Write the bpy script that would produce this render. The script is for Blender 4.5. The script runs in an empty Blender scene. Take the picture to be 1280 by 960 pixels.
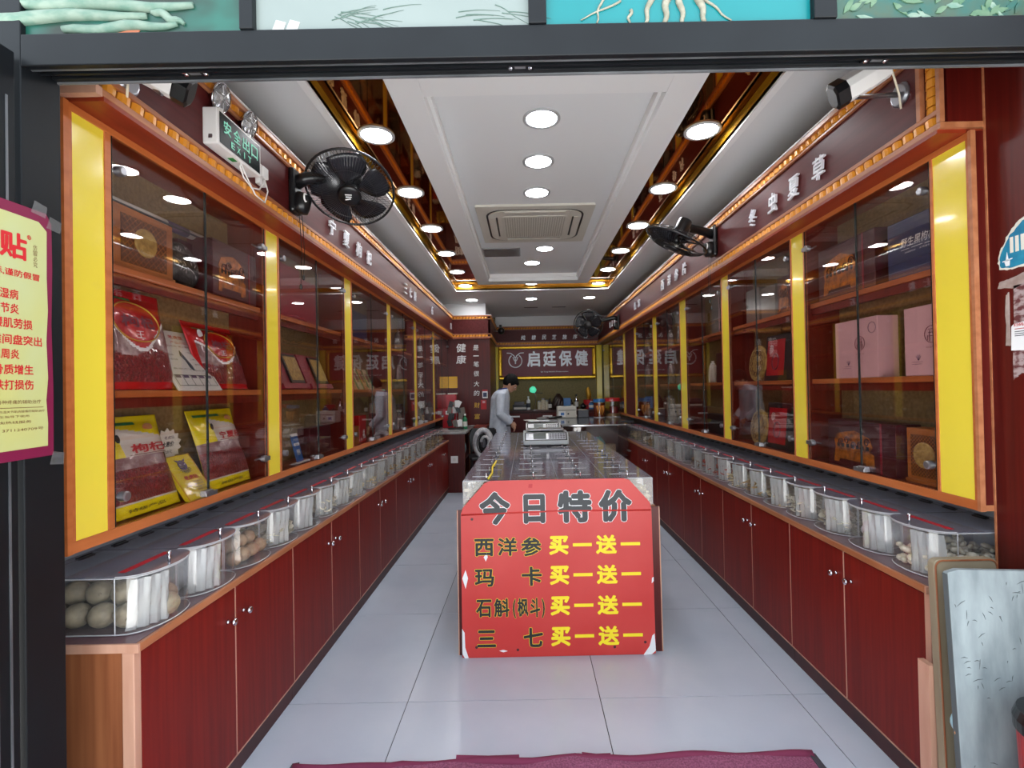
import bpy, bmesh, math, random
from mathutils import Vector, Matrix
R = math.radians
scene = bpy.context.scene
COL = scene.collection
random.seed(7)

# ------------------------------------------------------------------ camera
cam_data = bpy.data.cameras.new('camera')
cam = bpy.data.objects.new('camera', cam_data)
COL.objects.link(cam)
cam_data.sensor_width = 36.0
cam_data.lens = 615.0 / 1280.0 * 36.0
cam_data.clip_start = 0.05
cam_data.shift_x = -18.0 / 1280.0      # the photograph is a slightly off-centre crop
yv = Vector((0.0, (486 - 480) / 615.0, 1.0)).normalized()
roll = 0.0195
xv = Vector((math.cos(roll), -math.sin(roll), 0.0))
xv = (xv - yv * xv.dot(yv)).normalized()
zv = xv.cross(yv)
if zv.y > 0:
    zv = -zv
# columns: camera right, up, back in world axes
right = Vector((xv.x, yv.x, zv.x)); down = Vector((xv.y, yv.y, zv.y)); fwd = Vector((xv.z, yv.z, zv.z))
rot = Matrix((right, -down, -fwd)).transposed()
cam.matrix_world = Matrix.Translation((0, 0, 1.3)) @ rot.to_4x4()
scene.camera = cam

# ------------------------------------------------------------------ world and exposure
world = bpy.data.worlds.new('world')
scene.world = world
world.use_nodes = True
bg = world.node_tree.nodes['Background']
bg.inputs[0].default_value = (0.80, 0.90, 1.0, 1)
bg.inputs[1].default_value = 0.9
sun_d = bpy.data.lights.new('sun', 'SUN'); sun_d.energy = 8.5; sun_d.angle = R(1.5)
sun = bpy.data.objects.new('sun', sun_d); COL.objects.link(sun)
sun.rotation_euler = Vector((0.10, -0.35, -0.93)).to_track_quat('-Z', 'Y').to_euler()   # from behind the building: the street is sunlit, the front in shade
scene.view_settings.view_transform = 'Standard'
scene.view_settings.look = 'None'
scene.view_settings.gamma = 1.0
scene.view_settings.use_curve_mapping = False
scene.view_settings.exposure = 1.62
LAMP = 15.5            # strength of the round ceiling lamps

# ------------------------------------------------------------------ materials
def srgb(r, g, b):
    def c(v):
        v /= 255.0
        return v / 12.92 if v <= 0.04045 else ((v + 0.055) / 1.055) ** 2.4
    return (c(r), c(g), c(b), 1.0)

def base(name):
    m = bpy.data.materials.new(name); m.use_nodes = True
    return m, m.node_tree.nodes, m.node_tree.links, m.node_tree.nodes['Principled BSDF']

def pm(name, col, rough=0.5, metal=0.0, col2=None, scale=(8, 8, 8), detail=3.0, bump=0.0, coat=0.0,
       tex='noise', lo=0.35, hi=0.65, emit=None, estr=0.0, spec=0.5, bscale=None):
    m, n, l, p = base(name)
    p.inputs['Base Color'].default_value = srgb(*col)
    p.inputs['Roughness'].default_value = rough
    p.inputs['Metallic'].default_value = metal
    p.inputs['Coat Weight'].default_value = coat
    p.inputs['Coat Roughness'].default_value = 0.05
    p.inputs['Specular IOR Level'].default_value = spec
    if emit:
        p.inputs['Emission Color'].default_value = srgb(*emit)
        p.inputs['Emission Strength'].default_value = estr
    if col2 is not None or bump:
        tc = n.new('ShaderNodeTexCoord'); mp = n.new('ShaderNodeMapping')
        mp.inputs['Scale'].default_value = scale
        l.new(tc.outputs['Object'], mp.inputs['Vector'])
        if tex == 'noise':
            t = n.new('ShaderNodeTexNoise'); t.inputs['Scale'].default_value = 1.0
            t.inputs['Detail'].default_value = detail; out = t.outputs[0]
        else:
            t = n.new('ShaderNodeTexVoronoi'); t.inputs['Scale'].default_value = 1.0; out = t.outputs['Distance']
        l.new(mp.outputs[0], t.inputs['Vector'])
        if col2 is not None:
            r = n.new('ShaderNodeValToRGB')
            r.color_ramp.elements[0].position = lo; r.color_ramp.elements[0].color = srgb(*col)
            r.color_ramp.elements[1].position = hi; r.color_ramp.elements[1].color = srgb(*col2)
            l.new(out, r.inputs[0]); l.new(r.outputs[0], p.inputs['Base Color'])
        if bump:
            b = n.new('ShaderNodeBump'); b.inputs['Strength'].default_value = bump
            b.inputs['Distance'].default_value = 0.004
            l.new(out, b.inputs['Height']); l.new(b.outputs[0], p.inputs['Normal'])
    return m

def sheet(name, tint, ior=1.5, rough=0.0, haze=0.0, hazecol=(200, 200, 205), gl=1.0):
    """thin clear sheet: fresnel mirror over a tinted see-through body, optionally a little milky"""
    m = bpy.data.materials.new(name); m.use_nodes = True
    n = m.node_tree.nodes; l = m.node_tree.links; n.clear()
    o = n.new('ShaderNodeOutputMaterial'); tr = n.new('ShaderNodeBsdfTransparent')
    tr.inputs[0].default_value = (*tint, 1)
    g = n.new('ShaderNodeBsdfGlossy'); g.inputs['Roughness'].default_value = rough
    g.inputs[0].default_value = (gl, gl, gl, 1)
    # Schlick reflectance from the angle between view and surface, the same from either side of the sheet
    f0 = ((ior - 1) / (ior + 1)) ** 2
    ge = n.new('ShaderNodeNewGeometry'); dt = n.new('ShaderNodeVectorMath'); dt.operation = 'DOT_PRODUCT'
    l.new(ge.outputs['Normal'], dt.inputs[0]); l.new(ge.outputs['Incoming'], dt.inputs[1])
    ab = n.new('ShaderNodeMath'); ab.operation = 'ABSOLUTE'; l.new(dt.outputs['Value'], ab.inputs[0])
    om = n.new('ShaderNodeMath'); om.operation = 'SUBTRACT'; om.inputs[0].default_value = 1.0; l.new(ab.outputs[0], om.inputs[1])
    pw = n.new('ShaderNodeMath'); pw.operation = 'POWER'; pw.inputs[1].default_value = 5.0; l.new(om.outputs[0], pw.inputs[0])
    f = n.new('ShaderNodeMath'); f.operation = 'MULTIPLY_ADD'; f.inputs[1].default_value = 1 - f0; f.inputs[2].default_value = f0
    f.use_clamp = True; l.new(pw.outputs[0], f.inputs[0])
    mx = n.new('ShaderNodeMixShader')
    l.new(f.outputs[0], mx.inputs[0]); l.new(g.outputs[0], mx.inputs[2])
    if haze > 0:
        d = n.new('ShaderNodeBsdfDiffuse'); d.inputs[0].default_value = srgb(*hazecol)
        m2 = n.new('ShaderNodeMixShader'); m2.inputs[0].default_value = haze
        l.new(tr.outputs[0], m2.inputs[1]); l.new(d.outputs[0], m2.inputs[2]); l.new(m2.outputs[0], mx.inputs[1])
    else:
        l.new(tr.outputs[0], mx.inputs[1])
    l.new(mx.outputs[0], o.inputs[0])
    return m

M = {}
M['red_wood'] = pm('red_wood', (106, 19, 11), 0.45, col2=(124, 27, 17), scale=(60, 60, 2.2), spec=0.3)
M['dark_wood'] = pm('dark_wood', (74, 14, 10), 0.34, col2=(88, 20, 14), scale=(60, 60, 2.2), spec=0.35)
M['fascia_wood'] = pm('fascia_wood', (78, 24, 24), 0.42, col2=(90, 32, 32), scale=(50, 3, 50), spec=0.25)
M['end_wood'] = pm('end_wood', (126, 70, 42), 0.42, col2=(160, 98, 62), scale=(34, 34, 1.4))
M['edge_wood'] = pm('edge_wood', (172, 92, 44), 0.38, col2=(190, 108, 58), scale=(30, 3, 30))
M['rail_wood'] = pm('rail_wood', (158, 96, 62), 0.35, col2=(182, 118, 80), scale=(30, 3, 30))
M['soffit_wood'] = pm('soffit_wood', (128, 42, 18), 0.38, col2=(140, 50, 24), scale=(30, 3, 30))
M['pale_edge'] = pm('pale_edge', (206, 158, 134), 0.45, col2=(190, 140, 116), scale=(20, 20, 3))
M['counter_top'] = pm('counter_top', (92, 62, 70), 0.30, col2=(104, 72, 78), scale=(30, 30, 30))
M['kick'] = pm('kick', (58, 26, 28), 0.5, col2=(72, 34, 34), scale=(10, 10, 10))
M['shelf_wood'] = pm('shelf_wood', (138, 46, 20), 0.35, col2=(120, 36, 16), scale=(50, 3, 50))
M['inner_wood'] = pm('inner_wood', (100, 26, 16), 0.32, col2=(116, 36, 22), scale=(40, 40, 3))
M['yellow_panel'] = pm('yellow_panel', (234, 210, 66), 0.16, coat=0.4)
M['wallpaper'] = pm('wallpaper', (128, 106, 66), 0.6, col2=(152, 128, 86), scale=(70, 70, 70), detail=6, bump=0.3)
M['gold'] = pm('gold', (224, 146, 40), 0.38, metal=0.1)
M['gold_frame'] = pm('gold_frame', (226, 178, 50), 0.2, metal=0.75)
M['gold_band'] = pm('gold_band', (190, 140, 34), 0.25, metal=0.4)
M['gold_mirror'] = pm('gold_mirror', (150, 98, 32), 0.03, metal=1.0)
M['white_paint'] = pm('white_paint', (232, 233, 234), 0.7)
M['ceiling_paint'] = pm('ceiling_paint', (226, 227, 228), 0.75)
M['recess_paint'] = pm('recess_paint', (226, 228, 230), 0.7)
M['lip_paint'] = pm('lip_paint', (240, 240, 240), 0.6)
M['tile'] = pm('tile', (190, 198, 212), 0.2, col2=(198, 205, 217), scale=(3, 3, 3), detail=5, spec=0.5)
M['grout'] = pm('grout', (46, 46, 50), 0.8)
M['pavement'] = pm('pavement', (206, 204, 200), 0.8, col2=(216, 214, 210), scale=(9, 9, 9))
M['black_frame'] = pm('black_frame', (18, 21, 24), 0.42, spec=0.25, col2=(14, 16, 19), scale=(6, 6, 6))
M['black_inner'] = pm('black_inner', (18, 18, 25), 0.35)
M['worn_edge'] = pm('worn_edge', (120, 122, 126), 0.4, metal=0.4, col2=(70, 72, 76), scale=(3, 3, 3))
M['cab_glass'] = sheet('cab_glass', (0.90, 0.87, 0.86), 1.62)
M['door_glass'] = sheet('door_glass', (0.36, 0.40, 0.44), 1.7)
M['glass_edge'] = pm('glass_edge', (34, 40, 40), 0.25)
M['acrylic'] = sheet('acrylic', (0.97, 0.97, 0.97), 1.65, 0.03, 0.05, (235, 235, 235))
M['painted_reflection'] = sheet('painted_reflection', (0.9, 0.9, 0.9), 1.6, 0.14, 0.38, (244, 244, 242))  # milky white that paints in the bright street's reflection on the bins
M['acrylic_lid'] = sheet('acrylic_lid', (0.78, 0.77, 0.79), 1.6, 0.08, 0.42, (150, 146, 160))
M['acrylic_edge'] = pm('acrylic_edge', (196, 194, 196), 0.25)
M['chrome'] = pm('chrome', (205, 205, 210), 0.12, metal=1.0)
M['steel'] = pm('steel', (165, 165, 170), 0.3, metal=0.9)
M['black_plastic'] = pm('black_plastic', (20, 20, 22), 0.3)
M['black_wire'] = pm('black_wire', (28, 28, 30), 0.3)
M['grey_plastic'] = pm('grey_plastic', (74, 72, 78), 0.3)
M['white_plastic'] = pm('white_plastic', (226, 224, 222), 0.35)
M['cream_plastic'] = pm('cream_plastic', (206, 202, 192), 0.45)
M['red_label'] = pm('red_label', (178, 24, 42), 0.4)
M['lamp_glow'] = pm('lamp_glow', (255, 255, 255), 0.5, emit=(250, 252, 255), estr=LAMP)
M['lamp_rim'] = pm('lamp_rim', (188, 190, 194), 0.35, metal=0.3)
M['sign_red'] = pm('sign_red', (198, 46, 42), 0.42, col2=(206, 62, 56), scale=(3, 3, 3), detail=4)
M['ink_black'] = pm('ink_black', (20, 22, 25), 0.5)
M['ink_head'] = pm('ink_head', (22, 27, 34), 0.4)
M['ink_grey'] = pm('ink_grey', (52, 58, 68), 0.4)
M['ink_white'] = pm('ink_white', (238, 238, 238), 0.5)
M['ink_yellow'] = pm('ink_yellow', (252, 226, 30), 0.5)
M['ink_red'] = pm('ink_red', (186, 26, 34), 0.5)
M['ink_purple'] = pm('ink_purple', (92, 70, 104), 0.5)
M['ink_maroon'] = pm('ink_maroon', (116, 40, 58), 0.5)
M['ink_green'] = pm('ink_green', (30, 130, 60), 0.5)
M['ink_brown'] = pm('ink_brown', (110, 70, 40), 0.5)
M['sign_silver'] = pm('sign_silver', (226, 226, 232), 0.35, metal=0.2)
M['letter_gold'] = pm('letter_gold', (210, 160, 50), 0.35, metal=0.3)
M['paper'] = pm('paper', (226, 222, 208), 0.6)
M['poster_yellow'] = pm('poster_yellow', (178, 174, 100), 0.5, col2=(172, 180, 138), scale=(4, 4, 2.2))
M['poster_border'] = pm('poster_border', (112, 16, 56), 0.45)
M['mat_pink'] = pm('mat_pink', (160, 92, 120), 0.95, col2=(124, 62, 90), scale=(160, 160, 160), bump=1.0)
M['mat_edge'] = pm('mat_edge', (122, 44, 74), 0.85)
M['pvc_under'] = pm('pvc_under', (70, 66, 74), 0.7)
M['goji'] = pm('goji', (78, 10, 16), 0.35, col2=(132, 30, 34), scale=(130, 130, 130), tex='voronoi', lo=0.1, hi=0.6, bump=1.0, coat=0.6)
M['bag_red'] = pm('bag_red', (186, 18, 24), 0.22, coat=0.6)
M['bag_yellow'] = pm('bag_yellow', (232, 214, 20), 0.25, coat=0.5)
M['bag_white'] = pm('bag_white', (206, 198, 186), 0.3, coat=0.5)
M['bag_clear'] = pm('bag_clear', (140, 104, 104), 0.16, coat=0.7, col2=(196, 178, 178), scale=(26, 26, 26), lo=0.45, hi=0.7, bump=0.5)
M['bag_silver'] = pm('bag_silver', (178, 176, 172), 0.22, metal=0.45, col2=(120, 116, 112), scale=(22, 22, 22), bump=0.8)
M['card_white'] = pm('card_white', (214, 212, 204), 0.4)
M['tin_yellow'] = pm('tin_yellow', (226, 204, 38), 0.22, coat=0.4)
M['box_maroon'] = pm('box_maroon', (72, 16, 26), 0.35)
M['box_crimson'] = pm('box_crimson', (142, 22, 44), 0.35)
M['box_navy'] = pm('box_navy', (28, 38, 82), 0.35)
M['box_pink'] = pm('box_pink', (214, 166, 170), 0.5)
M['box_black'] = pm('box_black', (24, 22, 24), 0.4)
M['box_grey'] = pm('box_grey', (118, 112, 104), 0.5)
M['carved_wood'] = pm('carved_wood', (150, 82, 28), 0.4, col2=(180, 108, 44), scale=(6, 6, 30))
M['carved_dark'] = pm('carved_dark', (92, 46, 18), 0.5)
M['gold_print'] = pm('gold_print', (216, 128, 38), 0.3, metal=0.3, col2=(120, 66, 30), scale=(30, 30, 30))
M['gold_disc'] = pm('gold_disc', (188, 156, 84), 0.5, col2=(150, 118, 58), scale=(60, 60, 60), bump=0.5)
M['tea_black'] = pm('tea_black', (16, 16, 18), 0.3, col2=(60, 58, 56), scale=(80, 80, 80), bump=1.0)
M['photo_red'] = pm('photo_red', (176, 20, 34), 0.3)
M['blue_stand'] = pm('blue_stand', (38, 98, 168), 0.3)
M['teal_glow'] = pm('teal_glow', (92, 196, 150), 0.4, emit=(70, 190, 150), estr=0.35)
M['exit_black'] = pm('exit_black', (6, 20, 20), 0.25, spec=0.2)
M['marble'] = pm('marble', (170, 168, 166), 0.25, col2=(130, 128, 128), scale=(12, 12, 12), detail=6)
M['board_grey'] = pm('board_grey', (156, 166, 168), 0.6, col2=(104, 114, 118), scale=(14, 14, 4), detail=8, bump=0.3, lo=0.38, hi=0.72)
M['board_tan'] = pm('board_tan', (156, 142, 116), 0.6, col2=(136, 122, 100), scale=(10, 10, 3))
M['dark_scuff'] = pm('dark_scuff', (86, 92, 94), 0.8)
M['bucket_red'] = pm('bucket_red', (176, 16, 26), 0.3)
M['sticker_blue'] = pm('sticker_blue', (28, 140, 172), 0.5, col2=(12, 112, 150), scale=(20, 20, 20))
M['torn_paper'] = pm('torn_paper', (170, 150, 148), 0.8, col2=(96, 44, 44), scale=(40, 40, 70), detail=6, lo=0.45, hi=0.6)
M['residue'] = pm('residue', (176, 160, 152), 0.8, col2=(150, 128, 120), scale=(30, 30, 30))
M['ball_shell'] = pm('ball_shell', (128, 114, 92), 0.55, col2=(160, 146, 120), scale=(40, 40, 40), bump=0.4)
M['ball_brown'] = pm('ball_brown', (150, 116, 88), 0.55, col2=(176, 144, 112), scale=(40, 40, 40), bump=0.4)
M['slice_white'] = pm('slice_white', (222, 214, 196), 0.7, col2=(196, 182, 156), scale=(60, 60, 60))
M['slice_cream'] = pm('slice_cream', (206, 188, 152), 0.7, col2=(176, 152, 112), scale=(60, 60, 60))
M['slice_tan'] = pm('slice_tan', (172, 142, 98), 0.7, col2=(140, 108, 68), scale=(60, 60, 60))
M['slice_brown'] = pm('slice_brown', (96, 74, 48), 0.7, col2=(128, 100, 62), scale=(60, 60, 60))
M['ring_red'] = pm('ring_red', (138, 40, 32), 0.6, col2=(168, 70, 50), scale=(60, 60, 60))
M['ring_core'] = pm('ring_core', (214, 168, 130), 0.6)
M['coat'] = pm('coat', (206, 213, 224), 0.8, col2=(186, 194, 208), scale=(16, 16, 16), bump=0.3)
M['collar'] = pm('collar', (34, 48, 110), 0.8)
M['skin'] = pm('skin', (190, 142, 116), 0.5)
M['hair'] = pm('hair', (6, 5, 5), 0.7, spec=0.2, col2=(14, 11, 10), scale=(60, 60, 60), bump=0.6)
M['trousers'] = pm('trousers', (40, 42, 50), 0.8)
M['shoe'] = pm('shoe', (22, 20, 20), 0.4)
M['lcd'] = pm('lcd', (78, 84, 74), 0.2)
M['scale_body'] = pm('scale_body', (176, 178, 178), 0.35, metal=0.2)
M['fan_blade'] = pm('fan_blade', (40, 40, 46), 0.25)
M['clear_lens'] = sheet('clear_lens', (0.92, 0.92, 0.92), 1.6, 0.02, 0.25, (220, 220, 222))
M['amber_liquid'] = pm('amber_liquid', (116, 44, 14), 0.15, coat=0.5)
M['root_amber'] = pm('root_amber', (206, 132, 52), 0.4)
M['root_pale'] = pm('root_pale', (120, 138, 124), 0.6, col2=(88, 118, 104), scale=(30, 30, 60), bump=0.5)
M['root_cream'] = pm('root_cream', (142, 139, 124), 0.6, col2=(119, 116, 100), scale=(40, 40, 80))
M['root_ink'] = pm('root_ink', (78, 100, 92), 0.6)
M['print_green'] = pm('print_green', (26, 86, 74), 0.3, col2=(24, 36, 26), scale=(8, 8, 14), detail=2)
M['print_white'] = pm('print_white', (120, 130, 127), 0.3, col2=(115, 125, 122), scale=(6, 6, 6))
M['print_cyan'] = pm('print_cyan', (0, 104, 108), 0.3, col2=(4, 108, 112), scale=(5, 5, 5))
M['print_leaf'] = pm('print_leaf', (56, 72, 55), 0.4, col2=(24, 78, 71), scale=(18, 18, 26), detail=6)
M['leaf'] = pm('leaf', (56, 94, 68), 0.5, col2=(92, 116, 92), scale=(20, 20, 30))
M['olive_wall'] = pm('olive_wall', (120, 108, 60), 0.55, col2=(134, 120, 70), scale=(40, 40, 40))
M['bag_white_plastic'] = pm('bag_white_plastic', (214, 214, 216), 0.35, col2=(150, 150, 154), scale=(14, 14, 14), bump=0.8)
M['bag_blue_plastic'] = pm('bag_blue_plastic', (170, 204, 212), 0.35, col2=(120, 160, 172), scale=(18, 18, 18), bump=0.8)
M['wire_cream'] = pm('wire_cream', (224, 214, 190), 0.5)
M['green_pack'] = pm('green_pack', (20, 120, 74), 0.4)
M['orange_pack'] = pm('orange_pack', (196, 110, 58), 0.4, col2=(170, 150, 90), scale=(30, 30, 30))
M['bottle_brown'] = pm('bottle_brown', (44, 28, 20), 0.2, coat=0.5)
M['bottle_blue'] = pm('bottle_blue', (52, 110, 170), 0.3)
M['table_red'] = pm('table_red', (128, 44, 34), 0.4)

# ------------------------------------------------------------------ mesh builder
class MB:
    def __init__(s):
        s.v = []; s.f = []; s.mi = []; s.cur = 0
    def mat(s, i):
        s.cur = i; return s
    def add(s, vs, fs):
        o = len(s.v); s.v += [tuple(v) for v in vs]
        for f in fs:
            s.f.append(tuple(i + o for i in f)); s.mi.append(s.cur)
        return s
    def box(s, x0, x1, y0, y1, z0, z1):
        vs = [(x0, y0, z0), (x1, y0, z0), (x1, y1, z0), (x0, y1, z0), (x0, y0, z1), (x1, y0, z1), (x1, y1, z1), (x0, y1, z1)]
        return s.add(vs, [(0, 3, 2, 1), (4, 5, 6, 7), (0, 1, 5, 4), (1, 2, 6, 5), (2, 3, 7, 6), (3, 0, 4, 7)])
    def quad(s, a, b, c, d):
        return s.add([a, b, c, d], [(0, 1, 2, 3)])
    def prism(s, poly, fn0, fn1):
        """poly: 2-D points; fn0/fn1 map a 2-D point to the two end faces"""
        n = len(poly)
        vs = [fn0(p) for p in poly] + [fn1(p) for p in poly]
        fs = [tuple(range(n - 1, -1, -1)), tuple(range(n, 2 * n))]
        fs += [(i, (i + 1) % n, n + (i + 1) % n, n + i) for i in range(n)]
        return s.add(vs, fs)
    def slab_xy(s, poly, z0, z1):
        return s.prism(poly, lambda p: (p[0], p[1], z0), lambda p: (p[0], p[1], z1))
    def slab_xz(s, poly, y0, y1):
        return s.prism(poly, lambda p: (p[0], y0, p[1]), lambda p: (p[0], y1, p[1]))
    def tube(s, pts, r, n=8, closed=False, caps=True):
        pts = [Vector(p) for p in pts]; m = len(pts)
        rs = r if isinstance(r, (list, tuple)) else [r] * m
        vs = []; up = Vector((0, 0, 1)); prev = None
        for i, p in enumerate(pts):
            if closed:
                d = pts[(i + 1) % m] - pts[i - 1]
            else:
                d = pts[min(i + 1, m - 1)] - pts[max(i - 1, 0)]
            d = d.normalized() if d.length > 1e-9 else Vector((0, 0, 1))
            if prev is None:
                a = up if abs(d.dot(up)) < 0.9 else Vector((1, 0, 0))
                u = (a - d * a.dot(d)).normalized()
            else:
                u = prev - d * prev.dot(d)
                u = u.normalized() if u.length > 1e-6 else d.orthogonal().normalized()
            prev = u; w = d.cross(u)
            for k in range(n):
                t = 2 * math.pi * k / n
                vs.append(p + (u * math.cos(t) + w * math.sin(t)) * rs[i])
        fs = []
        for i in range(m if closed else m - 1):
            j = (i + 1) % m
            for k in range(n):
                k2 = (k + 1) % n
                fs.append((i * n + k, i * n + k2, j * n + k2, j * n + k))
        if caps and not closed:
            fs.append(tuple(range(n - 1, -1, -1))); fs.append(tuple((m - 1) * n + k for k in range(n)))
        return s.add(vs, fs)
    def lathe(s, prof, c=(0, 0, 0), axis=(0, 0, 1), n=20, sq=(1, 1)):
        """prof: (radius, height) pairs along axis"""
        ax = Vector(axis).normalized(); c = Vector(c)
        a = Vector((0, 0, 1)) if abs(ax.z) < 0.9 else Vector((1, 0, 0))
        u = (a - ax * a.dot(ax)).normalized(); w = ax.cross(u)
        vs = []
        for r, h in prof:
            for k in range(n):
                t = 2 * math.pi * k / n
                vs.append(c + ax * h + (u * math.cos(t) * sq[0] + w * math.sin(t) * sq[1]) * max(r, 1e-5))
        fs = []
        for i in range(len(prof) - 1):
            for k in range(n):
                k2 = (k + 1) % n
                fs.append((i * n + k, i * n + k2, (i + 1) * n + k2, (i + 1) * n + k))
        fs.append(tuple(range(n - 1, -1, -1))); fs.append(tuple((len(prof) - 1) * n + k for k in range(n)))
        return s.add(vs, fs)
    def cyl(s, p0, p1, r, n=12):
        d = Vector(p1) - Vector(p0)
        return s.lathe([(r, 0), (r, d.length)], p0, d, n)
    def ball(s, c, r, n=12, m=8, sc=(1, 1, 1), rot=None):
        vs = []; fs = []
        c = Vector(c)
        for i in range(1, m):
            ph = math.pi * i / m
            for k in range(n):
                t = 2 * math.pi * k / n
                p = Vector((math.sin(ph) * math.cos(t) * sc[0], math.sin(ph) * math.sin(t) * sc[1], math.cos(ph) * sc[2])) * r
                if rot: p = rot @ p
                vs.append(c + p)
        top = Vector((0, 0, sc[2] * r)); 
        if rot: top = rot @ top
        vs.append(c + top); vs.append(c - top); T = len(vs) - 2
        for i in range(m - 2):
            for k in range(n):
                k2 = (k + 1) % n
                fs.append((i * n + k, (i + 1) * n + k, (i + 1) * n + k2, i * n + k2))
        for k in range(n):
            k2 = (k + 1) % n
            fs.append((T, k, k2)); fs.append((T + 1, (m - 2) * n + k2, (m - 2) * n + k))
        return s.add(vs, fs)
    def loft(s, rings, caps=True):
        n = len(rings[0]); vs = [p for r in rings for p in r]; fs = []
        for i in range(len(rings) - 1):
            for k in range(n):
                k2 = (k + 1) % n
                fs.append((i * n + k, i * n + k2, (i + 1) * n + k2, (i + 1) * n + k))
        if caps:
            fs.append(tuple(range(n - 1, -1, -1))); fs.append(tuple((len(rings) - 1) * n + k for k in range(n)))
        return s.add(vs, fs)
    def mesh(s, name, mats, off=(0, 0, 0), smooth=False):
        me = bpy.data.meshes.new(name)
        ox, oy, oz = off
        me.from_pydata([(v[0] - ox, v[1] - oy, v[2] - oz) for v in s.v], [], s.f)
        if not isinstance(mats, (list, tuple)): mats = [mats]
        for m in mats: me.materials.append(M[m] if isinstance(m, str) else m)
        me.polygons.foreach_set('material_index', s.mi)
        if smooth: me.polygons.foreach_set('use_smooth', [True] * len(me.polygons))
        me.update()
        return me

def fix_normals(me):
    bm = bmesh.new(); bm.from_mesh(me); bmesh.ops.recalc_face_normals(bm, faces=bm.faces); bm.to_mesh(me); bm.free()

def link(name, me, parent=None, label=None, loc=None):
    o = bpy.data.objects.new(name, me); COL.objects.link(o)
    if parent is not None: o.parent = parent
    if label: o['label'] = label
    if loc is not None: o.location = loc
    return o

def root(name, loc, label=None, cat=None, group=None, rz=0.0, tilt=0.0, ry=0.0):
    o = bpy.data.objects.new(name, None); o.empty_display_size = 0.05
    COL.objects.link(o); o.location = loc; o.rotation_euler = (tilt, ry, rz)
    if label: o['label'] = label
    if cat: o['category'] = cat
    if group: o['group'] = group
    return o

def tag(o, label, cat, group=None, kind=None):
    o['label'] = label; o['category'] = cat
    if group: o['group'] = group
    if kind: o['kind'] = kind
    return o

def struct(o):
    o['kind'] = 'structure'; return o

def part(name, mb, mats, parent=None, world=False, smooth=False, label=None, bevel=0.0, loc=None):
    """world=True: the builder holds world coordinates; parent is an unrotated Empty"""
    off = (0, 0, 0)
    if world and parent is not None:
        off = tuple(parent.location)
        if parent.parent is not None: off = tuple(Vector(off) + parent.parent.location)
    me = mb.mesh(name, mats, off, smooth); fix_normals(me)
    o = link(name, me, parent, label, loc)
    if bevel > 0:
        b = o.modifiers.new('bevel', 'BEVEL'); b.width = bevel; b.segments = 2; b.limit_method = 'ANGLE'
    return o

def copy_tree(o, parent=None):
    c = o.copy(); COL.objects.link(c)
    if parent is not None: c.parent = parent
    for ch in list(o.children): copy_tree(ch, c)
    return c

# ------------------------------------------------------------------ lettering
_glyph = {}
def glyphs(s, bold):
    k = (s, bold)
    if k not in _glyph:
        cu = bpy.data.curves.new('t', 'FONT'); cu.body = s; cu.size = 1.0; cu.offset = bold
        cu.resolution_u = 2; cu.fill_mode = 'BOTH'
        ob = bpy.data.objects.new('t', cu); COL.objects.link(ob)
        dg = bpy.context.evaluated_depsgraph_get(); dg.update()
        me = bpy.data.meshes.new_from_object(ob.evaluated_get(dg))
        vs = [tuple(v.co) for v in me.vertices]; fs = [tuple(p.vertices) for p in me.polygons]
        bpy.data.objects.remove(ob); bpy.data.curves.remove(cu); bpy.data.meshes.remove(me)
        x0 = min(v[0] for v in vs); x1 = max(v[0] for v in vs); y0 = min(v[1] for v in vs); y1 = max(v[1] for v in vs)
        _glyph[k] = (vs, fs, x0, x1, y0, y1)
    return _glyph[k]

def text_into(mb, s, cx, cz, w, h, y=0.0, bold=0.0, depth=0.0, pad=0.0, shear=0.0, fn=None, ref=None):
    """lettering in the local x (right) / z (up) plane, facing -y; its ink box is w x h around (cx, cz)"""
    vs, fs, x0, x1, y0, y1 = glyphs(s, 0.0)
    e = bold if ref is None else ref          # outline layers share the box of the inner layer
    x0 -= e; x1 += e; y0 -= e; y1 += e
    sx = w / max(x1 - x0, 1e-6); sz = h / max(y1 - y0, 1e-6)
    mx = (x0 + x1) / 2; my = (y0 + y1) / 2
    def P(v, yy):
        X = cx + (v[0] - mx) * sx + shear * (v[1] - my) * sz; Z = cz + (v[1] - my) * sz
        return fn(X, yy, Z) if fn else (X, yy, Z)
    shifts = [(0, 0)] if bold < 0.004 else [(bold * a, bold * b) for a, b in ((1, 0), (.7, .7), (0, 1), (-.7, .7), (-1, 0), (-.7, -.7), (0, -1), (.7, -.7))]
    for i, (a, b) in enumerate(shifts):       # copies a hair apart in depth
        mb.add([P((v[0] + a, v[1] + b), y - 0.00004 * i) for v in vs], fs)
    if depth > 0:
        edge = {}
        for f in fs:
            for i in range(len(f)):
                a, b = f[i], f[(i + 1) % len(f)]
                edge[(a, b)] = edge.get((a, b), 0) + 1
        for (a, b) in list(edge):
            if (b, a) not in edge:
                mb.add([P(vs[a], y), P(vs[b], y), P(vs[b], y + depth), P(vs[a], y + depth)], [(0, 1, 2, 3)])
    return mb

def lettering(s, parent, mat, cx, cz, w, h, y, bold=0.0, depth=0.0, name='lettering', shear=0.0):
    mb = MB(); text_into(mb, s, cx, cz, w, h, y, bold, depth, shear=shear)
    me = mb.mesh(name, mat)
    return link(name, me, parent)

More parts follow.
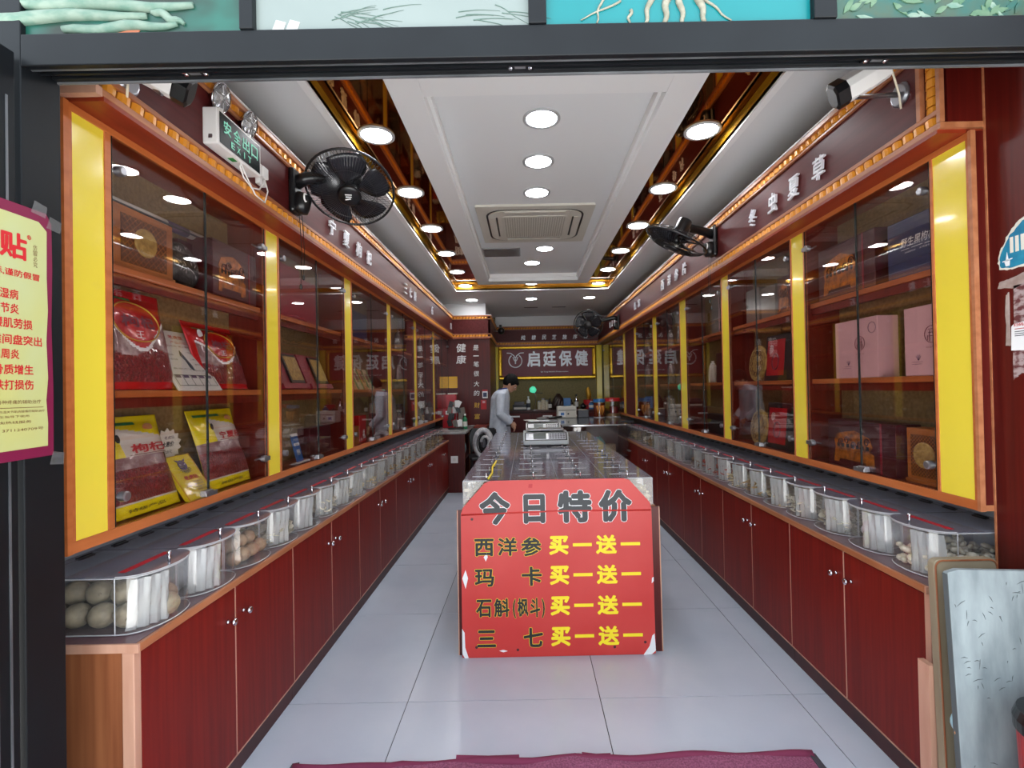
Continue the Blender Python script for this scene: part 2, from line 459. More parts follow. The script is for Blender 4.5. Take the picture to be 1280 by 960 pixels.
# ================================================================== SETTING
# floor: polished tiles over dark grout
fl = struct(part('floor', MB().box(-1.40, 1.62, 1.05, 9.0, -0.06, -0.004), 'grout'))
TX, TY = 0.805, 0.81
tile_cache = {}
for j in range(-2, 9):
    for i in range(-3, 3):
        x0 = max(-0.522 + TX * i, -1.395); x1 = min(-0.522 + TX * (i + 1), 1.60)
        y0 = max(2.07 + TY * j, 1.06); y1 = min(2.07 + TY * (j + 1), 8.98)
        if x1 - x0 < 0.02 or y1 - y0 < 0.02: continue
        k = (round(x1 - x0, 3), round(y1 - y0, 3))
        if k not in tile_cache:
            w, d = k[0] / 2 - 0.0018, k[1] / 2 - 0.0018
            me = MB().box(-w, w, -d, d, -0.01, 0.0).mesh('tile', 'tile'); fix_normals(me); tile_cache[k] = me
        link('tile', tile_cache[k], fl, loc=((x0 + x1) / 2, (y0 + y1) / 2, 0))
pv = part('pavement', MB().box(-14, 14, -14, 1.05, -0.08, -0.015), 'pavement'); struct(pv)

struct(part('wall_left', MB().box(-1.48, -1.385, 1.13, 9.1, -0.05, 2.9), 'wallpaper'))
struct(part('wall_right', MB().box(1.605, 1.70, 1.13, 9.1, -0.05, 2.9), 'wallpaper'))
struct(part('wall_back', MB().box(-1.38, 1.60, 8.98, 9.1, -0.05, 2.9), 'olive_wall'))

# ceiling: outer plane with a tray, a hung white frame with a shallow recess, amber mirror strips
TX0, TX1, TY0, TY1 = -0.90, 1.11, 1.45, 6.50
FX0, FX1, FY0, FY1 = -0.58, 0.80, 1.50, 6.17
RX0, RX1, RY0, RY1 = -0.434, 0.652, 2.19, 5.98
ZC = 2.615
mb = MB()
for (a, b, c, d) in [(-1.385, TX0, 1.13, 9.0), (TX1, 1.605, 1.13, 9.0), (TX0, TX1, 1.13, TY0), (TX0, TX1, TY1, 9.0)]:
    mb.box(a, b, c, d, ZC, ZC + 0.02)
ce = struct(part('ceiling', mb, 'ceiling_paint'))
part('slab', MB().box(-1.48, 1.70, 1.05, 9.1, 2.80, 2.9), 'ceiling_paint', ce)
mb = MB()
for (a, b, c, d) in [(TX0 - 0.035, TX0, TY0, TY1 + 0.035), (TX1, TX1 + 0.035, TY0, TY1 + 0.035), (TX0 - 0.035, TX1 + 0.035, TY1, TY1 + 0.035)]:
    mb.box(a, b, c, d, ZC - 0.012, ZC)
part('tray_lip', mb, 'lip_paint', ce, label='bright white lip around the ceiling tray')
mb = MB()
mb.box(TX0 - 0.01, TX0, TY0, TY1, ZC, 2.70).box(TX1, TX1 + 0.01, TY0, TY1, ZC, 2.70).box(TX0, TX1, TY1, TY1 + 0.01, ZC, 2.70)
part('tray_side', mb, 'gold_band', ce, label='gold painted side of the ceiling tray')
mb = MB(); mb.box(TX0, FX0 + 0.02, TY0, TY1, 2.68, 2.70)
part('mirror_strip', mb, 'gold_mirror', ce, label='amber mirror strip along the left side of the ceiling')
mb = MB(); mb.box(FX1 - 0.02, TX1, TY0, TY1, 2.68, 2.70)
part('mirror_strip', mb, 'gold_mirror', ce, label='amber mirror strip along the right side of the ceiling')
part('mirror_strip', MB().box(FX0 + 0.02, FX1 - 0.02, FY1 - 0.02, TY1, 2.68, 2.70), 'gold_mirror', ce, label='short amber mirror strip at the far end of the tray')
mb = MB()
for (a, b, c, d) in [(FX0, RX0, FY0, FY1), (RX1, FX1, FY0, FY1), (RX0, RX1, FY0, RY0), (RX0, RX1, RY1, FY1)]:
    mb.box(a, b, c, d, ZC, 2.70)
part('hung_frame', mb, 'white_paint', ce, bevel=0.002)
mb = MB()
s_ = 0.018
for (a, b, c, d) in [(RX0, RX0 + s_, RY0, RY1), (RX1 - s_, RX1, RY0, RY1), (RX0, RX1, RY0, RY0 + s_), (RX0, RX1, RY1 - s_, RY1)]:
    mb.box(a, b, c, d, ZC + 0.04, 2.70)
part('recess_step', mb, 'lip_paint', ce)
part('recess_panel', MB().box(RX0, RX1, RY0, RY1, 2.70, 2.73), 'recess_paint', ce)
for x in (0.10, 0.55):
    part('ceiling_seam', MB().box(x - 0.11, x + 0.11, 7.93, 7.96, ZC - 0.006, ZC), 'grey_plastic', ce)

def lamp(x, y, z, r, label, group):
    o = root('ceiling_downlight', (x, y, z), label, 'ceiling light', group)
    if 'm' not in lamp.__dict__:
        a = MB().lathe([(0.80 * r, 0.0), (0.86 * r, -0.006), (r, -0.004), (r, 0.004), (0.8 * r, 0.004)], n=40)
        b = MB().lathe([(0.0, -0.003), (0.80 * r, -0.003), (0.80 * r, 0.002)], n=40)
        ma = a.mesh('rim', 'lamp_rim', smooth=True); mb_ = b.mesh('diffuser', 'lamp_glow')
        fix_normals(ma); fix_normals(mb_); lamp.m = (ma, mb_)
    link('rim', lamp.m[0], o); link('diffuser', lamp.m[1], o)
    return o
ORD = ['first', 'second', 'third', 'fourth', 'fifth', 'sixth', 'seventh', 'eighth', 'ninth', 'tenth', 'eleventh', 'twelfth',
       'thirteenth', 'fourteenth', 'fifteenth', 'sixteenth', 'seventeenth', 'eighteenth', 'nineteenth', 'twentieth', 'twenty-first']
for k in range(6):
    lamp(-0.78, 2.63 + 0.77 * k, 2.676, 0.097, 'round white downlight, %s from the shop front in the left amber ceiling strip' % ORD[k], 'downlights in the amber strips')
    lamp(0.98, 2.65 + 0.77 * k, 2.676, 0.097, 'round white downlight, %s from the shop front in the right amber ceiling strip' % ORD[k], 'downlights in the amber strips')
for k, (x, y) in enumerate([(0.106, 2.535), (0.101, 3.016), (0.101, 3.496), (0.21, 4.90), (0.09, 5.45)]):
    nm = ['first from the shop front', 'second from the shop front', 'just in front of the air conditioner', 'just behind the air conditioner', 'farthest one in the recess'][k]
    lamp(x, y, 2.697, 0.094, 'round white downlight in the central ceiling recess, ' + nm, 'downlights in the ceiling recess')
lamp(0.09, 6.33, 2.66, 0.09, 'bluish round downlight in the far end of the ceiling tray', 'downlights behind the tray')
for x, y, t in [(0.096, 7.16, 'middle one'), (-0.77, 7.17, 'left one above the white box'), (0.94, 7.15, 'right one')]:
    lamp(x, y, ZC - 0.003, 0.09, 'round downlight in the rear flat ceiling, ' + t, 'downlights behind the tray')

# ceiling cassette air conditioner
ac = root('air_conditioner', (0.095, 4.17, 2.70), 'beige square cassette air conditioner in the ceiling recess', 'air conditioner')
def rrect(hx, hy, r, n=5):
    pts = []
    for sx, sy, a0 in ((1, 1, 0), (-1, 1, 90), (-1, -1, 180), (1, -1, 270)):
        for k in range(n + 1):
            a = R(a0 + 90 * k / n)
            pts.append((sx * (hx - r) + r * math.cos(a), sy * (hy - r) + r * math.sin(a)))
    return pts
def shrink(p, dx, dy): return [(a * dx, b * dy) for a, b in p]
part('panel', MB().slab_xy(rrect(0.46, 0.46, 0.012, 2), -0.018, 0.0), 'cream_plastic', ac, bevel=0.003)
ring = MB(); po = rrect(0.39, 0.39, 0.14, 6); pi_ = rrect(0.375, 0.375, 0.13, 6)
n_ = len(po)
ring.add([(a, b, -0.0185) for a, b in po] + [(a, b, -0.0185) for a, b in pi_], [(i, (i + 1) % n_, n_ + (i + 1) % n_, n_ + i) for i in range(n_)])
part('air_slot', ring, 'black_plastic', ac)
mb = MB().slab_xy(rrect(0.372, 0.372, 0.13, 6), -0.024, -0.018)
part('raised_panel', mb, 'cream_plastic', ac, bevel=0.003)
for k in range(4):
    c, s = math.cos(k * math.pi / 2), math.sin(k * math.pi / 2)
    mb = MB()
    q = [(-0.24, 0.300), (0.24, 0.300), (0.24, 0.312), (-0.24, 0.312)]
    mb.slab_xy([(a * c - b * s, a * s + b * c) for a, b in q], -0.0255, -0.024)
    part('louver_slot', mb, 'black_plastic', ac)
    mb = MB(); q = [(-0.24, 0.314), (0.24, 0.314), (0.24, 0.362), (-0.24, 0.362)]
    mb.slab_xy([(a * c - b * s, a * s + b * c) for a, b in q], -0.030, -0.024)
    part('louver', mb, 'cream_plastic', ac, bevel=0.002)
part('grille_frame', MB().slab_xy(rrect(0.27, 0.27, 0.05, 4), -0.030, -0.024), 'cream_plastic', ac, bevel=0.003)
g = MB()
for i in range(26):
    for j in range(26):
        x = -0.24 + i * 0.0192; y = -0.24 + j * 0.0192 + (0.0096 if i % 2 else 0)
        if y > 0.245: continue
        g.add([(x + 0.0065 * math.cos(R(60 * q)), y + 0.0065 * math.sin(R(60 * q)), -0.0305) for q in range(6)], [(5, 4, 3, 2, 1, 0)])
gr = part('grille_hole', g, pm('ac_hole', (150, 142, 128), 0.7), ac); gr['kind'] = 'stuff'
vt = root('ceiling_vent', (-0.225, 5.01, 2.70), 'grey rectangular air vent behind the air conditioner', 'vent')
part('frame', MB().box(-0.19, 0.19, -0.15, 0.15, -0.006, 0.0), pm('vent_grey', (150, 150, 152), 0.5), vt, bevel=0.002)
for k in range(12):
    part('slat', MB().box(-0.18, 0.18, -0.14 + k * 0.0245, -0.14 + k * 0.0245 + 0.014, -0.010, -0.006), 'steel', vt)

# ------------------------------------------------------------------ crowns (canopy boards above the display cabinets)
def crown(name, pts, side, blocks=22):
    """pts: plan polyline of the wall face of the canopy front; profile projects to the left of travel by side"""
    rt = struct(root(name, (0, 0, 2.085)))
    z0 = -0.0
    def seg(mb, a, b, o0, o1, za, zb):
        # box between polyline points a,b offset o0..o1 outwards
        d = (Vector(b) - Vector(a)).normalized(); nrm = Vector((-d.y, d.x)) * side
        p = [Vector(a) + nrm * o0, Vector(b) + nrm * o0, Vector(b) + nrm * o1, Vector(a) + nrm * o1]
        mb.add([(q.x, q.y, za) for q in p] + [(q.x, q.y, zb) for q in p], [(0, 3, 2, 1), (4, 5, 6, 7), (0, 1, 5, 4), (1, 2, 6, 5), (2, 3, 7, 6), (3, 0, 4, 7)])
    def run(nm, o0, o1, za, zb, mat, lab=None, bev=0.002):
        mb = MB()
        for a, b in zip(pts[:-1], pts[1:]): seg(mb, a, b, o0, o1, za, zb)
        return part(nm, mb, mat, rt, label=lab, bevel=bev)
    run('fascia_board', -0.03, 0.0, 0.0, 0.345, 'fascia_wood', bev=0)
    run('lower_rail', 0.0, 0.016, 0.0, 0.020, 'rail_wood')
    run('middle_rail', 0.0, 0.014, 0.050, 0.066, 'rail_wood')
    run('upper_rail', 0.0, 0.012, 0.282, 0.294, 'rail_wood')
    run('top_rail', 0.0, 0.020, 0.325, 0.345, 'rail_wood')
    run('cap_edge', 0.0, 0.024, 0.345, 0.350, 'lip_paint', bev=0)
    rest = MB(); cnt = 0
    def bead(mb, c, d, nrm, z, h):
        p = 0.021
        prof = [(-p, 0.0), (-p, 0.006), (-p * 0.6, 0.013), (0.0, 0.016), (p * 0.7, 0.013), (p, 0.003), (p, 0.0)]
        mb.prism(prof, lambda q: ((c + d * q[0] + nrm * q[1]).x, (c + d * q[0] + nrm * q[1]).y, z),
                 lambda q: ((c + d * (q[0] + 0.008) + nrm * q[1] * 0.8).x, (c + d * (q[0] + 0.008) + nrm * q[1] * 0.8).y, z + h))
    for (zz, hh) in ((0.021, 0.028), (0.296, 0.027)):
        for a, b in zip(pts[:-1], pts[1:]):
            A, B = Vector(a), Vector(b); L = (B - A).length; d = (B - A).normalized(); nrm = Vector((-d.y, d.x)) * side
            k = 0
            while 0.03 + k * 0.048 < L - 0.02:
                c = A + d * (0.03 + k * 0.048)
                if k < blocks and a == pts[0] and L > 3:
                    mb = MB(); bead(mb, c, d, nrm, zz, hh); part('gold_carving', mb, 'gold', rt, smooth=False)
                else:
                    bead(rest, c, d, nrm, zz, hh)
                k += 1
    o = part('gold_carving_run', rest, 'gold', rt); o['kind'] = 'stuff'
    return rt
cl = crown('trim_1', [(-1.105, 1.273), (-1.105, 7.46), (-0.53, 7.46), (-0.53, 8.90)], -1)
cr = crown('trim_2', [(1.315, 1.530), (1.315, 8.90)], 1)
cb = crown('trim_3', [(-0.53, 8.90), (1.315, 8.90)], -1)
part('soffit', MB().box(-1.385, -1.089, 1.278, 7.46, -0.012, 0.0), 'soffit_wood', cl)
part('soffit', MB().box(-1.385, -0.55, 7.44, 8.9, -0.012, 0.0), 'soffit_wood', cl)
part('soffit', MB().box(1.299, 1.604, 1.53, 8.9, -0.012, 0.0), 'soffit_wood', cr)
part('soffit', MB().box(-0.53, 1.315, 8.884, 8.98, -0.012, 0.0), 'soffit_wood', cb)
part('end_board', MB().box(-1.385, -1.095, 1.259, 1.273, 0.016, 0.345), 'dark_wood', cl)
part('end_rail', MB().box(-1.385, -1.088, 1.253, 1.273, -0.004, 0.020), 'pale_edge', cl)
part('end_board', MB().box(1.325, 1.604, 1.520, 1.533, 0.018, 0.345), 'dark_wood', cr)
part('end_rail', MB().box(1.299, 1.604, 1.518, 1.533, 0.0, 0.018), 'rail_wood', cr)
mb = MB()
mb.box(1.299, 1.314, 1.518, 1.532, 0.02, 0.345)
part('corner_rail', mb, 'rail_wood', cr)
mb = MB()
mb.box(1.298, 1.314, 1.592, 1.608, 0.062, 0.345)
part('corner_rail', mb, 'rail_wood', cr)
for k in range(9):
    mb = MB(); z = 0.060 + k * 0.030
    mb.prism([(1.545, 0.0), (1.552, 0.010), (1.568, 0.014), (1.582, 0.006), (1.582, 0.0)], lambda q: (1.315 - q[1], q[0], z), lambda q: (1.315 - q[1] * 0.85, q[0], z + 0.026))
    part('gold_carving', mb, 'gold', cr)

# raised silver characters on the canopy boards; local x runs along the board for a reader in the aisle
def board_text(loc, rz, items, parent_label, w, h, mat='sign_silver'):
    rt = root('raised_lettering', loc, parent_label, 'lettering', rz=rz)
    for s, x in items:
        mb = MB(); text_into(mb, s, x, 0.0, w, h, -0.016, 0.012, 0.012, shear=0.12)
        link('character', mb.mesh('character', mat), rt)
    return rt
# left reader looks to -X, his right is +Y
board_text((-1.1045, 3.13, 2.245), R(90), [('宁', -0.32), ('夏', -0.10), ('枸', 0.13), ('杞', 0.34)], 'raised silver characters on the left canopy board behind the first fan', 0.085, 0.095)
board_text((-1.1045, 4.72, 2.245), R(90), [('三', -0.19), ('七', 0.0), ('粉', 0.19)], 'raised dark-edged characters halfway along the left canopy board', 0.085, 0.095)
board_text((-1.1045, 6.53, 2.245), R(90), [('石', -0.73), ('斛', 0.73)], 'two small raised characters near the far end of the left canopy board', 0.085, 0.09)
board_text((1.3145, 2.46, 2.245), R(-90), [('冬', -0.325), ('虫', -0.097), ('夏', 0.103), ('草', 0.305)], 'raised silver characters near the front of the right canopy board', 0.085, 0.10)
board_text((1.3145, 4.32, 2.255), R(-90), [('西', -0.32), ('洋', -0.10), ('参', 0.115), ('片', 0.32)], 'raised silver characters behind the fan on the right canopy board', 0.085, 0.095)
board_text((1.3145, 5.71, 2.255), R(-90), [('燕', -0.10), ('窝', 0.10)], 'pair of raised silver characters past the middle of the right canopy board', 0.085, 0.09)
board_text((1.3145, 7.26, 2.255), R(-90), [('铁', -0.30), ('皮', -0.10), ('枫', 0.10), ('斗', 0.30)], 'four small raised characters beside the far fan on the right canopy board', 0.085, 0.09)
board_text((0.47, 8.8995, 2.225), 0.0, [('纯', -0.51), ('棣', -0.32), ('民', -0.13), ('芝', 0.05), ('施', 0.24), ('序', 0.43), ('新', 0.62)], 'thin raised characters on the rear canopy board above the shop sign', 0.075, 0.085)

# ------------------------------------------------------------------ storefront frame
dr = struct(root('door_1', (0, 1.04, 0)))
def dp(nm, x0, x1, y0, y1, z0, z1, mat='black_frame', lab=None, bev=0.002):
    return part(nm, MB().box(x0, x1, y0 - 1.04, y1 - 1.04, z0, z1), mat, dr, label=lab, bevel=bev)
dp('jamb', -1.50, -1.063, 1.04, 1.13, 0, 2.5)
dp('lintel', -1.063, 1.46, 1.04, 1.055, 2.008, 2.076)
dp('lintel_core', -1.063, 1.46, 1.055, 1.125, 2.030, 2.076, 'black_inner')
dp('track', -1.063, 1.46, 1.062, 1.066, 2.012, 2.030, 'worn_edge', bev=0)
dp('track', -1.063, 1.46, 1.082, 1.086, 2.016, 2.030, 'black_frame', bev=0)
dp('track', -1.063, 1.46, 1.110, 1.125, 2.024, 2.031, 'black_frame', bev=0.001)
dp('track_edge', -1.063, 1.46, 1.122, 1.127, 2.020, 2.026, 'worn_edge', bev=0)
for x in (-0.73, 0.0, 0.80):
    mb = MB().box(x - 0.028, x + 0.028, 0.048, 0.066, 0, 0.0)
    lp = part('lock_plate', MB().box(x - 0.03, x + 0.03, 0.046, 0.068, 2.022, 2.0295), 'black_frame', dr, bevel=0.001)
    for dx in (-0.022, 0.022):
        part('screw', MB().lathe([(0.0, 0), (0.004, 0.0), (0.005, 0.002)], (x + dx, 0.052, 2.020), (0, 0, 1), 10), 'chrome', lp)
        part('screw', MB().lathe([(0.0, 0), (0.004, 0.0), (0.005, 0.002)], (x + dx, 0.062, 2.020), (0, 0, 1), 10), 'chrome', lp)
    part('slot', MB().box(x - 0.012, x + 0.012, 0.053, 0.061, 2.0205, 2.022), 'worn_edge', lp)
# wood-clad right jamb
wr = struct(part('wall_front_right', MB().box(1.436, 1.70, 0.70, 1.519, -0.05, 2.62), 'dark_wood'))
struct(part('trim_4', MB().box(1.4335, 1.436, 1.514, 1.520, 0, 2.62), 'rail_wood'))
# facade above
struct(part('wall_front', MB().box(-1.50, 1.70, 1.075, 1.13, 2.076, 3.4), 'black_inner'))
# transom picture panels in black mullions
wn = [(-1.50, -0.595, 'print_green', 'green printed panel with pale ginseng roots'),
      (-0.566, 0.020, 'print_white', 'white printed panel with fine root hairs'),
      (0.058, 0.627, 'print_cyan', 'cyan printed panel with cream roots'),
      (0.676, 1.60, 'print_leaf', 'leafy green printed panel')]
for i, (a, b, m, lab) in enumerate(wn):
    w = struct(part('window_%d' % (i + 1), MB().box(a, b, 1.052, 1.062, 2.076, 2.42), m))
    w['label'] = lab
    rng = random.Random(i + 3)
    if i == 0:
        for k, (x0, z0, x1, z1, r) in enumerate([(-1.30, 2.115, -0.80, 2.120, 0.014), (-0.98, 2.088, -0.735, 2.098, 0.011), (-1.10, 2.15, -0.70, 2.135, 0.013), (-1.25, 2.085, -1.10, 2.10, 0.010), (-0.79, 2.13, -0.72, 2.098, 0.009)]):
            pts = [(x0 + (x1 - x0) * t / 9, 1.050, z0 + (z1 - z0) * t / 9 + 0.004 * math.sin(t * 1.3 + k)) for t in range(10)]
            part('printed_root', MB().tube(pts, [r * (0.35 + 0.65 * math.sin(math.pi * (0.15 + 0.8 * t / 9))) for t in range(10)], 10), 'root_pale', w, smooth=True)
        part('printed_leaf', MB().slab_xz([(-0.87, 2.078), (-0.84, 2.096), (-0.815, 2.09), (-0.82, 2.078)], 1.050, 1.052), pm('print_rust', (176, 104, 74), 0.5), w)
    elif i == 1:
        for k in range(26):
            x = rng.choice([-0.33, -0.36, -0.08, -0.12]) + rng.uniform(-0.06, 0.06); z = 2.10 + rng.uniform(-0.01, 0.03)
            a = rng.uniform(-0.6, 0.6)
            pts = [(x + 0.011 * t * math.cos(a) + 0.003 * math.sin(t + k), 1.0513, z + 0.008 * t * math.sin(a) - 0.0002 * t * t) for t in range(9)]
            part('printed_root_hair', MB().tube(pts, [0.0011 * (1 - t / 11) for t in range(9)], 5), 'root_ink', w)
        for x in (-0.52, -0.49):
            part('printed_slice', MB().slab_xz([(x - 0.012, 2.082), (x + 0.012, 2.08), (x + 0.018, 2.098), (x - 0.003, 2.104)], 1.0508, 1.052), pm('print_grey', (176, 178, 176), 0.5), w)
    elif i == 2:
        for k, (x0, z0, x1, z1, r) in enumerate([(0.24, 2.11, 0.235, 2.08, 0.004), (0.285, 2.14, 0.27, 2.078, 0.007), (0.32, 2.14, 0.312, 2.078, 0.009), (0.345, 2.14, 0.352, 2.078, 0.008), (0.385, 2.14, 0.40, 2.080, 0.009), (0.40, 2.13, 0.455, 2.083, 0.003), (0.22, 2.13, 0.13, 2.09, 0.0025), (0.18, 2.14, 0.165, 2.083, 0.003)]):
            pts = [(x0 + (x1 - x0) * t / 8 + 0.003 * math.sin(t + k), 1.050, z0 + (z1 - z0) * t / 8) for t in range(9)]
            part('printed_root', MB().tube(pts, [r * (1 - 0.06 * t) for t in range(9)], 8), 'root_cream', w, smooth=True)
    else:
        for k in range(40):
            x = rng.uniform(0.69, 1.15); z = rng.uniform(2.078, 2.125); a = rng.uniform(-1.2, 1.2); L = rng.uniform(0.03, 0.055)
            c, s = math.cos(a), math.sin(a)
            pl = [(0, 0), (L * .3, .006), (L * .6, .006), (L, 0), (L * .6, -.005), (L * .3, -.006)]
            part('printed_leaf', MB().slab_xz([(x + p * c - q * s, z + p * s + q * c) for p, q in pl], 1.0505 - k * 0.00002, 1.052), rng.choice(['leaf', 'root_pale', 'leaf', 'print_leaf']), w)
for i, (a, b) in enumerate([(-0.595, -0.566), (0.020, 0.058), (0.627, 0.676)]):
    struct(part('trim_%d' % (5 + i), MB().box(a, b, 1.036, 1.066, 2.076, 2.42), 'black_frame', bevel=0.002))

# open glass leaf on the left, folded out towards the street
lf = struct(root('door_2', (-1.075, 1.03, 0)))
def lp_(nm, y0, y1, z0, z1, mat='black_frame', x0=-0.018, x1=0.010):
    return part(nm, MB().box(x0, x1, y0, y1, z0, z1), mat, lf, bevel=0.002)
lp_('stile', -0.050, 0.0, 0.02, 2.03)
lp_('stile', -0.80, -0.75, 0.02, 2.03)
lp_('rail', -0.75, -0.050, 1.93, 2.03)
lp_('rail', -0.75, -0.050, 0.02, 0.14)
part('stile_groove', MB().box(0.010, 0.0125, -0.048, -0.042, 0.14, 1.93), 'worn_edge', lf)
part('stile_groove', MB().box(0.010, 0.012, -0.020, -0.016, 0.14, 1.93), 'worn_edge', lf)
part('glass_pane', MB().box(-0.006, -0.002, -0.75, -0.05, 0.14, 1.93), 'door_glass', lf)

# poster on that leaf: reader looks to -X, his right is +Y
po_ = root('poster', (-1.0635, 1.104, 1.165), 'yellow notice sheet with crimson border and red characters stuck on the open glass door', 'poster', rz=R(90))
W, Hh = 0.36, 0.545
rag = [(-W, 0.0), (0.0, 0.008), (0.001, 0.15), (-0.002, 0.3), (0.001, 0.42), (0.0, Hh - 0.02), (-0.012, Hh), (-W, Hh + 0.0)]
part('border_sheet', MB().slab_xz(rag, -0.0015, 0.0), 'poster_border', po_)
rg = [(-W + 0.02, 0.022), (-0.014, 0.030), (-0.013, 0.08), (-0.0165, 0.13), (-0.012, 0.18), (-0.015, 0.26), (-0.011, 0.33), (-0.013, 0.40), (-0.012, Hh - 0.04), (-0.03, Hh - 0.024), (-W + 0.02, Hh - 0.020)]
part('yellow_sheet', MB().slab_xz(rg, -0.0025, -0.0015), 'poster_yellow', po_)
def ptxt(s, xr, z, w, h, mat='ink_red', b=0.02):
    lettering(s, po_, mat, xr - w / 2, z, w, h, -0.003, b)
ptxt('骨痛贴', -0.056, 0.455, 0.165, 0.056, b=0.032)
ptxt('®', -0.047, 0.480, 0.009, 0.010)
for k, c in enumerate('仿冒必究'):
    ptxt(c, -0.034, 0.462 - 0.0125 * k, 0.009, 0.011, 'ink_brown', 0.0)
ptxt('认准商标,谨防假冒', -0.030, 0.397, 0.150, 0.0155)
for s, z, xr, w in [('风湿病', 0.352, -0.075, 0.055), ('关节炎', 0.322, -0.074, 0.055), ('腰肌劳损', 0.292, -0.046, 0.080), ('腰椎间盘突出', 0.258, -0.026, 0.125),
                    ('肩周炎', 0.228, -0.074, 0.055), ('骨质增生', 0.196, -0.045, 0.080), ('跌打损伤', 0.164, -0.045, 0.080)]:
    ptxt(s, xr, z, w, 0.021)
ptxt('用于各种疼痛的辅助治疗', -0.029, 0.128, 0.11, 0.0085, 'ink_brown', 0.0)
part('rule', MB().box(-0.30, -0.024, -0.0032, -0.0026, 0.1155, 0.1165), 'ink_brown', po_)
ptxt('本品适用于风湿关节肌肉酸痛的辅助治疗', -0.021, 0.108, 0.13, 0.005, 'ink_brown', 0.0)
ptxt('请在医生指导下使用', -0.055, 0.098, 0.09, 0.005, 'ink_brown', 0.0)
ptxt('咨询热线服务', -0.050, 0.086, 0.08, 0.006, 'ink_brown', 0.0)
ptxt('3711240709号', -0.024, 0.070, 0.085, 0.007, 'ink_brown', 0.0)
for k, (x, z) in enumerate([(-0.03, Hh + 0.004), (0.004, Hh - 0.02), (0.006, 0.0)]):
    tp = MB().slab_xz([(x - 0.018, z - 0.012), (x + 0.014, z - 0.016), (x + 0.018, z + 0.010), (x - 0.01, z + 0.016)], -0.0045, -0.004)
    part('clear_tape', tp, 'acrylic', po_)

# ------------------------------------------------------------------ torn stickers on the right jamb (reader looks to +X, right is -Y)
st = root('torn_sticker', (1.436, 1.483, 1.60), 'torn turquoise sticker with white boat on the red jamb', 'sticker', rz=R(-90))
rng = random.Random(5)
def ragged(pts, amp, rng, n=5):
    out = []
    for (a, b), (c, d) in zip(pts, pts[1:] + pts[:1]):
        for k in range(n):
            t = k / n; out.append((a + (c - a) * t + rng.uniform(-amp, amp), b + (d - b) * t + rng.uniform(-amp, amp)))
    return out
out = [(0.0, 0.030), (-0.004, 0.065), (0.012, 0.10), (0.035, 0.135), (0.07, 0.165), (0.14, 0.19), (0.14, 0.03), (0.04, 0.022)]
part('torn_edge', MB().slab_xz(ragged(out, 0.0025, rng), -0.001, 0.0), 'paper', st)
inn = [(0.006, 0.034), (0.003, 0.065), (0.018, 0.098), (0.040, 0.128), (0.075, 0.155), (0.13, 0.17), (0.13, 0.036), (0.04, 0.028)]
part('blue_print', MB().slab_xz(ragged(inn, 0.002, rng), -0.0018, -0.001), 'sticker_blue', st)
bt = MB()
bt.slab_xz([(0.018, 0.050), (0.035, 0.052), (0.033, 0.036), (0.022, 0.036)], -0.0024, -0.0018)
bt.slab_xz([(0.022, 0.053), (0.031, 0.053), (0.0265, 0.078)], -0.0024, -0.0018)
bt.slab_xz([(0.012, 0.050), (0.042, 0.054), (0.042, 0.057), (0.012, 0.053)], -0.0024, -0.0018)
part('white_boat', bt, 'ink_white', st)
for x in (0.036, 0.052, 0.068):
    part('white_bar', MB().slab_xz([(x, 0.072), (x + 0.010, 0.072), (x + 0.010, 0.118), (x, 0.118)], -0.0024, -0.0018), 'paper', st)
sm = part('glue_smear', MB().slab_xz(ragged([(0.0, 0.0), (0.004, 0.018), (0.04, 0.022), (0.12, 0.045), (0.12, 0.02), (0.05, -0.008)], 0.002, rng), -0.001, 0.0), 'residue')
sm.location = (1.436, 1.488, 1.575); sm.rotation_euler = (0, 0, R(-90))
tag(sm, 'long pale glue smear under the turquoise sticker on the red jamb', 'glue residue')
tn = root('torn_notice', (1.436, 1.468, 1.30), 'torn paper notice with a white label on the red jamb', 'notice', rz=R(-90))
part('torn_sheet', MB().slab_xz(ragged([(0.022, 0.0), (0.026, 0.27), (0.14, 0.30), (0.14, -0.01), (0.04, 0.02)], 0.005, rng), -0.001, 0.0), 'torn_paper', tn)
part('torn_strip', MB().slab_xz(ragged([(0.0, 0.10), (0.002, 0.25), (0.012, 0.26), (0.014, 0.10)], 0.002, rng), -0.001, 0.0), 'residue', tn)
part('white_label', MB().slab_xz([(0.016, 0.085), (0.018, 0.155), (0.026, 0.163), (0.12, 0.175), (0.12, 0.080)], -0.002, -0.001), 'ink_white', tn)
lettering('扫码支付', tn, 'ink_red', 0.055, 0.159, 0.06, 0.010, -0.0025, 0.02)
part('printed_line', MB().box(0.028, 0.10, -0.0026, -0.002, 0.146, 0.148), 'ink_red', tn)
for k in range(3):
    part('printed_line', MB().box(0.028, 0.10, -0.0026, -0.002, 0.138 - 0.006 * k, 0.140 - 0.006 * k), 'ink_grey', tn)

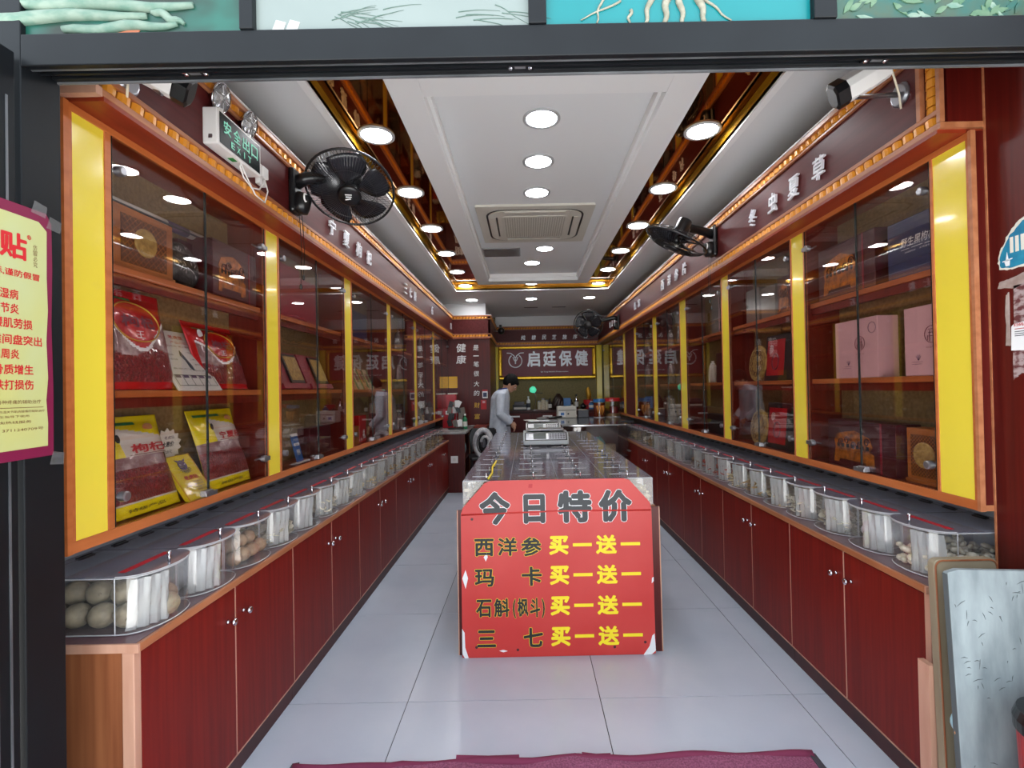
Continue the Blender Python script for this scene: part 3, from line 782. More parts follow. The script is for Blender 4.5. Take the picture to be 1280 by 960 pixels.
# ================================================================== BASE CABINETS AND WORKTOPS
def knob_mb():
    return MB().lathe([(0.009, 0.0), (0.006, 0.004), (0.004, 0.012), (0.010, 0.018), (0.013, 0.024), (0.009, 0.030), (0.0, 0.031)], n=14)
def base_cab(side, y0, pitch, idx, total):
    """side -1 left, +1 right; front face X; doors face the aisle"""
    F = -1.007 if side < 0 else 1.218
    W = lambda d: F + side * d
    o = root('base_cabinet', (W(0.15), y0 + pitch, 0),
             'red wood two-door base cabinet, %s from the shop front on the %s side' % (ORD[idx], 'left' if side < 0 else 'right'),
             'cabinet', 'base cabinets along the %s wall' % ('left' if side < 0 else 'right'))
    def P(nm, d0, d1, a, b, z0, z1, mat, par=o, bev=0.0, lab=None):
        return part(nm, MB().box(min(W(d0), W(d1)), max(W(d0), W(d1)), a, b, z0, z1), mat, par, world=True, bevel=bev, label=lab)
    ye = y0 + 2 * pitch
    P('carcass', 0.018, 0.36, y0 + 0.001, ye - 0.001, 0.072, 0.648, 'dark_wood')
    P('kick_board', 0.012, 0.03, y0 + 0.001, ye - 0.001, 0.0, 0.072, 'kick', bev=0)
    for k in range(2):
        a = y0 + k * pitch; 
        P('edge_strip', 0.001, 0.018, a - 0.0025 if k else a + 0.0005, a + 0.0035, 0.072, 0.648, 'pale_edge')
        d = part('door', MB().box(min(W(0), W(0.017)), max(W(0), W(0.017)), a + 0.0045, a + pitch - 0.0035, 0.078, 0.643), 'red_wood', o, world=True, bevel=0.0015)
        ky = a + pitch - 0.045 if k == 0 else a + 0.045
        kb = knob_mb()
        me = kb.mesh('knob', 'chrome', smooth=True); fix_normals(me)
        kn = link('knob', me, d); kn.location = (F - W(0.15), ky - (y0 + pitch), 0.545); kn.rotation_euler = (0, R(90) if side < 0 else R(-90), 0)
    P('lower_edge', 0.001, 0.012, y0 + 0.001, ye - 0.001, 0.070, 0.0755, 'pale_edge')
    return o
for k in range(6): base_cab(-1, 1.272 + 0.829 * k, 0.4145, k, 6)
for k in range(9): base_cab(1, 1.526 + 0.785 * k, 0.3925, k, 9)
e = root('cabinet_end_panel', (-1.19, 1.262, 0), 'tan wood end panel with a pale corner post at the front of the left counter', 'panel')
part('board', MB().box(-1.385, -1.038, 1.254, 1.271, 0.0, 0.650), 'end_wood', e, world=True)
part('corner_post', MB().box(-1.037, -1.006, 1.251, 1.271, 0.0, 0.650), 'pale_edge', e, world=True, bevel=0.002)
e = root('cabinet_end_panel', (1.40, 1.517, 0), 'red end panel with a pale corner post at the front of the right counter', 'panel')
part('board', MB().box(1.236, 1.43, 1.510, 1.525, 0.0, 0.650), 'dark_wood', e, world=True)
part('corner_post', MB().box(1.217, 1.235, 1.505, 1.525, 0.0, 0.650), 'pale_edge', e, world=True, bevel=0.002)
def worktop(side, y0, y1, lab):
    F = -0.995 if side < 0 else 1.206
    xs = sorted((F + side * 0.012, -1.384 if side < 0 else 1.604))
    o = root('worktop', ((xs[0] + xs[1]) / 2, (y0 + y1) / 2, 0.650), lab, 'worktop')
    part('surface', MB().box(xs[0], xs[1], y0, y1, 0.650, 0.672), 'counter_top', o, world=True)
    a = sorted((F, F + side * 0.012))
    part('edge_band', MB().box(a[0], a[1], y0, y1, 0.650, 0.672), 'rail_wood', o, world=True, bevel=0.002)
    part('end_band', MB().box(min(xs[0], a[0]), max(xs[1], a[1]), y0 - 0.006, y0, 0.650, 0.672), 'pale_edge', o, world=True)
    return o
worktop(-1, 1.258, 6.246, 'long plum worktop with orange wood edge on the left base cabinets')
worktop(1, 1.512, 8.60, 'long plum worktop with orange wood edge on the right base cabinets')
part('tiled_splash', MB().box(1.60, 1.604, 1.57, 8.6, 0.672, 0.89), pm('pale_blue', (186, 194, 206), 0.4), None)['kind'] = 'structure'
bpy.data.objects['tiled_splash'].name = 'trim_8'
sp = part('trim_9', MB().box(-1.384, -1.38, 1.25, 7.4, 0.672, 0.89), M['pale_blue'] if 'pale_blue' in M else bpy.data.materials['pale_blue'], None); sp['kind'] = 'structure'

# ================================================================== DISPLAY CABINETS
ZB, ZT = 0.895, 2.073
LY, RY = 0.033, -0.042     # survey offsets of the two runs of cabinets along the room
def place(side, y, z, d=0.02):
    return ((-1.178 - d, y + LY, z), R(90)) if side < 0 else ((1.389 + d, y + RY, z), R(-90))
def display(side, y0, yel1, g0, y1, idx, blank=False):
    F = -1.178 if side < 0 else 1.389
    W = lambda d: F + side * d
    D = 0.165
    sd = 'left' if side < 0 else 'right'
    lab = 'glass-fronted display cabinet with two shelves, %s from the shop front on the %s wall' % (ORD[idx], sd)
    if blank: lab = 'tall plain dark red panel section between yellow posts far along the right wall'
    o = root('display_cabinet', (W(D / 2), (y0 + y1) / 2, ZB), lab, 'display cabinet', 'display cabinets along the %s wall' % sd)
    def P(nm, d0, d1, a, b, z0, z1, mat, par=o, bev=0.0, lab=None):
        return part(nm, MB().box(min(W(d0), W(d1)), max(W(d0), W(d1)), a, b, z0, z1), mat, par, world=True, bevel=bev, label=lab)
    P('bottom_board', 0.012, D + 0.03, y0, y1, ZB, 0.928, 'inner_wood')
    P('back_panel', D, D + 0.02, y0, y1, 0.928, ZT, 'wallpaper')
    P('side_board', 0.012, D, y0, g0 - 0.01, 0.928, ZT, 'inner_wood')
    P('side_board', 0.012, D, y1 - 0.006, y1, 0.928, ZT, 'inner_wood')
    # frame
    P('frame_rail', 0.0, 0.012, y0, y1, ZB, 0.926, 'edge_wood', bev=0.0015)
    P('frame_rail', 0.0, 0.012, y0, y1, 2.052, ZT, 'edge_wood', bev=0.0015)
    P('frame_stile', 0.0, 0.012, y0, y0 + 0.010, 0.926, 2.052, 'edge_wood')
    P('frame_stile', 0.0, 0.012, yel1, g0, 0.926, 2.052, 'edge_wood', bev=0.0015)
    P('yellow_panel', 0.003, 0.012, y0 + 0.010, yel1, 0.926, 2.052, 'yellow_panel', lab='glossy yellow strip panel')
    if blank:
        P('blank_panel', 0.001, 0.012, g0, y1, 0.926, 2.052, 'fascia_wood'); return o
    for z in (1.319, 1.689):
        s = P('shelf', 0.022, D, g0 - 0.01, y1 - 0.006, z - 0.022, z, 'edge_wood', bev=0.001)
        P('shelf_apron', 0.030, 0.045, g0 - 0.01, y1 - 0.006, z - 0.054, z - 0.022, 'inner_wood', par=s)
    mid = (g0 + y1) / 2
    for k, (a, b) in enumerate(((g0 + 0.002, mid - 0.0015), (mid + 0.0015, y1 - 0.002))):
        d = P('glass_door', 0.0, 0.005, a, b, 0.929, 2.050, 'cab_glass')
        P('glass_edge', -0.0005, 0.0055, (b - 0.0015) if k == 0 else a, b if k == 0 else a + 0.0012, 0.929, 2.050, 'glass_edge', par=d)
        P('glass_edge', 0.0, 0.005, a if k == 0 else b - 0.0012, a + 0.0012 if k == 0 else b, 0.929, 2.050, 'glass_edge', par=d)
        hy = a + 0.028 if k == 0 else b - 0.028
        for z in (1.01, 1.96):
            mb = MB().lathe([(0.0, -0.012), (0.013, -0.011), (0.015, -0.006), (0.015, 0.010), (0.011, 0.012), (0.0, 0.012)], (W(0.0), hy, z), (-side, 0, 0), 18)
            if k == 1:
                mb.box(min(W(-0.01), W(0.012)), max(W(-0.01), W(0.012)), hy, b + 0.006, z - 0.009, z + 0.009)
                mb.cyl((W(0.02), hy - 0.04, z), (W(0.02), hy, z), 0.004, 8)
            part('hinge', mb, 'steel', d, world=True, smooth=False)
    lk = MB().box(min(W(-0.014), W(0.012)), max(W(-0.014), W(0.012)), mid - 0.035, mid + 0.03, 0.930, 0.946)
    lk.box(min(W(-0.02), W(0.0)), max(W(-0.02), W(0.0)), mid - 0.05, mid - 0.005, 0.946, 0.955)
    part('lock', lk, 'steel', o, world=True, bevel=0.002)
    return o
LU = [(1.240, 1.350, 1.372, 2.200), (2.200, 2.315, 2.332, 3.172), (3.172, 3.300, 3.318, 4.150), (4.150, 4.265, 4.280, 5.145), (5.145, 5.262, 5.278, 6.180), (6.180, 6.290, 6.306, 7.425)]
RU = [(1.566, 1.704, 1.716, 2.476), (2.476, 2.595, 2.607, 3.388), (3.388, 3.510, 3.524, 4.285), (4.285, 4.455, 4.470, 5.245), (5.245, 5.400, 5.416, 6.200), (6.200, 6.330, 6.345, 6.900), (6.900, 7.050, 7.066, 8.85)]
LU = [tuple(round(v + LY, 4) for v in u) for u in LU]; RU = [tuple(round(v + RY, 4) for v in u) for u in RU]
for i, u in enumerate(LU): display(-1, *u, i)
for i, u in enumerate(RU): display(1, *u, i, blank=(i == 5))
e = root('cabinet_side_panel', (-1.28, 1.266, ZB), 'narrow dark red end panel of the left display cabinet by the black jamb', 'panel')
part('board', MB().box(-1.384, -1.190, 1.259, 1.272, ZB, 2.073), 'dark_wood', e, world=True)
part('front_post', MB().box(-1.190, -1.176, 1.257, 1.272, ZB, 2.073), 'edge_wood', e, world=True)
e = root('cabinet_side_panel', (1.42, 1.52, ZB), 'dark red end panel of the right display cabinet beside the red jamb', 'panel')
part('board', MB().box(1.402, 1.600, 1.520, 1.523, ZB + 0.018, 2.073), 'dark_wood', e, world=True)
part('front_post', MB().box(1.386, 1.402, 1.512, 1.523, ZB, 2.073), 'rail_wood', e, world=True)
part('bottom_band', MB().box(1.402, 1.600, 1.519, 1.523, ZB, ZB + 0.018), 'rail_wood', e, world=True)

# ------------------------------------------------------------------ goods behind the glass
def pillow(w, h, t, scheme, nu=44, nv=60, seed=0):
    rg = random.Random(seed); ph = [rg.uniform(0, 6) for _ in range(6)]
    def th(u, v):
        b = max(0.0, 1 - abs(u) ** 5) * max(0.0, 1 - abs(2 * v - 0.86) ** 4.0)
        wr = 1 + 0.10 * math.sin(7 * u + ph[0]) * math.sin(5 * v + ph[1]) + 0.07 * math.sin(13 * v + ph[2] + 3 * u)
        return t * b * wr + 0.001
    def pos(u, v, s):
        nar = 1 - 0.05 * math.sin(math.pi * v)
        return (u * w / 2 * nar, -s * th(u, v) if s > 0 else 0.25 * th(u, v), v * h)
    mb = MB(); vs = []
    for j in range(nv + 1):
        for i in range(nu + 1):
            vs.append(pos(-1 + 2 * i / nu, j / nv, 1))
    off = len(vs)
    for j in range(nv + 1):
        for i in range(nu + 1):
            vs.append(pos(-1 + 2 * i / nu, j / nv, -1))
    mb.v = vs
    for j in range(nv):
        for i in range(nu):
            a = j * (nu + 1) + i
            mb.f.append((a, a + 1, a + nu + 2, a + nu + 1)); mb.mi.append(scheme(-1 + 2 * (i + .5) / nu, (j + .5) / nv))
            mb.f.append((off + a, off + a + nu + 1, off + a + nu + 2, off + a + 1)); mb.mi.append(0)
    ring = [j * (nu + 1) for j in range(nv + 1)] + [nv * (nu + 1) + i for i in range(1, nu + 1)] + [j * (nu + 1) + nu for j in range(nv - 1, -1, -1)] + [i for i in range(nu - 1, 0, -1)]
    for k in range(len(ring)):
        a, b = ring[k], ring[(k + 1) % len(ring)]
        mb.f.append((a, b, off + b, off + a)); mb.mi.append(0)
    return mb, th
def goji_bag(side, y, z, w, h, kind, label, seed=0, d=0.02, tilt=16):
    (loc, rz) = place(side, y, z, d)
    o = root('berry_bag', loc, label, 'bag of berries', 'berry bags in the first left display cabinet', rz=rz, tilt=-R(tilt))
    t = 0.030
    if kind == 'red':
        def sch(u, v):
            if v < 0.07: return 0
            edge = 0.56 - 0.16 * math.cos(math.pi * u) if abs(u) < 0.86 else 0
            if abs(u) >= 0.9: return 0
            if v < edge - 0.04: return 1 if v < 0.36 + 0.05 * math.sin(4 * u) else 2
            if v < edge: return 3
            return 0
        mats = ['bag_red', 'goji', 'bag_clear', 'ink_white']
    else:
        def sch(u, v):
            if v < 0.11: return 0
            if v < 0.14: return 3
            if v < 0.45: return 1
            if v < 0.56: return 2
            if v < 0.84 - 0.10 * u and u > -0.35: return 3
            return 0
        mats = ['bag_yellow', 'goji', 'bag_clear', 'bag_white']
    mb, th = pillow(w, h, t, sch, seed=seed)
    me = mb.mesh('pouch', mats, smooth=True); fix_normals(me); link('pouch', me, o)
    fn = lambda X, yy, Z: (X, -th(max(-1, min(1, X / (w / 2))), max(0, min(1, Z / h))) + yy, Z)
    def tx(s, cx, cz, ww, hh, mat, b=0.03):
        m = MB(); text_into(m, s, cx, cz, ww, hh, -0.0022, b, fn=fn); link('lettering', m.mesh('lettering', mat), o)
    def bar(x0, x1, z0, z1, mat, nm='printed_bar'):
        m = MB(); n = 8
        for k in range(n):
            a, b = x0 + (x1 - x0) * k / n, x0 + (x1 - x0) * (k + 1) / n
            m.quad(fn(a, -0.0018, z0), fn(b, -0.0018, z0), fn(b, -0.0018, z1), fn(a, -0.0018, z1))
        link(nm, m.mesh(nm, mat), o)
    if kind == 'red':
        bar(-0.36 * w, 0.05 * w, 0.885 * h, 0.91 * h, 'ink_green')
        m = MB(); 
        pts = [fn(0.30 * w * math.cos(R(a)), -0.003, 0.66 * h + 0.20 * h * math.sin(R(a))) for a in range(0, 361, 12)]
        m.tube(pts, 0.0022, 6); link('gold_arch', m.mesh('gold_arch', 'letter_gold'), o)
        tx('枸杞', 0.02 * w, 0.66 * h, 0.42 * w, 0.12 * h, 'ink_maroon'); tx('王', 0.0, 0.53 * h, 0.10 * w, 0.07 * h, 'ink_white', 0.0)
        m = MB(); m.ball(fn(-0.30 * w, -0.002, 0.80 * h), 0.016, 12, 8, (1, 0.15, 1.2)); link('white_badge', m.mesh('white_badge', 'ink_white'), o)
    else:
        bar(-0.40 * w, 0.15 * w, 0.90 * h, 0.935 * h, 'ink_green')
        tx('宁夏杞' if 'right' in label or 'far' in label else '枸杞', 0.16 * w, 0.64 * h, 0.48 * w, 0.095 * h, 'ink_red')
        bar(-0.12 * w, 0.42 * w, 0.575 * h, 0.582 * h, 'ink_maroon')
        m = MB(); m.ball(fn(0.28 * w, -0.002, 0.86 * h), 0.017, 10, 6, (1.3, 0.15, 0.8)); link('orange_print', m.mesh('orange_print', 'orange_pack'), o)
        m = MB(); m.ball(fn(-0.18 * w, -0.002, 0.76 * h), 0.012, 10, 6, (0.8, 0.15, 1.2)); link('portrait_print', m.mesh('portrait_print', 'ink_black'), o)
        tx('特级产品', -0.05 * w, 0.055 * h, 0.5 * w, 0.035 * h, 'ink_black', 0.0)
    return o
goji_bag(-1, 1.535, 1.319, 0.31, 0.33, 'red', 'red berry pouch at the near end of the middle shelf, left of the white sheet', 1, 0.045, 12)
goji_bag(-1, 1.985, 1.319, 0.32, 0.28, 'red', 'red berry pouch at the far end of the middle shelf, right of the white sheet', 2, 0.05, 17)
goji_bag(-1, 1.545, 0.928, 0.31, 0.32, 'yellow', 'yellow pouch of dried berries at the near end of the bottom shelf', 3, 0.045, 16)
goji_bag(-1, 1.995, 0.928, 0.29, 0.325, 'yellow', 'yellow pouch of dried berries at the far end of the bottom shelf', 4, 0.045, 16)

def box_thing(name, side, y, z, w, h, d, mat, label, cat='box', dep=0.03, tilt=0, yaw=0, group=None, bev=0.002):
    loc, rz = place(side, y, z, dep)
    o = root(name, loc, label, cat, group, rz=rz + R(yaw), tilt=-R(tilt))
    part('carton', MB().box(-w / 2, w / 2, 0, d, 0, h), mat, o, bevel=bev)
    return o
def panel_on(o, nm, x0, x1, z0, z1, mat, y=-0.0012, th=0.0012, lab=None):
    return part(nm, MB().box(x0, x1, y, y + th, z0, z1), mat, o, label=lab)
def ring_on(o, cx, cz, r, th, mat, nm='emblem_ring', y=-0.0016, n=28, sq=1.0):
    m = MB().tube([(cx + r * sq * math.cos(2 * math.pi * k / n), y, cz + r * math.sin(2 * math.pi * k / n)) for k in range(n)], th, 5, closed=True)
    return part(nm, m, mat, o)

# white notice board leaning between the red bags
o = box_thing('price_sheet', -1, 1.768, 1.319, 0.235, 0.262, 0.008, 'card_white', 'white printed product sheet leaning between the two red berry pouches', 'sheet', 0.006, 32)
lettering('老虎堂', o, 'ink_red', 0.03, 0.232, 0.075, 0.016, -0.0015, 0.02)
lettering('产品介绍', o, 'ink_red', 0.03, 0.208, 0.085, 0.012, -0.0015, 0.0)
lettering('选料考究  精工细作', o, 'ink_maroon', 0.01, 0.190, 0.14, 0.008, -0.0015, 0.0)
def tiger(o, cx, cz, r, y):
    m = MB().lathe([(0, -0.001), (r * 0.62, -0.001), (r * 0.62, 0.0)], (cx, y, cz), (0, -1, 0), 18); part('emblem_disc', m, 'ink_purple', o)
    m = MB()
    for k in range(9):
        a = R(-30 - 15 * k); 
        p, q = (cx + r * 0.7 * math.cos(a), cz + r * 0.7 * math.sin(a)), (cx + r * 1.05 * math.cos(a - 0.1), cz + r * 1.05 * math.sin(a - 0.1))
        m.slab_xz([p, (q[0] + r * 0.05, q[1]), q, (p[0] - r * 0.13, p[1] + r * .02)], y - 0.001, y)
    part('emblem_leaf', m, 'ink_grey', o)
    m = MB()
    for s in (-1, 1):
        m.slab_xz([(cx + s * r * 0.55, cz + r * 0.40), (cx + s * r * 0.75, cz + r * 0.72), (cx + s * r * 0.30, cz + r * 0.60)], y - 0.001, y)
    part('emblem_ear', m, 'ink_purple', o)
    for s in (-1, 1):
        part('emblem_eye', MB().slab_xz([(cx + s * r * 0.15, cz + 0.02 * r), (cx + s * r * 0.42, cz + 0.16 * r), (cx + s * r * 0.40, cz + 0.02 * r)], y - 0.0016, y - 0.001), 'card_white', o)
    part('emblem_muzzle', MB().slab_xz([(cx - r * .2, cz - r * .1), (cx + r * .2, cz - r * .1), (cx + r * .12, cz - r * .42), (cx - r * .12, cz - r * .42)], y - 0.0016, y - 0.001), 'ink_grey', o)
tiger(o, -0.072, 0.222, 0.022, -0.001)
part('root_drawing', MB().tube([(0.006, -0.0015, 0.172), (0.0, -0.0015, 0.15), (0.010, -0.0015, 0.13), (0.014, -0.0015, 0.10), (0.022, -0.0015, 0.085)], [0.001, 0.006, 0.004, 0.006, 0.002], 6), 'ink_grey', o)
for x, z, t, w in [(0.05, 0.165, '一等品', 0.035), (0.062, 0.135, '口感甘甜', 0.045), (0.068, 0.112, '营养丰富', 0.045), (-0.065, 0.150, '功效作用', 0.05), (-0.055, 0.130, '药食同源', 0.045), (-0.035, 0.090, '食用方法', 0.10), (0.06, 0.085, '泡水煲汤', 0.08)]:
    lettering(t, o, 'ink_grey', x, z, w, 0.0075, -0.0015, 0.0)
mb = MB().box(-0.105, 0.105, -0.0016, -0.001, 0.062, 0.064).box(-0.105, 0.105, -0.0016, -0.001, 0.018, 0.0195)
for k in range(6): mb.box(-0.105 + 0.0415 * k, -0.1035 + 0.0415 * k, -0.0016, -0.001, 0.018, 0.064)
part('printed_table', mb, 'ink_grey', o)
for k in range(5): panel_on(o, 'table_head', -0.098 + 0.0415 * k, -0.072 + 0.0415 * k, 0.052, 0.062, 'ink_purple')

# yellow tin with emblem
o = box_thing('product_tin', -1, 1.760, 0.928, 0.135, 0.185, 0.020, 'tin_yellow', 'flat yellow tin with a round animal-head emblem leaning between the yellow pouches', 'tin', 0.004, 33, bev=0.006)
part('tin_rim', MB().tube([(-0.066, 0.001, 0.002), (0.066, 0.001, 0.002), (0.066, 0.001, 0.183), (-0.066, 0.001, 0.183)], 0.0022, 6, closed=True), 'letter_gold', o)
tiger(o, 0.0, 0.140, 0.034, -0.002)
lettering('老虎钻', o, 'ink_red', 0.003, 0.088, 0.070, 0.018, -0.002, 0.03)
for k in range(4): lettering('净含量百克', o, 'ink_brown', 0.022, 0.068 - 0.011 * k, 0.05, 0.007, -0.002, 0.0)
lettering('人参片', o, 'ink_brown', -0.03, 0.055, 0.03, 0.008, -0.002, 0.0)
# starburst price card
loc, rz = place(-1, 1.765, 1.055, 0.135)
o = root('price_card', loc, 'white starburst price card with handwriting behind the yellow tin', 'price card', rz=rz, tilt=0)
pts = []
for k in range(28):
    a = 2 * math.pi * k / 28; r = 0.062 if k % 2 else 0.050
    pts.append((r * 1.15 * math.cos(a), 0.065 + r * math.sin(a)))
part('card', MB().slab_xz(pts, 0, 0.002), 'paper', o)
lettering('老虎钻', o, 'ink_purple', 0.008, 0.092, 0.05, 0.012, -0.001, 0.0)
lettering('大惠价', o, 'ink_black', 0.0, 0.068, 0.06, 0.020, -0.001, 0.02, shear=0.2)
lettering('128元', o, 'ink_black', 0.0, 0.040, 0.04, 0.012, -0.001, 0.0)
part('card_stem', MB().box(-0.003, 0.003, 0.002, 0.004, -0.127, 0.02), 'bag_white', o)

# carved wooden boxes
def carved(side, y, z, w, h, label, dep=0.04):
    o = box_thing('carved_box', side, y, z, w, h, 0.07, 'carved_wood', label, 'wooden box', dep)
    panel_on(o, 'sunk_panel', -w * 0.38, w * 0.38, h * 0.12, h * 0.88, 'carved_dark')
    m = MB(); n = 9
    x0, x1, z0, z1 = -w * 0.38, w * 0.38, h * 0.12, h * 0.88
    for k in range(-n, n * 2):
        for s in (1, -1):
            xa = x0 + (x1 - x0) * k / n
            # diagonal clipped to the panel
            pts_ = []
            for t in range(0, 21):
                tt = t / 20; x = xa + (z1 - z0) * tt if s > 0 else xa + (z1 - z0) * (1 - tt)
                zz = z0 + (z1 - z0) * tt
                if x0 <= x <= x1: pts_.append((x, zz))
            if len(pts_) > 1:
                (a, b), (c, d) = pts_[0], pts_[-1]
                m.add([(a - .0012, -0.004, b), (a + .0012, -0.004, b), (c + .0012, -0.004, d), (c - .0012, -0.004, d)], [(0, 1, 2, 3)])
    lt = part('lattice', m, 'carved_wood', o)
    m = MB().lathe([(0, -0.0055), (h * 0.22, -0.0055), (h * 0.235, -0.003), (h * 0.235, 0)], (0, -0.002, h * 0.52), (0, 1, 0), 30)
    part('round_medallion', m, 'gold_disc', o)
    part('base_moulding', MB().box(-w / 2 - 0.003, w / 2 + 0.003, -0.006, 0.004, 0, h * 0.06), 'carved_wood', o, bevel=0.001)
    return o
carved(-1, 1.545, 1.689, 0.25, 0.195, 'carved lattice box with a round medallion at the near end of the left top shelf')
carved(1, 1.815, 0.928, 0.165, 0.20, 'orange carved box with a round medallion, near end of the right bottom shelf')
def gift(side, y, z, w, h, label, dep=0.035, d=0.10):
    o = box_thing('gift_box', side, y, z, w, h, d, 'box_maroon', label, 'gift box', dep)
    rg = random.Random(int(y * 100))
    x0 = -w * 0.40
    out = [(x0, h * 0.08), (x0 + w * .08, h * .08), (x0 + w * .10, h * .16), (x0 + w * 0.50, h * .16), (x0 + w * .52, h * .08), (x0 + w * .62, h * .10), (x0 + w * .62, h * .34), (x0 + w * .56, h * .40), (x0 + w * .60, h * .50), (x0 + w * .55, h * .68), (x0 + w * .44, h * .74), (x0 + w * .34, h * .80), (x0 + w * .2, h * .76), (x0 + w * .06, h * .70), (x0 + w * .01, h * .55), (x0 + w * .03, h * .40)]
    part('gold_print', MB().slab_xz(out, -0.0015, 0), 'gold_print', o)
    for k in range(5):
        cx, cz, r = x0 + w * (0.12 + 0.1 * k), h * (0.52 + 0.06 * math.sin(k * 2)), h * 0.085
        m = MB().tube([(cx + r * math.cos(R(a)) * (1 - a / 700), -0.002, cz + r * math.sin(R(a)) * (1 - a / 700)) for a in range(0, 500, 25)], 0.0028, 5)
        part('printed_scroll', m, 'box_maroon', o)
    m = MB()
    for k in range(7): m.box(x0 + w * (0.06 + 0.075 * k), x0 + w * (0.10 + 0.075 * k), -0.0022, -0.0015, h * 0.42, h * 0.50)
    part('printed_band', m, 'ink_black', o)
    panel_on(o, 'crimson_stripe', w * 0.30, w * 0.325, 0.0, h, 'box_crimson')
    return o
gift(-1, 1.995, 1.689, 0.30, 0.215, 'dark maroon gift box with orange ornament at the far end of the left top shelf', 0.012)
gift(1, 2.205, 1.689, 0.38, 0.235, 'dark maroon gift box with orange ornament beside the navy box on the right top shelf', 0.022)
gift(1, 2.14, 0.928, 0.42, 0.205, 'dark maroon gift box with orange ornament on the bottom right shelf beside the carved box', 0.022)
# tea cake and rolled poster
loc, rz = place(-1, 1.745, 1.689, 0.05)
o = root('tea_cake', loc, 'round black tea cake in clear wrap between the carved box and the gift box', 'tea cake', rz=rz, tilt=-R(8))
part('cake', MB().lathe([(0, -0.012), (0.07, -0.014), (0.082, -0.006), (0.082, 0.006), (0.07, 0.014), (0, 0.012)], (0, 0.0, 0.083), (0, 1, 0), 26), 'tea_black', o, smooth=True)
rg = random.Random(2); m = MB()
for k in range(34):
    a, r = rg.uniform(0, 6.28), rg.uniform(0, 0.07); b = rg.uniform(0, 6.28)
    x, z = r * math.cos(a), 0.083 + r * math.sin(a)
    m.tube([(x, -0.0155, z), (x + 0.012 * math.cos(b), -0.0165, z + 0.012 * math.sin(b))], 0.0010, 4)
part('wrap_crease', m, 'acrylic_edge', o)
loc, rz = place(-1, 1.68, 1.888, 0.06)
o = root('paper_roll', loc, 'long white and purple paper roll lying on the boxes of the left top shelf', 'paper roll', rz=rz)
part('roll', MB().cyl((-0.26, 0.03, 0.016), (0.24, 0.03, 0.024), 0.016, 14), 'card_white', o, smooth=True)
part('purple_band', MB().cyl((0.02, 0.03, 0.0205), (0.13, 0.03, 0.022), 0.0168, 14), 'ink_purple', o, smooth=True)
part('rolled_edge', MB().tube([(-0.26, 0.012, 0.012), (0.24, 0.012, 0.02)], 0.004, 6), 'ink_grey', o)
o = box_thing('gift_box', -1, 1.83, 1.689, 0.12, 0.19, 0.06, 'box_maroon', 'plain maroon box with a thin gold line behind the tea cake', 'gift box', 0.09)
panel_on(o, 'gold_line', 0.0, 0.003, 0.09, 0.15, 'letter_gold')
panel_on(o, 'crimson_stripe', 0.045, 0.052, 0.0, 0.19, 'box_crimson')
# navy and pink boxes on the right
o = box_thing('gift_box', 1, 1.835, 1.689, 0.235, 0.215, 0.09, 'box_navy', 'navy blue box with white handwriting-style characters on the right top shelf', 'gift box', 0.028)
lettering('野生黑枸杞', o, 'ink_white', 0.030, 0.125, 0.155, 0.034, -0.002, 0.0, shear=0.2)
for x0, x1, z in [(-0.05, -0.01, 0.100), (0.0, 0.05, 0.100), (0.06, 0.105, 0.098)]: panel_on(o, 'printed_line', x0, x1, z, z + 0.0015, 'ink_white')
lettering('青海高原精选', o, 'ink_white', -0.005, 0.088, 0.05, 0.006, -0.002, 0.0); lettering('天然食材', o, 'ink_white', 0.062, 0.088, 0.05, 0.006, -0.002, 0.0)
for yy, w, lab in [(1.80, 0.16, 'pink box with a round emblem at the near end of the right middle shelf'), (2.155, 0.27, 'pink box with a round emblem farther along the right middle shelf')]:
    o = box_thing('gift_box', 1, yy, 1.319, w, 0.25, 0.085, 'box_pink', lab, 'gift box', 0.028)
    cx = 0.045 if w < 0.2 else 0.03
    ring_on(o, cx, 0.145, 0.030, 0.0011, 'ink_maroon')
    m = MB()
    for z in (0.162, 0.150, 0.138): m.box(cx - 0.014, cx + 0.014, -0.002, -0.001, z, z + 0.002)
    for x in (-0.010, 0.008): m.box(cx + x, cx + x + 0.002, -0.002, -0.001, 0.120, 0.158)
    m.box(cx - 0.018, cx - 0.016, -0.002, -0.001, 0.124, 0.142); m.box(cx + 0.016, cx + 0.018, -0.002, -0.001, 0.124, 0.142)
    part('emblem_strokes', m, 'ink_maroon', o)
    lettering('每日滋养 一份', o, 'ink_maroon', cx, 0.100, 0.05, 0.006, -0.0015, 0.0)
    m = MB()
    bx = cx - 0.085 if w > 0.2 else cx - 0.07
    m.box(bx - 0.02, bx + 0.03, -0.002, -0.001, 0.050, 0.0512); m.box(bx - 0.02, bx + 0.026, -0.002, -0.001, 0.042, 0.0432)
    for a in (-40, -15, 15, 40): m.tube([(bx + 0.01, -0.0015, 0.055), (bx + 0.01 + 0.018 * math.sin(R(a)), -0.0015, 0.055 + 0.022 * math.cos(R(a)))], 0.0008, 4)
    part('flower_print', m, 'ink_purple', o)
    if w > 0.2: ring_on(o, 0.105, 0.205, 0.022, 0.0008, 'ink_purple', 'faint_emblem')

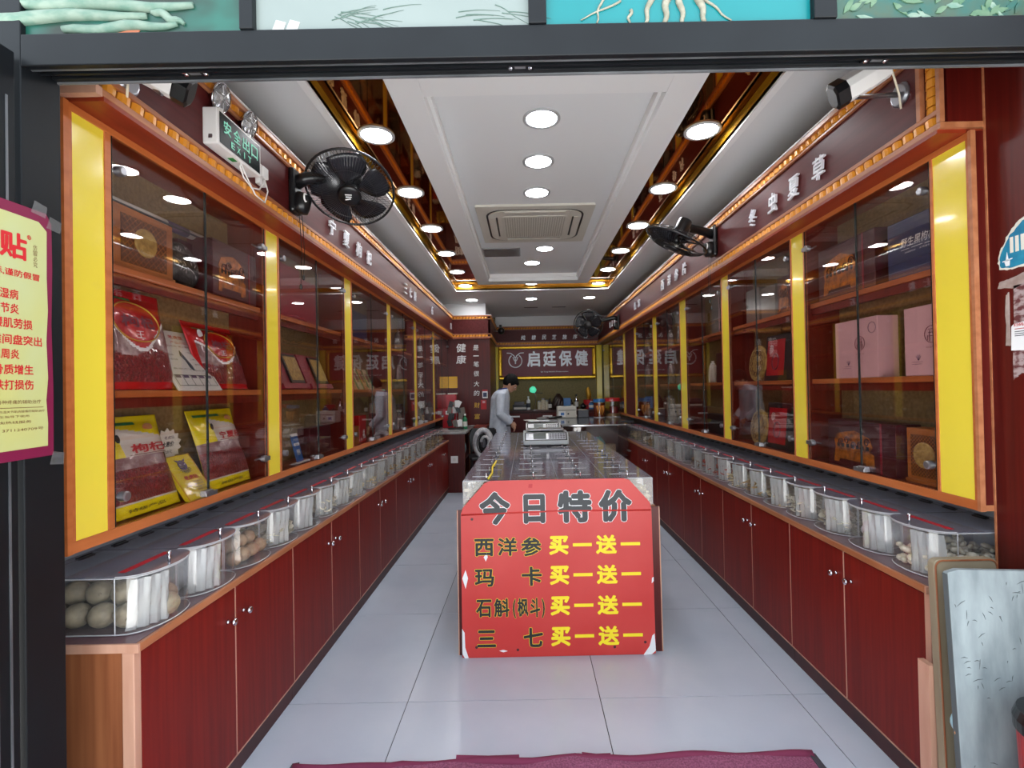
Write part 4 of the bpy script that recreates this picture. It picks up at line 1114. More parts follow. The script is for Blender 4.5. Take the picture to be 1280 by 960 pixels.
# second left cabinet
for yy, lab in [(2.545, 'crimson presentation box leaning open with a gilt picture, nearer one in the second left cabinet'), (2.86, 'crimson presentation box leaning open with a gilt picture, farther one in the second left cabinet')]:
    o = box_thing('presentation_box', -1, yy, 1.319, 0.29, 0.215, 0.030, 'box_crimson', lab, 'presentation box', 0.03, 22)
    part('box_lip', MB().box(-0.145, 0.145, -0.02, 0.0, 0.0, 0.03), 'box_crimson', o, bevel=0.002)
    part('picture_mount', MB().box(-0.03, 0.125, -0.012, 0.0, 0.035, 0.20), 'box_black', o, bevel=0.002)
    part('gilt_picture', MB().box(-0.018, 0.113, -0.014, -0.012, 0.05, 0.185), 'gold_disc', o)
box_thing('gift_box', -1, 2.50, 1.689, 0.26, 0.27, 0.09, 'box_crimson', 'tall crimson box at the near end of the top shelf of the second left cabinet', 'gift box', 0.04)
box_thing('gift_box', -1, 2.76, 1.689, 0.22, 0.24, 0.08, 'box_crimson', 'shorter crimson box next to the tall one in the second left cabinet', 'gift box', 0.05)
o = box_thing('payment_stand', -1, 2.59, 0.938, 0.075, 0.145, 0.006, 'blue_stand', 'small blue payment sign on a white foot in the second left cabinet', 'sign stand', 0.03, 14, bev=0.003)
part('foot', MB().box(-0.06, 0.07, -0.02, 0.06, -0.010, 0.0), 'white_plastic', o, bevel=0.003)
panel_on(o, 'white_square', -0.022, 0.022, 0.030, 0.070, 'blue_stand'); panel_on(o, 'code_panel', -0.018, 0.020, 0.034, 0.066, 'ink_white')
lettering('推荐使用', o, 'ink_white', 0, 0.118, 0.05, 0.011, -0.0016, 0.0)
panel_on(o, 'white_plate', -0.03, 0.03, 0.085, 0.10, 'ink_white'); lettering('支付', o, 'ink_grey', 0, 0.0925, 0.03, 0.010, -0.0022, 0.02)
part('top_cap', MB().slab_xz([(-0.036, 0.138), (0.036, 0.138), (0.030, 0.152), (-0.030, 0.152)], -0.002, 0.006), 'ink_white', o)
box_thing('gift_box', -1, 2.92, 0.928, 0.30, 0.17, 0.07, 'box_maroon', 'dark maroon box at the far end of the bottom shelf of the second left cabinet', 'gift box', 0.06)
# third left cabinet
for k in range(4):
    o = box_thing('snack_pack', -1, 3.44 + 0.12 * k, 1.319, 0.10, 0.17, 0.02, 'orange_pack' if k % 2 == 0 else 'slice_cream',
                  '%s leaning pack, %s from the near end, middle shelf of third left cabinet' % ('orange' if k % 2 == 0 else 'cream', ORD[k]), 'pack', 0.02, 24)
    panel_on(o, 'green_edge', 0.035, 0.049, 0.0, 0.17, 'ink_green')
    panel_on(o, 'dark_label', -0.03, 0.02, 0.06, 0.13, 'ink_brown')
o = box_thing('gift_box', -1, 3.62, 0.928, 0.15, 0.20, 0.08, 'bag_red', 'bright red box with white print on the bottom shelf of the third left cabinet', 'gift box', 0.04)
lettering('礼', o, 'ink_white', 0.02, 0.06, 0.06, 0.07, -0.0015, 0.05)
box_thing('gift_box', -1, 3.44, 0.928, 0.13, 0.13, 0.06, 'carved_wood', 'small tan box beside the bright red box in the third left cabinet', 'gift box', 0.03)
box_thing('gift_box', -1, 3.60, 1.689, 0.35, 0.20, 0.07, 'box_navy', 'navy box on the top shelf of the third left cabinet', 'gift box', 0.05)
# lumpy clear-wrapped goods
def lump(side, y, z, w, h, label, mat='bag_silver', dep=0.035, seed=0, cat='wrapped bag'):
    loc, rz = place(side, y, z, dep)
    o = root('wrapped_bag', loc, label, cat, 'clear wrapped goods in the %s cabinets' % ('left' if side < 0 else 'right'), rz=rz)
    rg = random.Random(seed); ph = [rg.uniform(0, 6) for _ in range(5)]
    rings = []
    for j in range(11):
        t = j / 10; r = (1 - 0.75 * t ** 2.2) * (0.85 + 0.15 * math.sin(3 * t + ph[0]))
        if j == 9: r = 0.16
        if j == 10: r = 0.26
        rings.append([(w / 2 * r * math.cos(a) * (1 + 0.1 * math.sin(3 * a + ph[1] + 5 * t)), 0.05 + 0.045 * r * math.sin(a) * (1 + 0.12 * math.sin(4 * a + ph[2])), h * t) for a in [2 * math.pi * k / 20 for k in range(20)]])
    part('sack', MB().loft(rings), mat, o, smooth=True)
    part('tie', MB().lathe([(0.016, 0), (0.018, 0.004), (0.016, 0.008)], (0, 0.05, h * 0.86), (0, 0, 1), 12), 'ink_white', o)
    return o
W3 = ['top', 'middle', 'bottom']
for i, (u, sd, ks) in enumerate([(LU[3], -1, 3), (LU[4], -1, 3), (RU[3], 1, 3), (RU[4], 1, 3)]):
    for j, z in enumerate((1.689, 1.319, 0.928)):
        for k in range(2):
            y = u[2] + 0.20 + 0.36 * k - (LY if sd < 0 else RY)
            lump(sd, y, z, 0.22, 0.19 + 0.04 * ((i + j + k) % 3), 'clear-wrapped lumpy bag, %s end of the %s shelf in the %s %s cabinet' % (['near', 'far'][k], W3[j], ORD[3 + i % 2], 'left' if sd < 0 else 'right'), seed=i * 9 + j * 3 + k)
# second right cabinet: framed red pictures and round discs
for z, lab in ((1.319, 'middle'), (0.928, 'bottom')):
    loc, rz = place(1, 2.80, z, 0.035)
    o = root('framed_picture', loc, 'black framed red picture on the %s shelf of the second right cabinet' % lab, 'picture', rz=rz, tilt=-R(5))
    part('frame', MB().box(-0.19, 0.19, 0.0, 0.05, 0, 0.265), 'box_black', o, bevel=0.004)
    part('red_picture', MB().box(-0.165, 0.03, -0.0015, 0.0, 0.03, 0.235), 'photo_red', o)
    part('side_panel', MB().box(0.055, 0.175, -0.0015, 0.0, 0.02, 0.245), 'box_black', o)
    lettering('参', o, 'ink_white', -0.115, 0.185, 0.05, 0.05, -0.002, 0.0)
    ring_on(o, -0.065, 0.11, 0.045, 0.004, 'ink_maroon', 'picture_wreath', sq=0.8)
    loc, rz = place(1, 3.075, z, 0.03)
    o = root('round_plaque', loc, 'round carved cream plaque on the %s shelf of the second right cabinet' % lab, 'plaque', rz=rz, tilt=-R(6))
    part('disc', MB().lathe([(0, -0.008), (0.095, -0.008), (0.108, -0.004), (0.110, 0.006), (0.0, 0.006)], (0, 0.0, 0.110), (0, 1, 0), 36), 'gold_disc', o)
    m = MB()
    for k in range(12):
        a = 2 * math.pi * k / 12; cx, cz = 0.068 * math.cos(a), 0.110 + 0.068 * math.sin(a)
        m.tube([(cx + 0.014 * math.cos(b), -0.0095, cz + 0.014 * math.sin(b)) for b in [R(30 * q) for q in range(12)]], 0.002, 4, closed=True)
    part('carved_rosettes', m, 'carved_dark', o)
o = gift(1, 2.72, 1.689, 0.16, 0.20, 'small maroon box with orange ornament, top shelf of the second right cabinet', 0.03)
for k in range(2): box_thing('gift_box', 1, 2.95 + 0.2 * k, 1.689, 0.17, 0.19 + 0.02 * k, 0.07, 'box_grey', '%s grey carton on the top shelf of the second right cabinet' % ['nearer', 'farther'][k], 'gift box', 0.05)
o = box_thing('gift_box', 1, 3.73, 1.689, 0.16, 0.26, 0.08, 'box_grey', 'tall grey box with a pale edge on the top shelf of the third right cabinet', 'gift box', 0.04)
panel_on(o, 'pale_edge', 0.066, 0.080, 0.0, 0.26, 'box_pink')
box_thing('gift_box', 1, 3.70, 1.319, 0.12, 0.22, 0.07, 'box_maroon', 'dark red box on the middle shelf of the third right cabinet', 'gift box', 0.05)
lump(1, 3.92, 1.319, 0.16, 0.17, 'cream cloth bundle at the far end of the middle shelf of the third right cabinet', 'bag_white', seed=77)
box_thing('gift_box', 1, 3.80, 0.928, 0.34, 0.15, 0.07, 'box_black', 'low black box on the bottom shelf of the third right cabinet', 'gift box', 0.05)

# ================================================================== ACRYLIC BINS
def bin_outline(w=0.226, back=-0.17, sh=0.088, apex=0.172, n=12):
    pts = [(back, -w / 2), (sh, -w / 2)]
    for k in range(1, n):
        t = k / n; a = math.pi * t
        pts.append((sh + (apex - sh) * math.sin(a) ** 0.8, -w / 2 * math.cos(a)))
    return pts + [(sh, w / 2), (back, w / 2)]
_po = bin_outline()
def open_wall(po, z0, z1, skip_last=False):
    m = MB(); n = len(po)
    for i in range(n):
        a, b = po[i], po[(i + 1) % n]
        m.quad((a[0], a[1], z0), (b[0], b[1], z0), (b[0], b[1], z1), (a[0], a[1], z1))
    m.add([(p[0], p[1], z0) for p in po], [tuple(range(n))])
    return m
BH = 0.150
shell = open_wall(_po, 0.002, BH); shell_me = shell.mesh('shell', 'acrylic', smooth=False)
_e = MB().tube([(p[0], p[1], BH) for p in _po], 0.0016, 5, closed=True).tube([(p[0], p[1], 0.003) for p in _po], 0.0018, 5, closed=True)
for p in (_po[1], _po[-2]): _e.tube([(p[0], p[1], 0.003), (p[0], p[1], BH)], 0.0013, 5)
edge_me = _e.mesh('shell_edge', 'acrylic_edge')
lid_po = bin_outline(0.228, -0.135, 0.090, 0.175)
lid_me = MB().slab_xy(lid_po, BH + 0.003, BH + 0.006).mesh('lid', 'acrylic_lid'); fix_normals(lid_me)
lidedge_me = MB().tube([(p[0], p[1], BH + 0.0045) for p in lid_po[1:-1]], 0.0013, 4).mesh('lid_edge', 'acrylic_edge')
rear_me = MB().box(-0.17, -0.138, -0.1135, 0.1135, BH + 0.002, BH + 0.006).mesh('rear_strip', 'acrylic_lid'); fix_normals(rear_me)
hinge_me = MB().box(-0.148, -0.128, -0.022, 0.022, BH + 0.006, BH + 0.009).cyl((-0.138, -0.022, BH + 0.009), (-0.138, 0.022, BH + 0.009), 0.003, 6).mesh('hinge', 'black_plastic'); fix_normals(hinge_me)
bk_me = MB().lathe([(0.004, 0), (0.0032, 0.006), (0.0055, 0.012), (0.0032, 0.018), (0.006, 0.024), (0.0058, 0.029), (0.0, 0.031)], n=10).mesh('knob', 'chrome', smooth=True); fix_normals(bk_me)
strip_me = MB().box(0.074, 0.094, -0.085, 0.085, BH + 0.0062, BH + 0.0072).mesh('red_strip', 'red_label'); fix_normals(strip_me)

def reflection_mesh(sd, wd):  # added wavy strip imitating the outdoor reflection on a bin's curved front
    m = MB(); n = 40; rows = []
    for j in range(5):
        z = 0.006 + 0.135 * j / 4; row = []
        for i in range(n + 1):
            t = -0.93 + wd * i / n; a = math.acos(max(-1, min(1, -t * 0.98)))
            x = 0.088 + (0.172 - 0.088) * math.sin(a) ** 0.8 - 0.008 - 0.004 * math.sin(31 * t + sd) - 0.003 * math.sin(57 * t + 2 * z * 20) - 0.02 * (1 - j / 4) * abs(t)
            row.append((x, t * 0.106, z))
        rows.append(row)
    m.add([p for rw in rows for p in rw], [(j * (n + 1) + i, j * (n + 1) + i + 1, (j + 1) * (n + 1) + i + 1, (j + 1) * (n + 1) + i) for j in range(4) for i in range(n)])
    return m.mesh('reflection_strip', 'painted_reflection', smooth=True)
reflection_me = [reflection_mesh(0, 0.78), reflection_mesh(2, 0.62), reflection_mesh(4, 0.50)]
def pieces(kind, mat, seed, n, top=0.10, w=0.21, x0=-0.16, x1=0.15, sz=0.016):
    rg = random.Random(seed); m = MB(); k = 0
    while k < n:
        x, y = rg.uniform(x0, x1), rg.uniform(-w / 2, w / 2)
        if x > 0.085 and (x - 0.085) / 0.078 > math.sqrt(max(0, 1 - (2 * y / w) ** 2)): continue
        h = top * (0.86 + 0.14 * math.sin(9 * x + 2) * math.cos(11 * y + 1))
        z = 0.006 + (h - 0.006) * (k / n) ** 0.8
        k += 1
        r = Matrix.Rotation(rg.uniform(0, 6.28), 3, 'Z') @ Matrix.Rotation(rg.uniform(-0.9, 0.9), 3, 'X') @ Matrix.Rotation(rg.uniform(-0.5, 0.5), 3, 'Y')
        c = Vector((x, y, z)); s = sz * rg.uniform(0.7, 1.3)
        if kind == 'slice':
            nn = 7; th = 0.0018; a = rg.uniform(0.6, 1.0)
            ring = [Vector((s * math.cos(6.283 * q / nn) * rg.uniform(.85, 1.1), a * s * math.sin(6.283 * q / nn) * rg.uniform(.85, 1.1), 0)) for q in range(nn)]
            ring2 = [v + Vector((0, 0, th + 0.1 * v.x)) for v in ring]
            vs = [c + r @ v for v in ring] + [c + r @ v for v in ring2]
            m.add(vs, [tuple(range(nn - 1, -1, -1)), tuple(range(nn, 2 * nn))] + [(i, (i + 1) % nn, nn + (i + 1) % nn, nn + i) for i in range(nn)])
        elif kind == 'stick':
            L = s * 2.6; pts = [c + r @ Vector((L * (t - 0.5), 0.12 * L * math.sin(3 * t + k), 0)) for t in (0, 0.35, 0.7, 1)]
            m.tube(pts, [s * .16, s * .26, s * .24, s * .10], 5)
        elif kind == 'nub':
            m.ball(c, s * 0.8, 7, 5, (1, rg.uniform(.5, .8), rg.uniform(.5, .8)), r)
        elif kind == 'ring':
            nn = 10; R1, R0, th = s, s * 0.45, 0.004
            vs = []
            for rr, zz in ((R1, 0), (R1, th), (R0, th), (R0, 0)):
                vs += [c + r @ Vector((rr * math.cos(6.283 * q / nn), rr * math.sin(6.283 * q / nn), zz)) for q in range(nn)]
            m.mat(0)
            for a in range(4):
                b = (a + 1) % 4
                m.cur = 1 if a in (2,) else 0
                m.add([], [])
                o_ = len(m.v)
                if a == 0: base_ = o_; m.v += [tuple(v) for v in vs]
                for q in range(nn):
                    m.f.append((base_ + a * nn + q, base_ + a * nn + (q + 1) % nn, base_ + b * nn + (q + 1) % nn, base_ + b * nn + q)); m.mi.append(1 if a == 2 else 0)
            m.cur = 0
        elif kind == 'curl':
            pts = [c + r @ Vector((s * math.cos(t) * (1 - t / 14), s * math.sin(t) * (1 - t / 14), 0.0015 * t)) for t in [0.7 * q for q in range(8)]]
            m.tube(pts, s * 0.20, 4)
    mats = [mat, 'ring_core'] if kind == 'ring' else mat
    me = m.mesh('dried_goods', mats, smooth=kind in ('nub',)); fix_normals(me)
    return me
KINDS = {
    'white slices': ('slice', 'slice_white', 300, 0.085, 0.017), 'cream root chips': ('nub', 'slice_cream', 230, 0.085, 0.014),
    'pale sticks': ('stick', 'slice_cream', 230, 0.09, 0.020), 'white curled slices': ('curl', 'slice_white', 230, 0.09, 0.015),
    'tan root pieces': ('nub', 'slice_tan', 220, 0.09, 0.014), 'tan sticks': ('stick', 'slice_tan', 240, 0.09, 0.020),
    'red-brown rings': ('ring', 'ring_red', 170, 0.115, 0.017), 'brown leaf pieces': ('slice', 'slice_brown', 280, 0.10, 0.015),
    'whitish clumps': ('nub', 'slice_white', 160, 0.075, 0.020)}
_goods = {}
def goods(kind):
    if kind not in _goods:
        k, m, n, top, sz = KINDS[kind]; _goods[kind] = pieces(k, m, len(_goods) + 11, n, top, sz=sz)
    return _goods[kind]
def bag_inside(x, y, z, rz, label, group=None, seed=1, sc=1.0):
    rg = random.Random(seed); ph = [rg.uniform(0, 6) for _ in range(6)]
    rings = []
    for j in range(12):
        t = j / 11; r = (math.sin(math.pi * (0.12 + 0.80 * t)) ** 0.5)
        ring = []
        for k in range(32):
            a = 2 * math.pi * k / 32
            f = r * (1 + 0.10 * math.sin(5 * a + ph[0] + 2 * t) + 0.07 * math.sin(9 * a + ph[1] - 3 * t) + 0.05 * math.sin(14 * a + ph[2]))
            cx, sy = math.cos(a), math.sin(a)
            ring.append((0.125 * f * math.copysign(abs(cx) ** 0.7, cx), 0.085 * f * math.copysign(abs(sy) ** 0.7, sy), 0.004 + 0.125 * sc * t + 0.006 * math.sin(4 * a + ph[3])))
        rings.append(ring)
    me = MB().loft(rings).mesh('plastic_bag', 'bag_white_plastic', smooth=True); fix_normals(me)
    o = link('plastic_bag', me, None, loc=(x, y, z)); o.rotation_euler = (0, 0, rz)
    tag(o, label, 'plastic bag', group); return o

def bin_at(x, y, z, rz, label, group, far=False, painted_reflection=0):
    o = root('acrylic_bin', (x, y, z), label, 'storage bin', group, rz=rz)
    link('shell', shell_me, o); e_ = link('shell_edge', edge_me, o)
    l_ = link('lid', lid_me, o); link('lid_edge', lidedge_me, l_)
    k_ = link('knob', bk_me, l_, loc=(0.150, 0, BH + 0.006)); link('red_strip', strip_me, l_)
    link('rear_strip', rear_me, o)
    if painted_reflection:
        q_ = link('reflection_strip', reflection_me[int(y * 13) % 3], o); q_.scale = (1, painted_reflection, 1)
    if not far:
        for dy in (-0.055, 0.055): link('hinge', hinge_me, o, loc=(0, dy, 0))
    return o
LB = ['balls', 'bag', 'brown balls', 'white slices', 'bag', 'white curled slices', 'white slices', 'cream root chips', 'pale sticks', 'cream root chips', 'tan sticks', 'pale sticks',
      'tan sticks', 'tan root pieces', 'brown leaf pieces', 'brown leaf pieces', 'tan root pieces', 'tan sticks', 'brown leaf pieces', 'tan sticks']
RB = ['whitish clumps', 'bagwhite', 'white slices', 'white curled slices', 'cream root chips', 'tan sticks', 'pale sticks', 'red-brown rings', 'red-brown rings', 'brown leaf pieces', None, 'bag', 'white slices', None, 'bag',
      'tan sticks', 'white slices', None, 'pale sticks', 'cream root chips']
def fill(kind, x, y, z, rz, where, i):
    if kind is None: return
    if kind in ('bag', 'bagwhite'):
        bag_inside(x - 0.01 * math.cos(rz), y, z + 0.001, rz, 'crumpled clear plastic bag inside the ' + where, seed=i + 20, sc=0.9 if kind == 'bag' else 0.8); return
    if kind in ('balls', 'brown balls'):
        rg = random.Random(5); big = kind == 'balls'
        r = 0.033 if big else 0.027
        mb = MB().ball((0, 0, 0), r, 18, 12, (1, 1, 1.0))
        mb.lathe([(r * 0.14, -0.002), (r * 0.10, 0.003), (0, 0.003)], (0, 0, r * 0.98), (0, 0, 1), 8)
        me = mb.mesh('dried_fruit', 'ball_shell' if big else 'ball_brown', smooth=True)
        st_ = r * 2.02; pos = []
        nx, ny = (4, 3) if big else (5, 4)
        for a in range(nx):
            for b in range(ny):
                pos.append((-0.12 + a * st_ * 1.03, (b - (ny - 1) / 2) * st_ * 1.02, r + 0.004, 'lower', a, b if rz == 0 else ny - 1 - b))
        if big: pos += [(0.142, 0.0, r + 0.004, 'lower', nx, 1)]
        for a in range(nx - 1):
            for b in range(ny - 1):
                if (a + b) % 4 != 3 or not big: pos.append((-0.12 + (a + .5) * st_ * 1.03, (b - (ny - 2) / 2) * st_ * 1.02, r * 2.43 + 0.006, 'upper', a, b))
        for px, py, pz, ly, ra, cb in pos:
            o = link('dried_fruit', me, None, loc=(x + px * math.cos(rz), y + py, z + pz))
            o.rotation_euler = (rg.uniform(-2, 2), rg.uniform(-2, 2), rg.uniform(0, 6)); 
            o.scale = [rg.uniform(0.96, 1.0)] * 3
            tag(o, '%s round fruit, %s layer, %s row from wall, %s front, %s left bin' % ('grey-brown' if big else 'small brown', ly, ORD[ra], ['nearest the', 'second from', 'third from', 'fourth from'][cb], 'first' if big else 'third'), 'dried fruit', 'dried fruit in the ' + where)
        return
    o = link('dried_goods', goods(kind), None, loc=(x, y, z)); o.rotation_euler = (0, 0, rz)
    if i % 2: o.scale = (1, -1, 1)
    tag(o, kind + ' heaped inside the ' + where, 'dried herbs', None, 'stuff')
for k in range(20):
    y = 1.408 + 0.2335 * k
    wh = '%s bin of the left worktop' % ORD[k]
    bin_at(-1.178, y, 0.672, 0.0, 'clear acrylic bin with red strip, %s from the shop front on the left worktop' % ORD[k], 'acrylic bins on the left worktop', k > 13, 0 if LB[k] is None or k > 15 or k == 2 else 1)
    fill(LB[k], -1.178, y, 0.672, 0.0, wh, k)
for k in range(20):
    y = 1.650 + 0.2335 * k
    wh = '%s bin of the right worktop' % ORD[k]
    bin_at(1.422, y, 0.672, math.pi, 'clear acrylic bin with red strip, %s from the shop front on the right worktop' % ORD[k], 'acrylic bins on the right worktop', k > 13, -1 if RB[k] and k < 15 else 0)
    fill(RB[k], 1.422, y, 0.672, math.pi, wh, k)

# ================================================================== CENTRAL ISLAND
isl = root('island_cabinet', (0.14, 3.85, 0), 'low dark red island cabinet in the middle of the aisle carrying rows of acrylic bins', 'cabinet')
part('carcass', MB().box(-0.325, 0.605, 2.47, 5.26, 0.06, 0.690), 'dark_wood', isl, world=True, bevel=0.002)
part('plinth', MB().box(-0.30, 0.58, 2.49, 5.24, 0.0, 0.06), 'kick', isl, world=True)
part('top_board', MB().box(-0.335, 0.632, 2.458, 5.27, 0.690, 0.708), 'rail_wood', isl, world=True, bevel=0.002)
IW, ID, IH = 0.2375, 0.2045, 0.134
def rect_po(w, d): return [(-w / 2, -d / 2), (w / 2, -d / 2), (w / 2, d / 2), (-w / 2, d / 2)]
_ipo = rect_po(IW - 0.003, ID - 0.003)
ish = open_wall(_ipo, 0.002, IH).mesh('shell', 'acrylic')
_e = MB().tube([(p[0], p[1], IH) for p in _ipo], 0.0017, 4, closed=True)
for p in _ipo: _e.tube([(p[0], p[1], 0.003), (p[0], p[1], IH)], 0.0013, 4)
ied = _e.mesh('shell_edge', 'acrylic_edge')
ilid = MB().slab_xy(rect_po(IW - 0.004, ID - 0.006), IH + 0.002, IH + 0.005).mesh('lid', 'acrylic_lid'); fix_normals(ilid)
ilab = MB().box(-0.08, 0.06, -0.004, 0.012, IH + 0.0052, IH + 0.006).mesh('label_plate', 'acrylic_edge'); fix_normals(ilab)
ihin = MB().box(-0.02, 0.02, ID / 2 - 0.014, ID / 2 - 0.004, IH + 0.005, IH + 0.008).mesh('hinge', 'black_plastic'); fix_normals(ihin)
def igoods(kind, mat, seed):
    me = pieces(kind, mat, seed, 190, 0.085, w=0.20, x0=-0.095, x1=0.095, sz=0.016); return me
IG = [igoods('slice', 'slice_white', 71), igoods('nub', 'slice_cream', 72), igoods('stick', 'slice_tan', 73), igoods('slice', 'slice_cream', 74)]
IGN = ['white slices', 'cream root chips', 'tan sticks', 'cream slices']
colw = ['left-hand', 'inner left', 'inner right', 'right-hand']
for j in range(13):
    for i in range(4):
        x = -0.332 + IW * (i + 0.5) + 0.004; y = 2.462 + ID * (j + 0.5) + 0.001 * j
        o = root('acrylic_bin', (x, y, 0.708), 'flat-lidded clear bin on the island, %s column, %s row behind the red sign' % (colw[i], ORD[j]), 'storage bin', 'acrylic bins on the island')
        link('shell', ish, o); link('shell_edge', ied, o); l_ = link('lid', ilid, o)
        link('knob', bk_me, l_, loc=(-0.002, -ID / 2 + 0.030, IH + 0.005))
        if j < 9: link('label_plate', ilab, l_)
        if j < 5: link('hinge', ihin, o)
        g_ = (i * 2 + j) % 4 if j else [0, 1, 2, 1][i]
        c = link('dried_goods', IG[g_], None, loc=(x, y, 0.709)); c.rotation_euler = (0, 0, math.pi / 2 * 0)
        c.scale = (1.08, 0.88, 1.0)
        tag(c, '%s in the %s column, %s row of island bins' % (IGN[g_], colw[i], ORD[j]), 'dried herbs', None, 'stuff')

# red price board leaning on the front of the island
sg = root('price_board', (0.134, 2.402, 0.0), 'big red price board with black and yellow characters leaning on the island front', 'sign', tilt=-R(2.2))
BW, BHt = 0.938, 0.850
hw = BW / 2
out = [(-hw, 0.004), (-hw + 0.01, 0.0), (hw - 0.02, 0.002), (hw, 0.006), (hw, 0.700), (hw - 0.008, 0.732), (hw - 0.105, BHt - 0.008), (hw - 0.135, BHt), (-hw + 0.15, BHt), (-hw + 0.118, BHt - 0.012), (-hw + 0.012, 0.722), (-hw, 0.690)]
part('red_face', MB().slab_xz(out, -0.004, 0.004), 'sign_red', sg)
def BX(px): return (px - 577.0) / 246.0 * BW - hw
def BZ(py): return (822.0 - py) / 221.0 * BHt
def bt_(s, x0, x1, y0, y1, mat, bold, y=-0.0052, ref=None):
    mb = MB(); text_into(mb, s, BX((x0 + x1) / 2), BZ((y0 + y1) / 2), (x1 - x0) / 246 * BW, (y1 - y0) / 221 * BHt, y, bold, ref=ref)
    link('character', mb.mesh('character', mat), sg)
for s, a, b, c, d in [('今', 601, 641, 615, 657), ('日', 658, 686, 619, 656), ('特', 702, 746, 615, 656), ('价', 755, 798, 615, 656)]:
    bt_(s, a, b, c, d, 'ink_white', 0.065, -0.0048, ref=0.045); bt_(s, a, b, c, d, 'ink_head', 0.045, -0.0056)
rows = [(684, 0), (721.5, 0), (759.5, 0), (797.5, 0)]
L1 = [('西', 594, 619, 674, 696), ('洋', 624, 649, 673, 696), ('参', 654, 680, 673, 697), ('玛', 594, 619, 712, 734), ('卡', 654, 680, 710, 734),
      ('石', 595, 615, 750, 772), ('斛', 618, 638, 749, 772), ('(', 642, 646, 750, 774), ('枫', 648, 662, 749, 772), ('斗', 664, 677, 749, 773), (')', 679, 683, 750, 774),
      ('三', 596, 620, 788, 809), ('七', 655, 680, 786, 810)]
for s, a, b, c, d in L1:
    bt_(s, a, b, c, d, 'ink_yellow', 0.048, -0.0048, ref=0.03); bt_(s, a, b, c, d, 'ink_black', 0.03, -0.0056)
for cy, _ in rows:
    bt_('买', 690, 715, cy - 12, cy + 12, 'ink_yellow', 0.045)
    mb = MB().box(BX(720.5), BX(745), -0.0056, -0.0048, BZ(cy + 1.8), BZ(cy - 2.2)); part('character', mb, 'ink_yellow', sg)
    bt_('送', 750, 777, cy - 12, cy + 12, 'ink_yellow', 0.04)
    mb = MB().box(BX(782), BX(807), -0.0056, -0.0048, BZ(cy + 1.8), BZ(cy - 2.2)); part('character', mb, 'ink_yellow', sg)
part('crease', MB().tube([(-hw + 0.004, -0.0030, 0.686), (0.0, -0.0032, 0.697), (hw - 0.004, -0.0030, 0.693)], 0.0045, 8), 'sign_red', sg, smooth=True)
rng = random.Random(9)
for pl in ([(-hw, 0.02), (-hw + 0.012, 0.0), (-hw + 0.03, 0.0), (-hw + 0.014, 0.05), (-hw + 0.012, 0.12), (-hw, 0.14)], [(-hw + 0.004, 0.38), (-hw + 0.02, 0.42), (-hw + 0.032, 0.38), (-hw + 0.02, 0.33)],
           [(hw - 0.06, 0.0), (hw - 0.02, 0.002), (hw, 0.02), (hw - 0.004, 0.10), (hw - 0.015, 0.09), (hw - 0.03, 0.04)], [(-0.29, 0.032), (-0.27, 0.036), (-0.25, 0.030), (-0.27, 0.025)], [(hw - 0.01, 0.34), (hw, 0.35), (hw, 0.37), (hw - 0.008, 0.365)],
           [(-hw + 0.11, 0.48), (-hw + 0.125, 0.50), (-hw + 0.13, 0.48), (-hw + 0.12, 0.46)]):
    part('chipped_patch', MB().slab_xz(pl, -0.0058, -0.004), 'ink_white', sg)
for x, z in [(-hw + 0.055, 0.665), (-0.20, 0.035), (0.27, 0.04), (-0.40, 0.05), (hw - 0.05, 0.06)]:
    part('dark_mark', MB().lathe([(0, 0), (0.007, 0.0), (0.006, 0.001)], (x, -0.0052, z), (0, -1, 0), 9), 'box_maroon', sg)
part('dark_mark', MB().slab_xz([(-0.135, 0.812), (-0.115, 0.812), (-0.113, 0.832), (-0.132, 0.830)], -0.0052, -0.004), 'ink_red', sg)
# wooden board behind the price board, its edge showing on the right
bb = root('backing_board', (0.145, 2.432, 0.0), 'brown board standing behind the red price board, its pale edge showing', 'board', tilt=-R(1.2))
part('board', MB().box(-0.497, 0.497, -0.006, 0.006, 0.0, 0.705), 'dark_wood', bb)
for sx in (-1, 1): part('pale_edge', MB().box(sx * 0.4995 - 0.0025, sx * 0.4995 + 0.0025, -0.0065, 0.0065, 0.0, 0.705), 'pale_edge', bb)

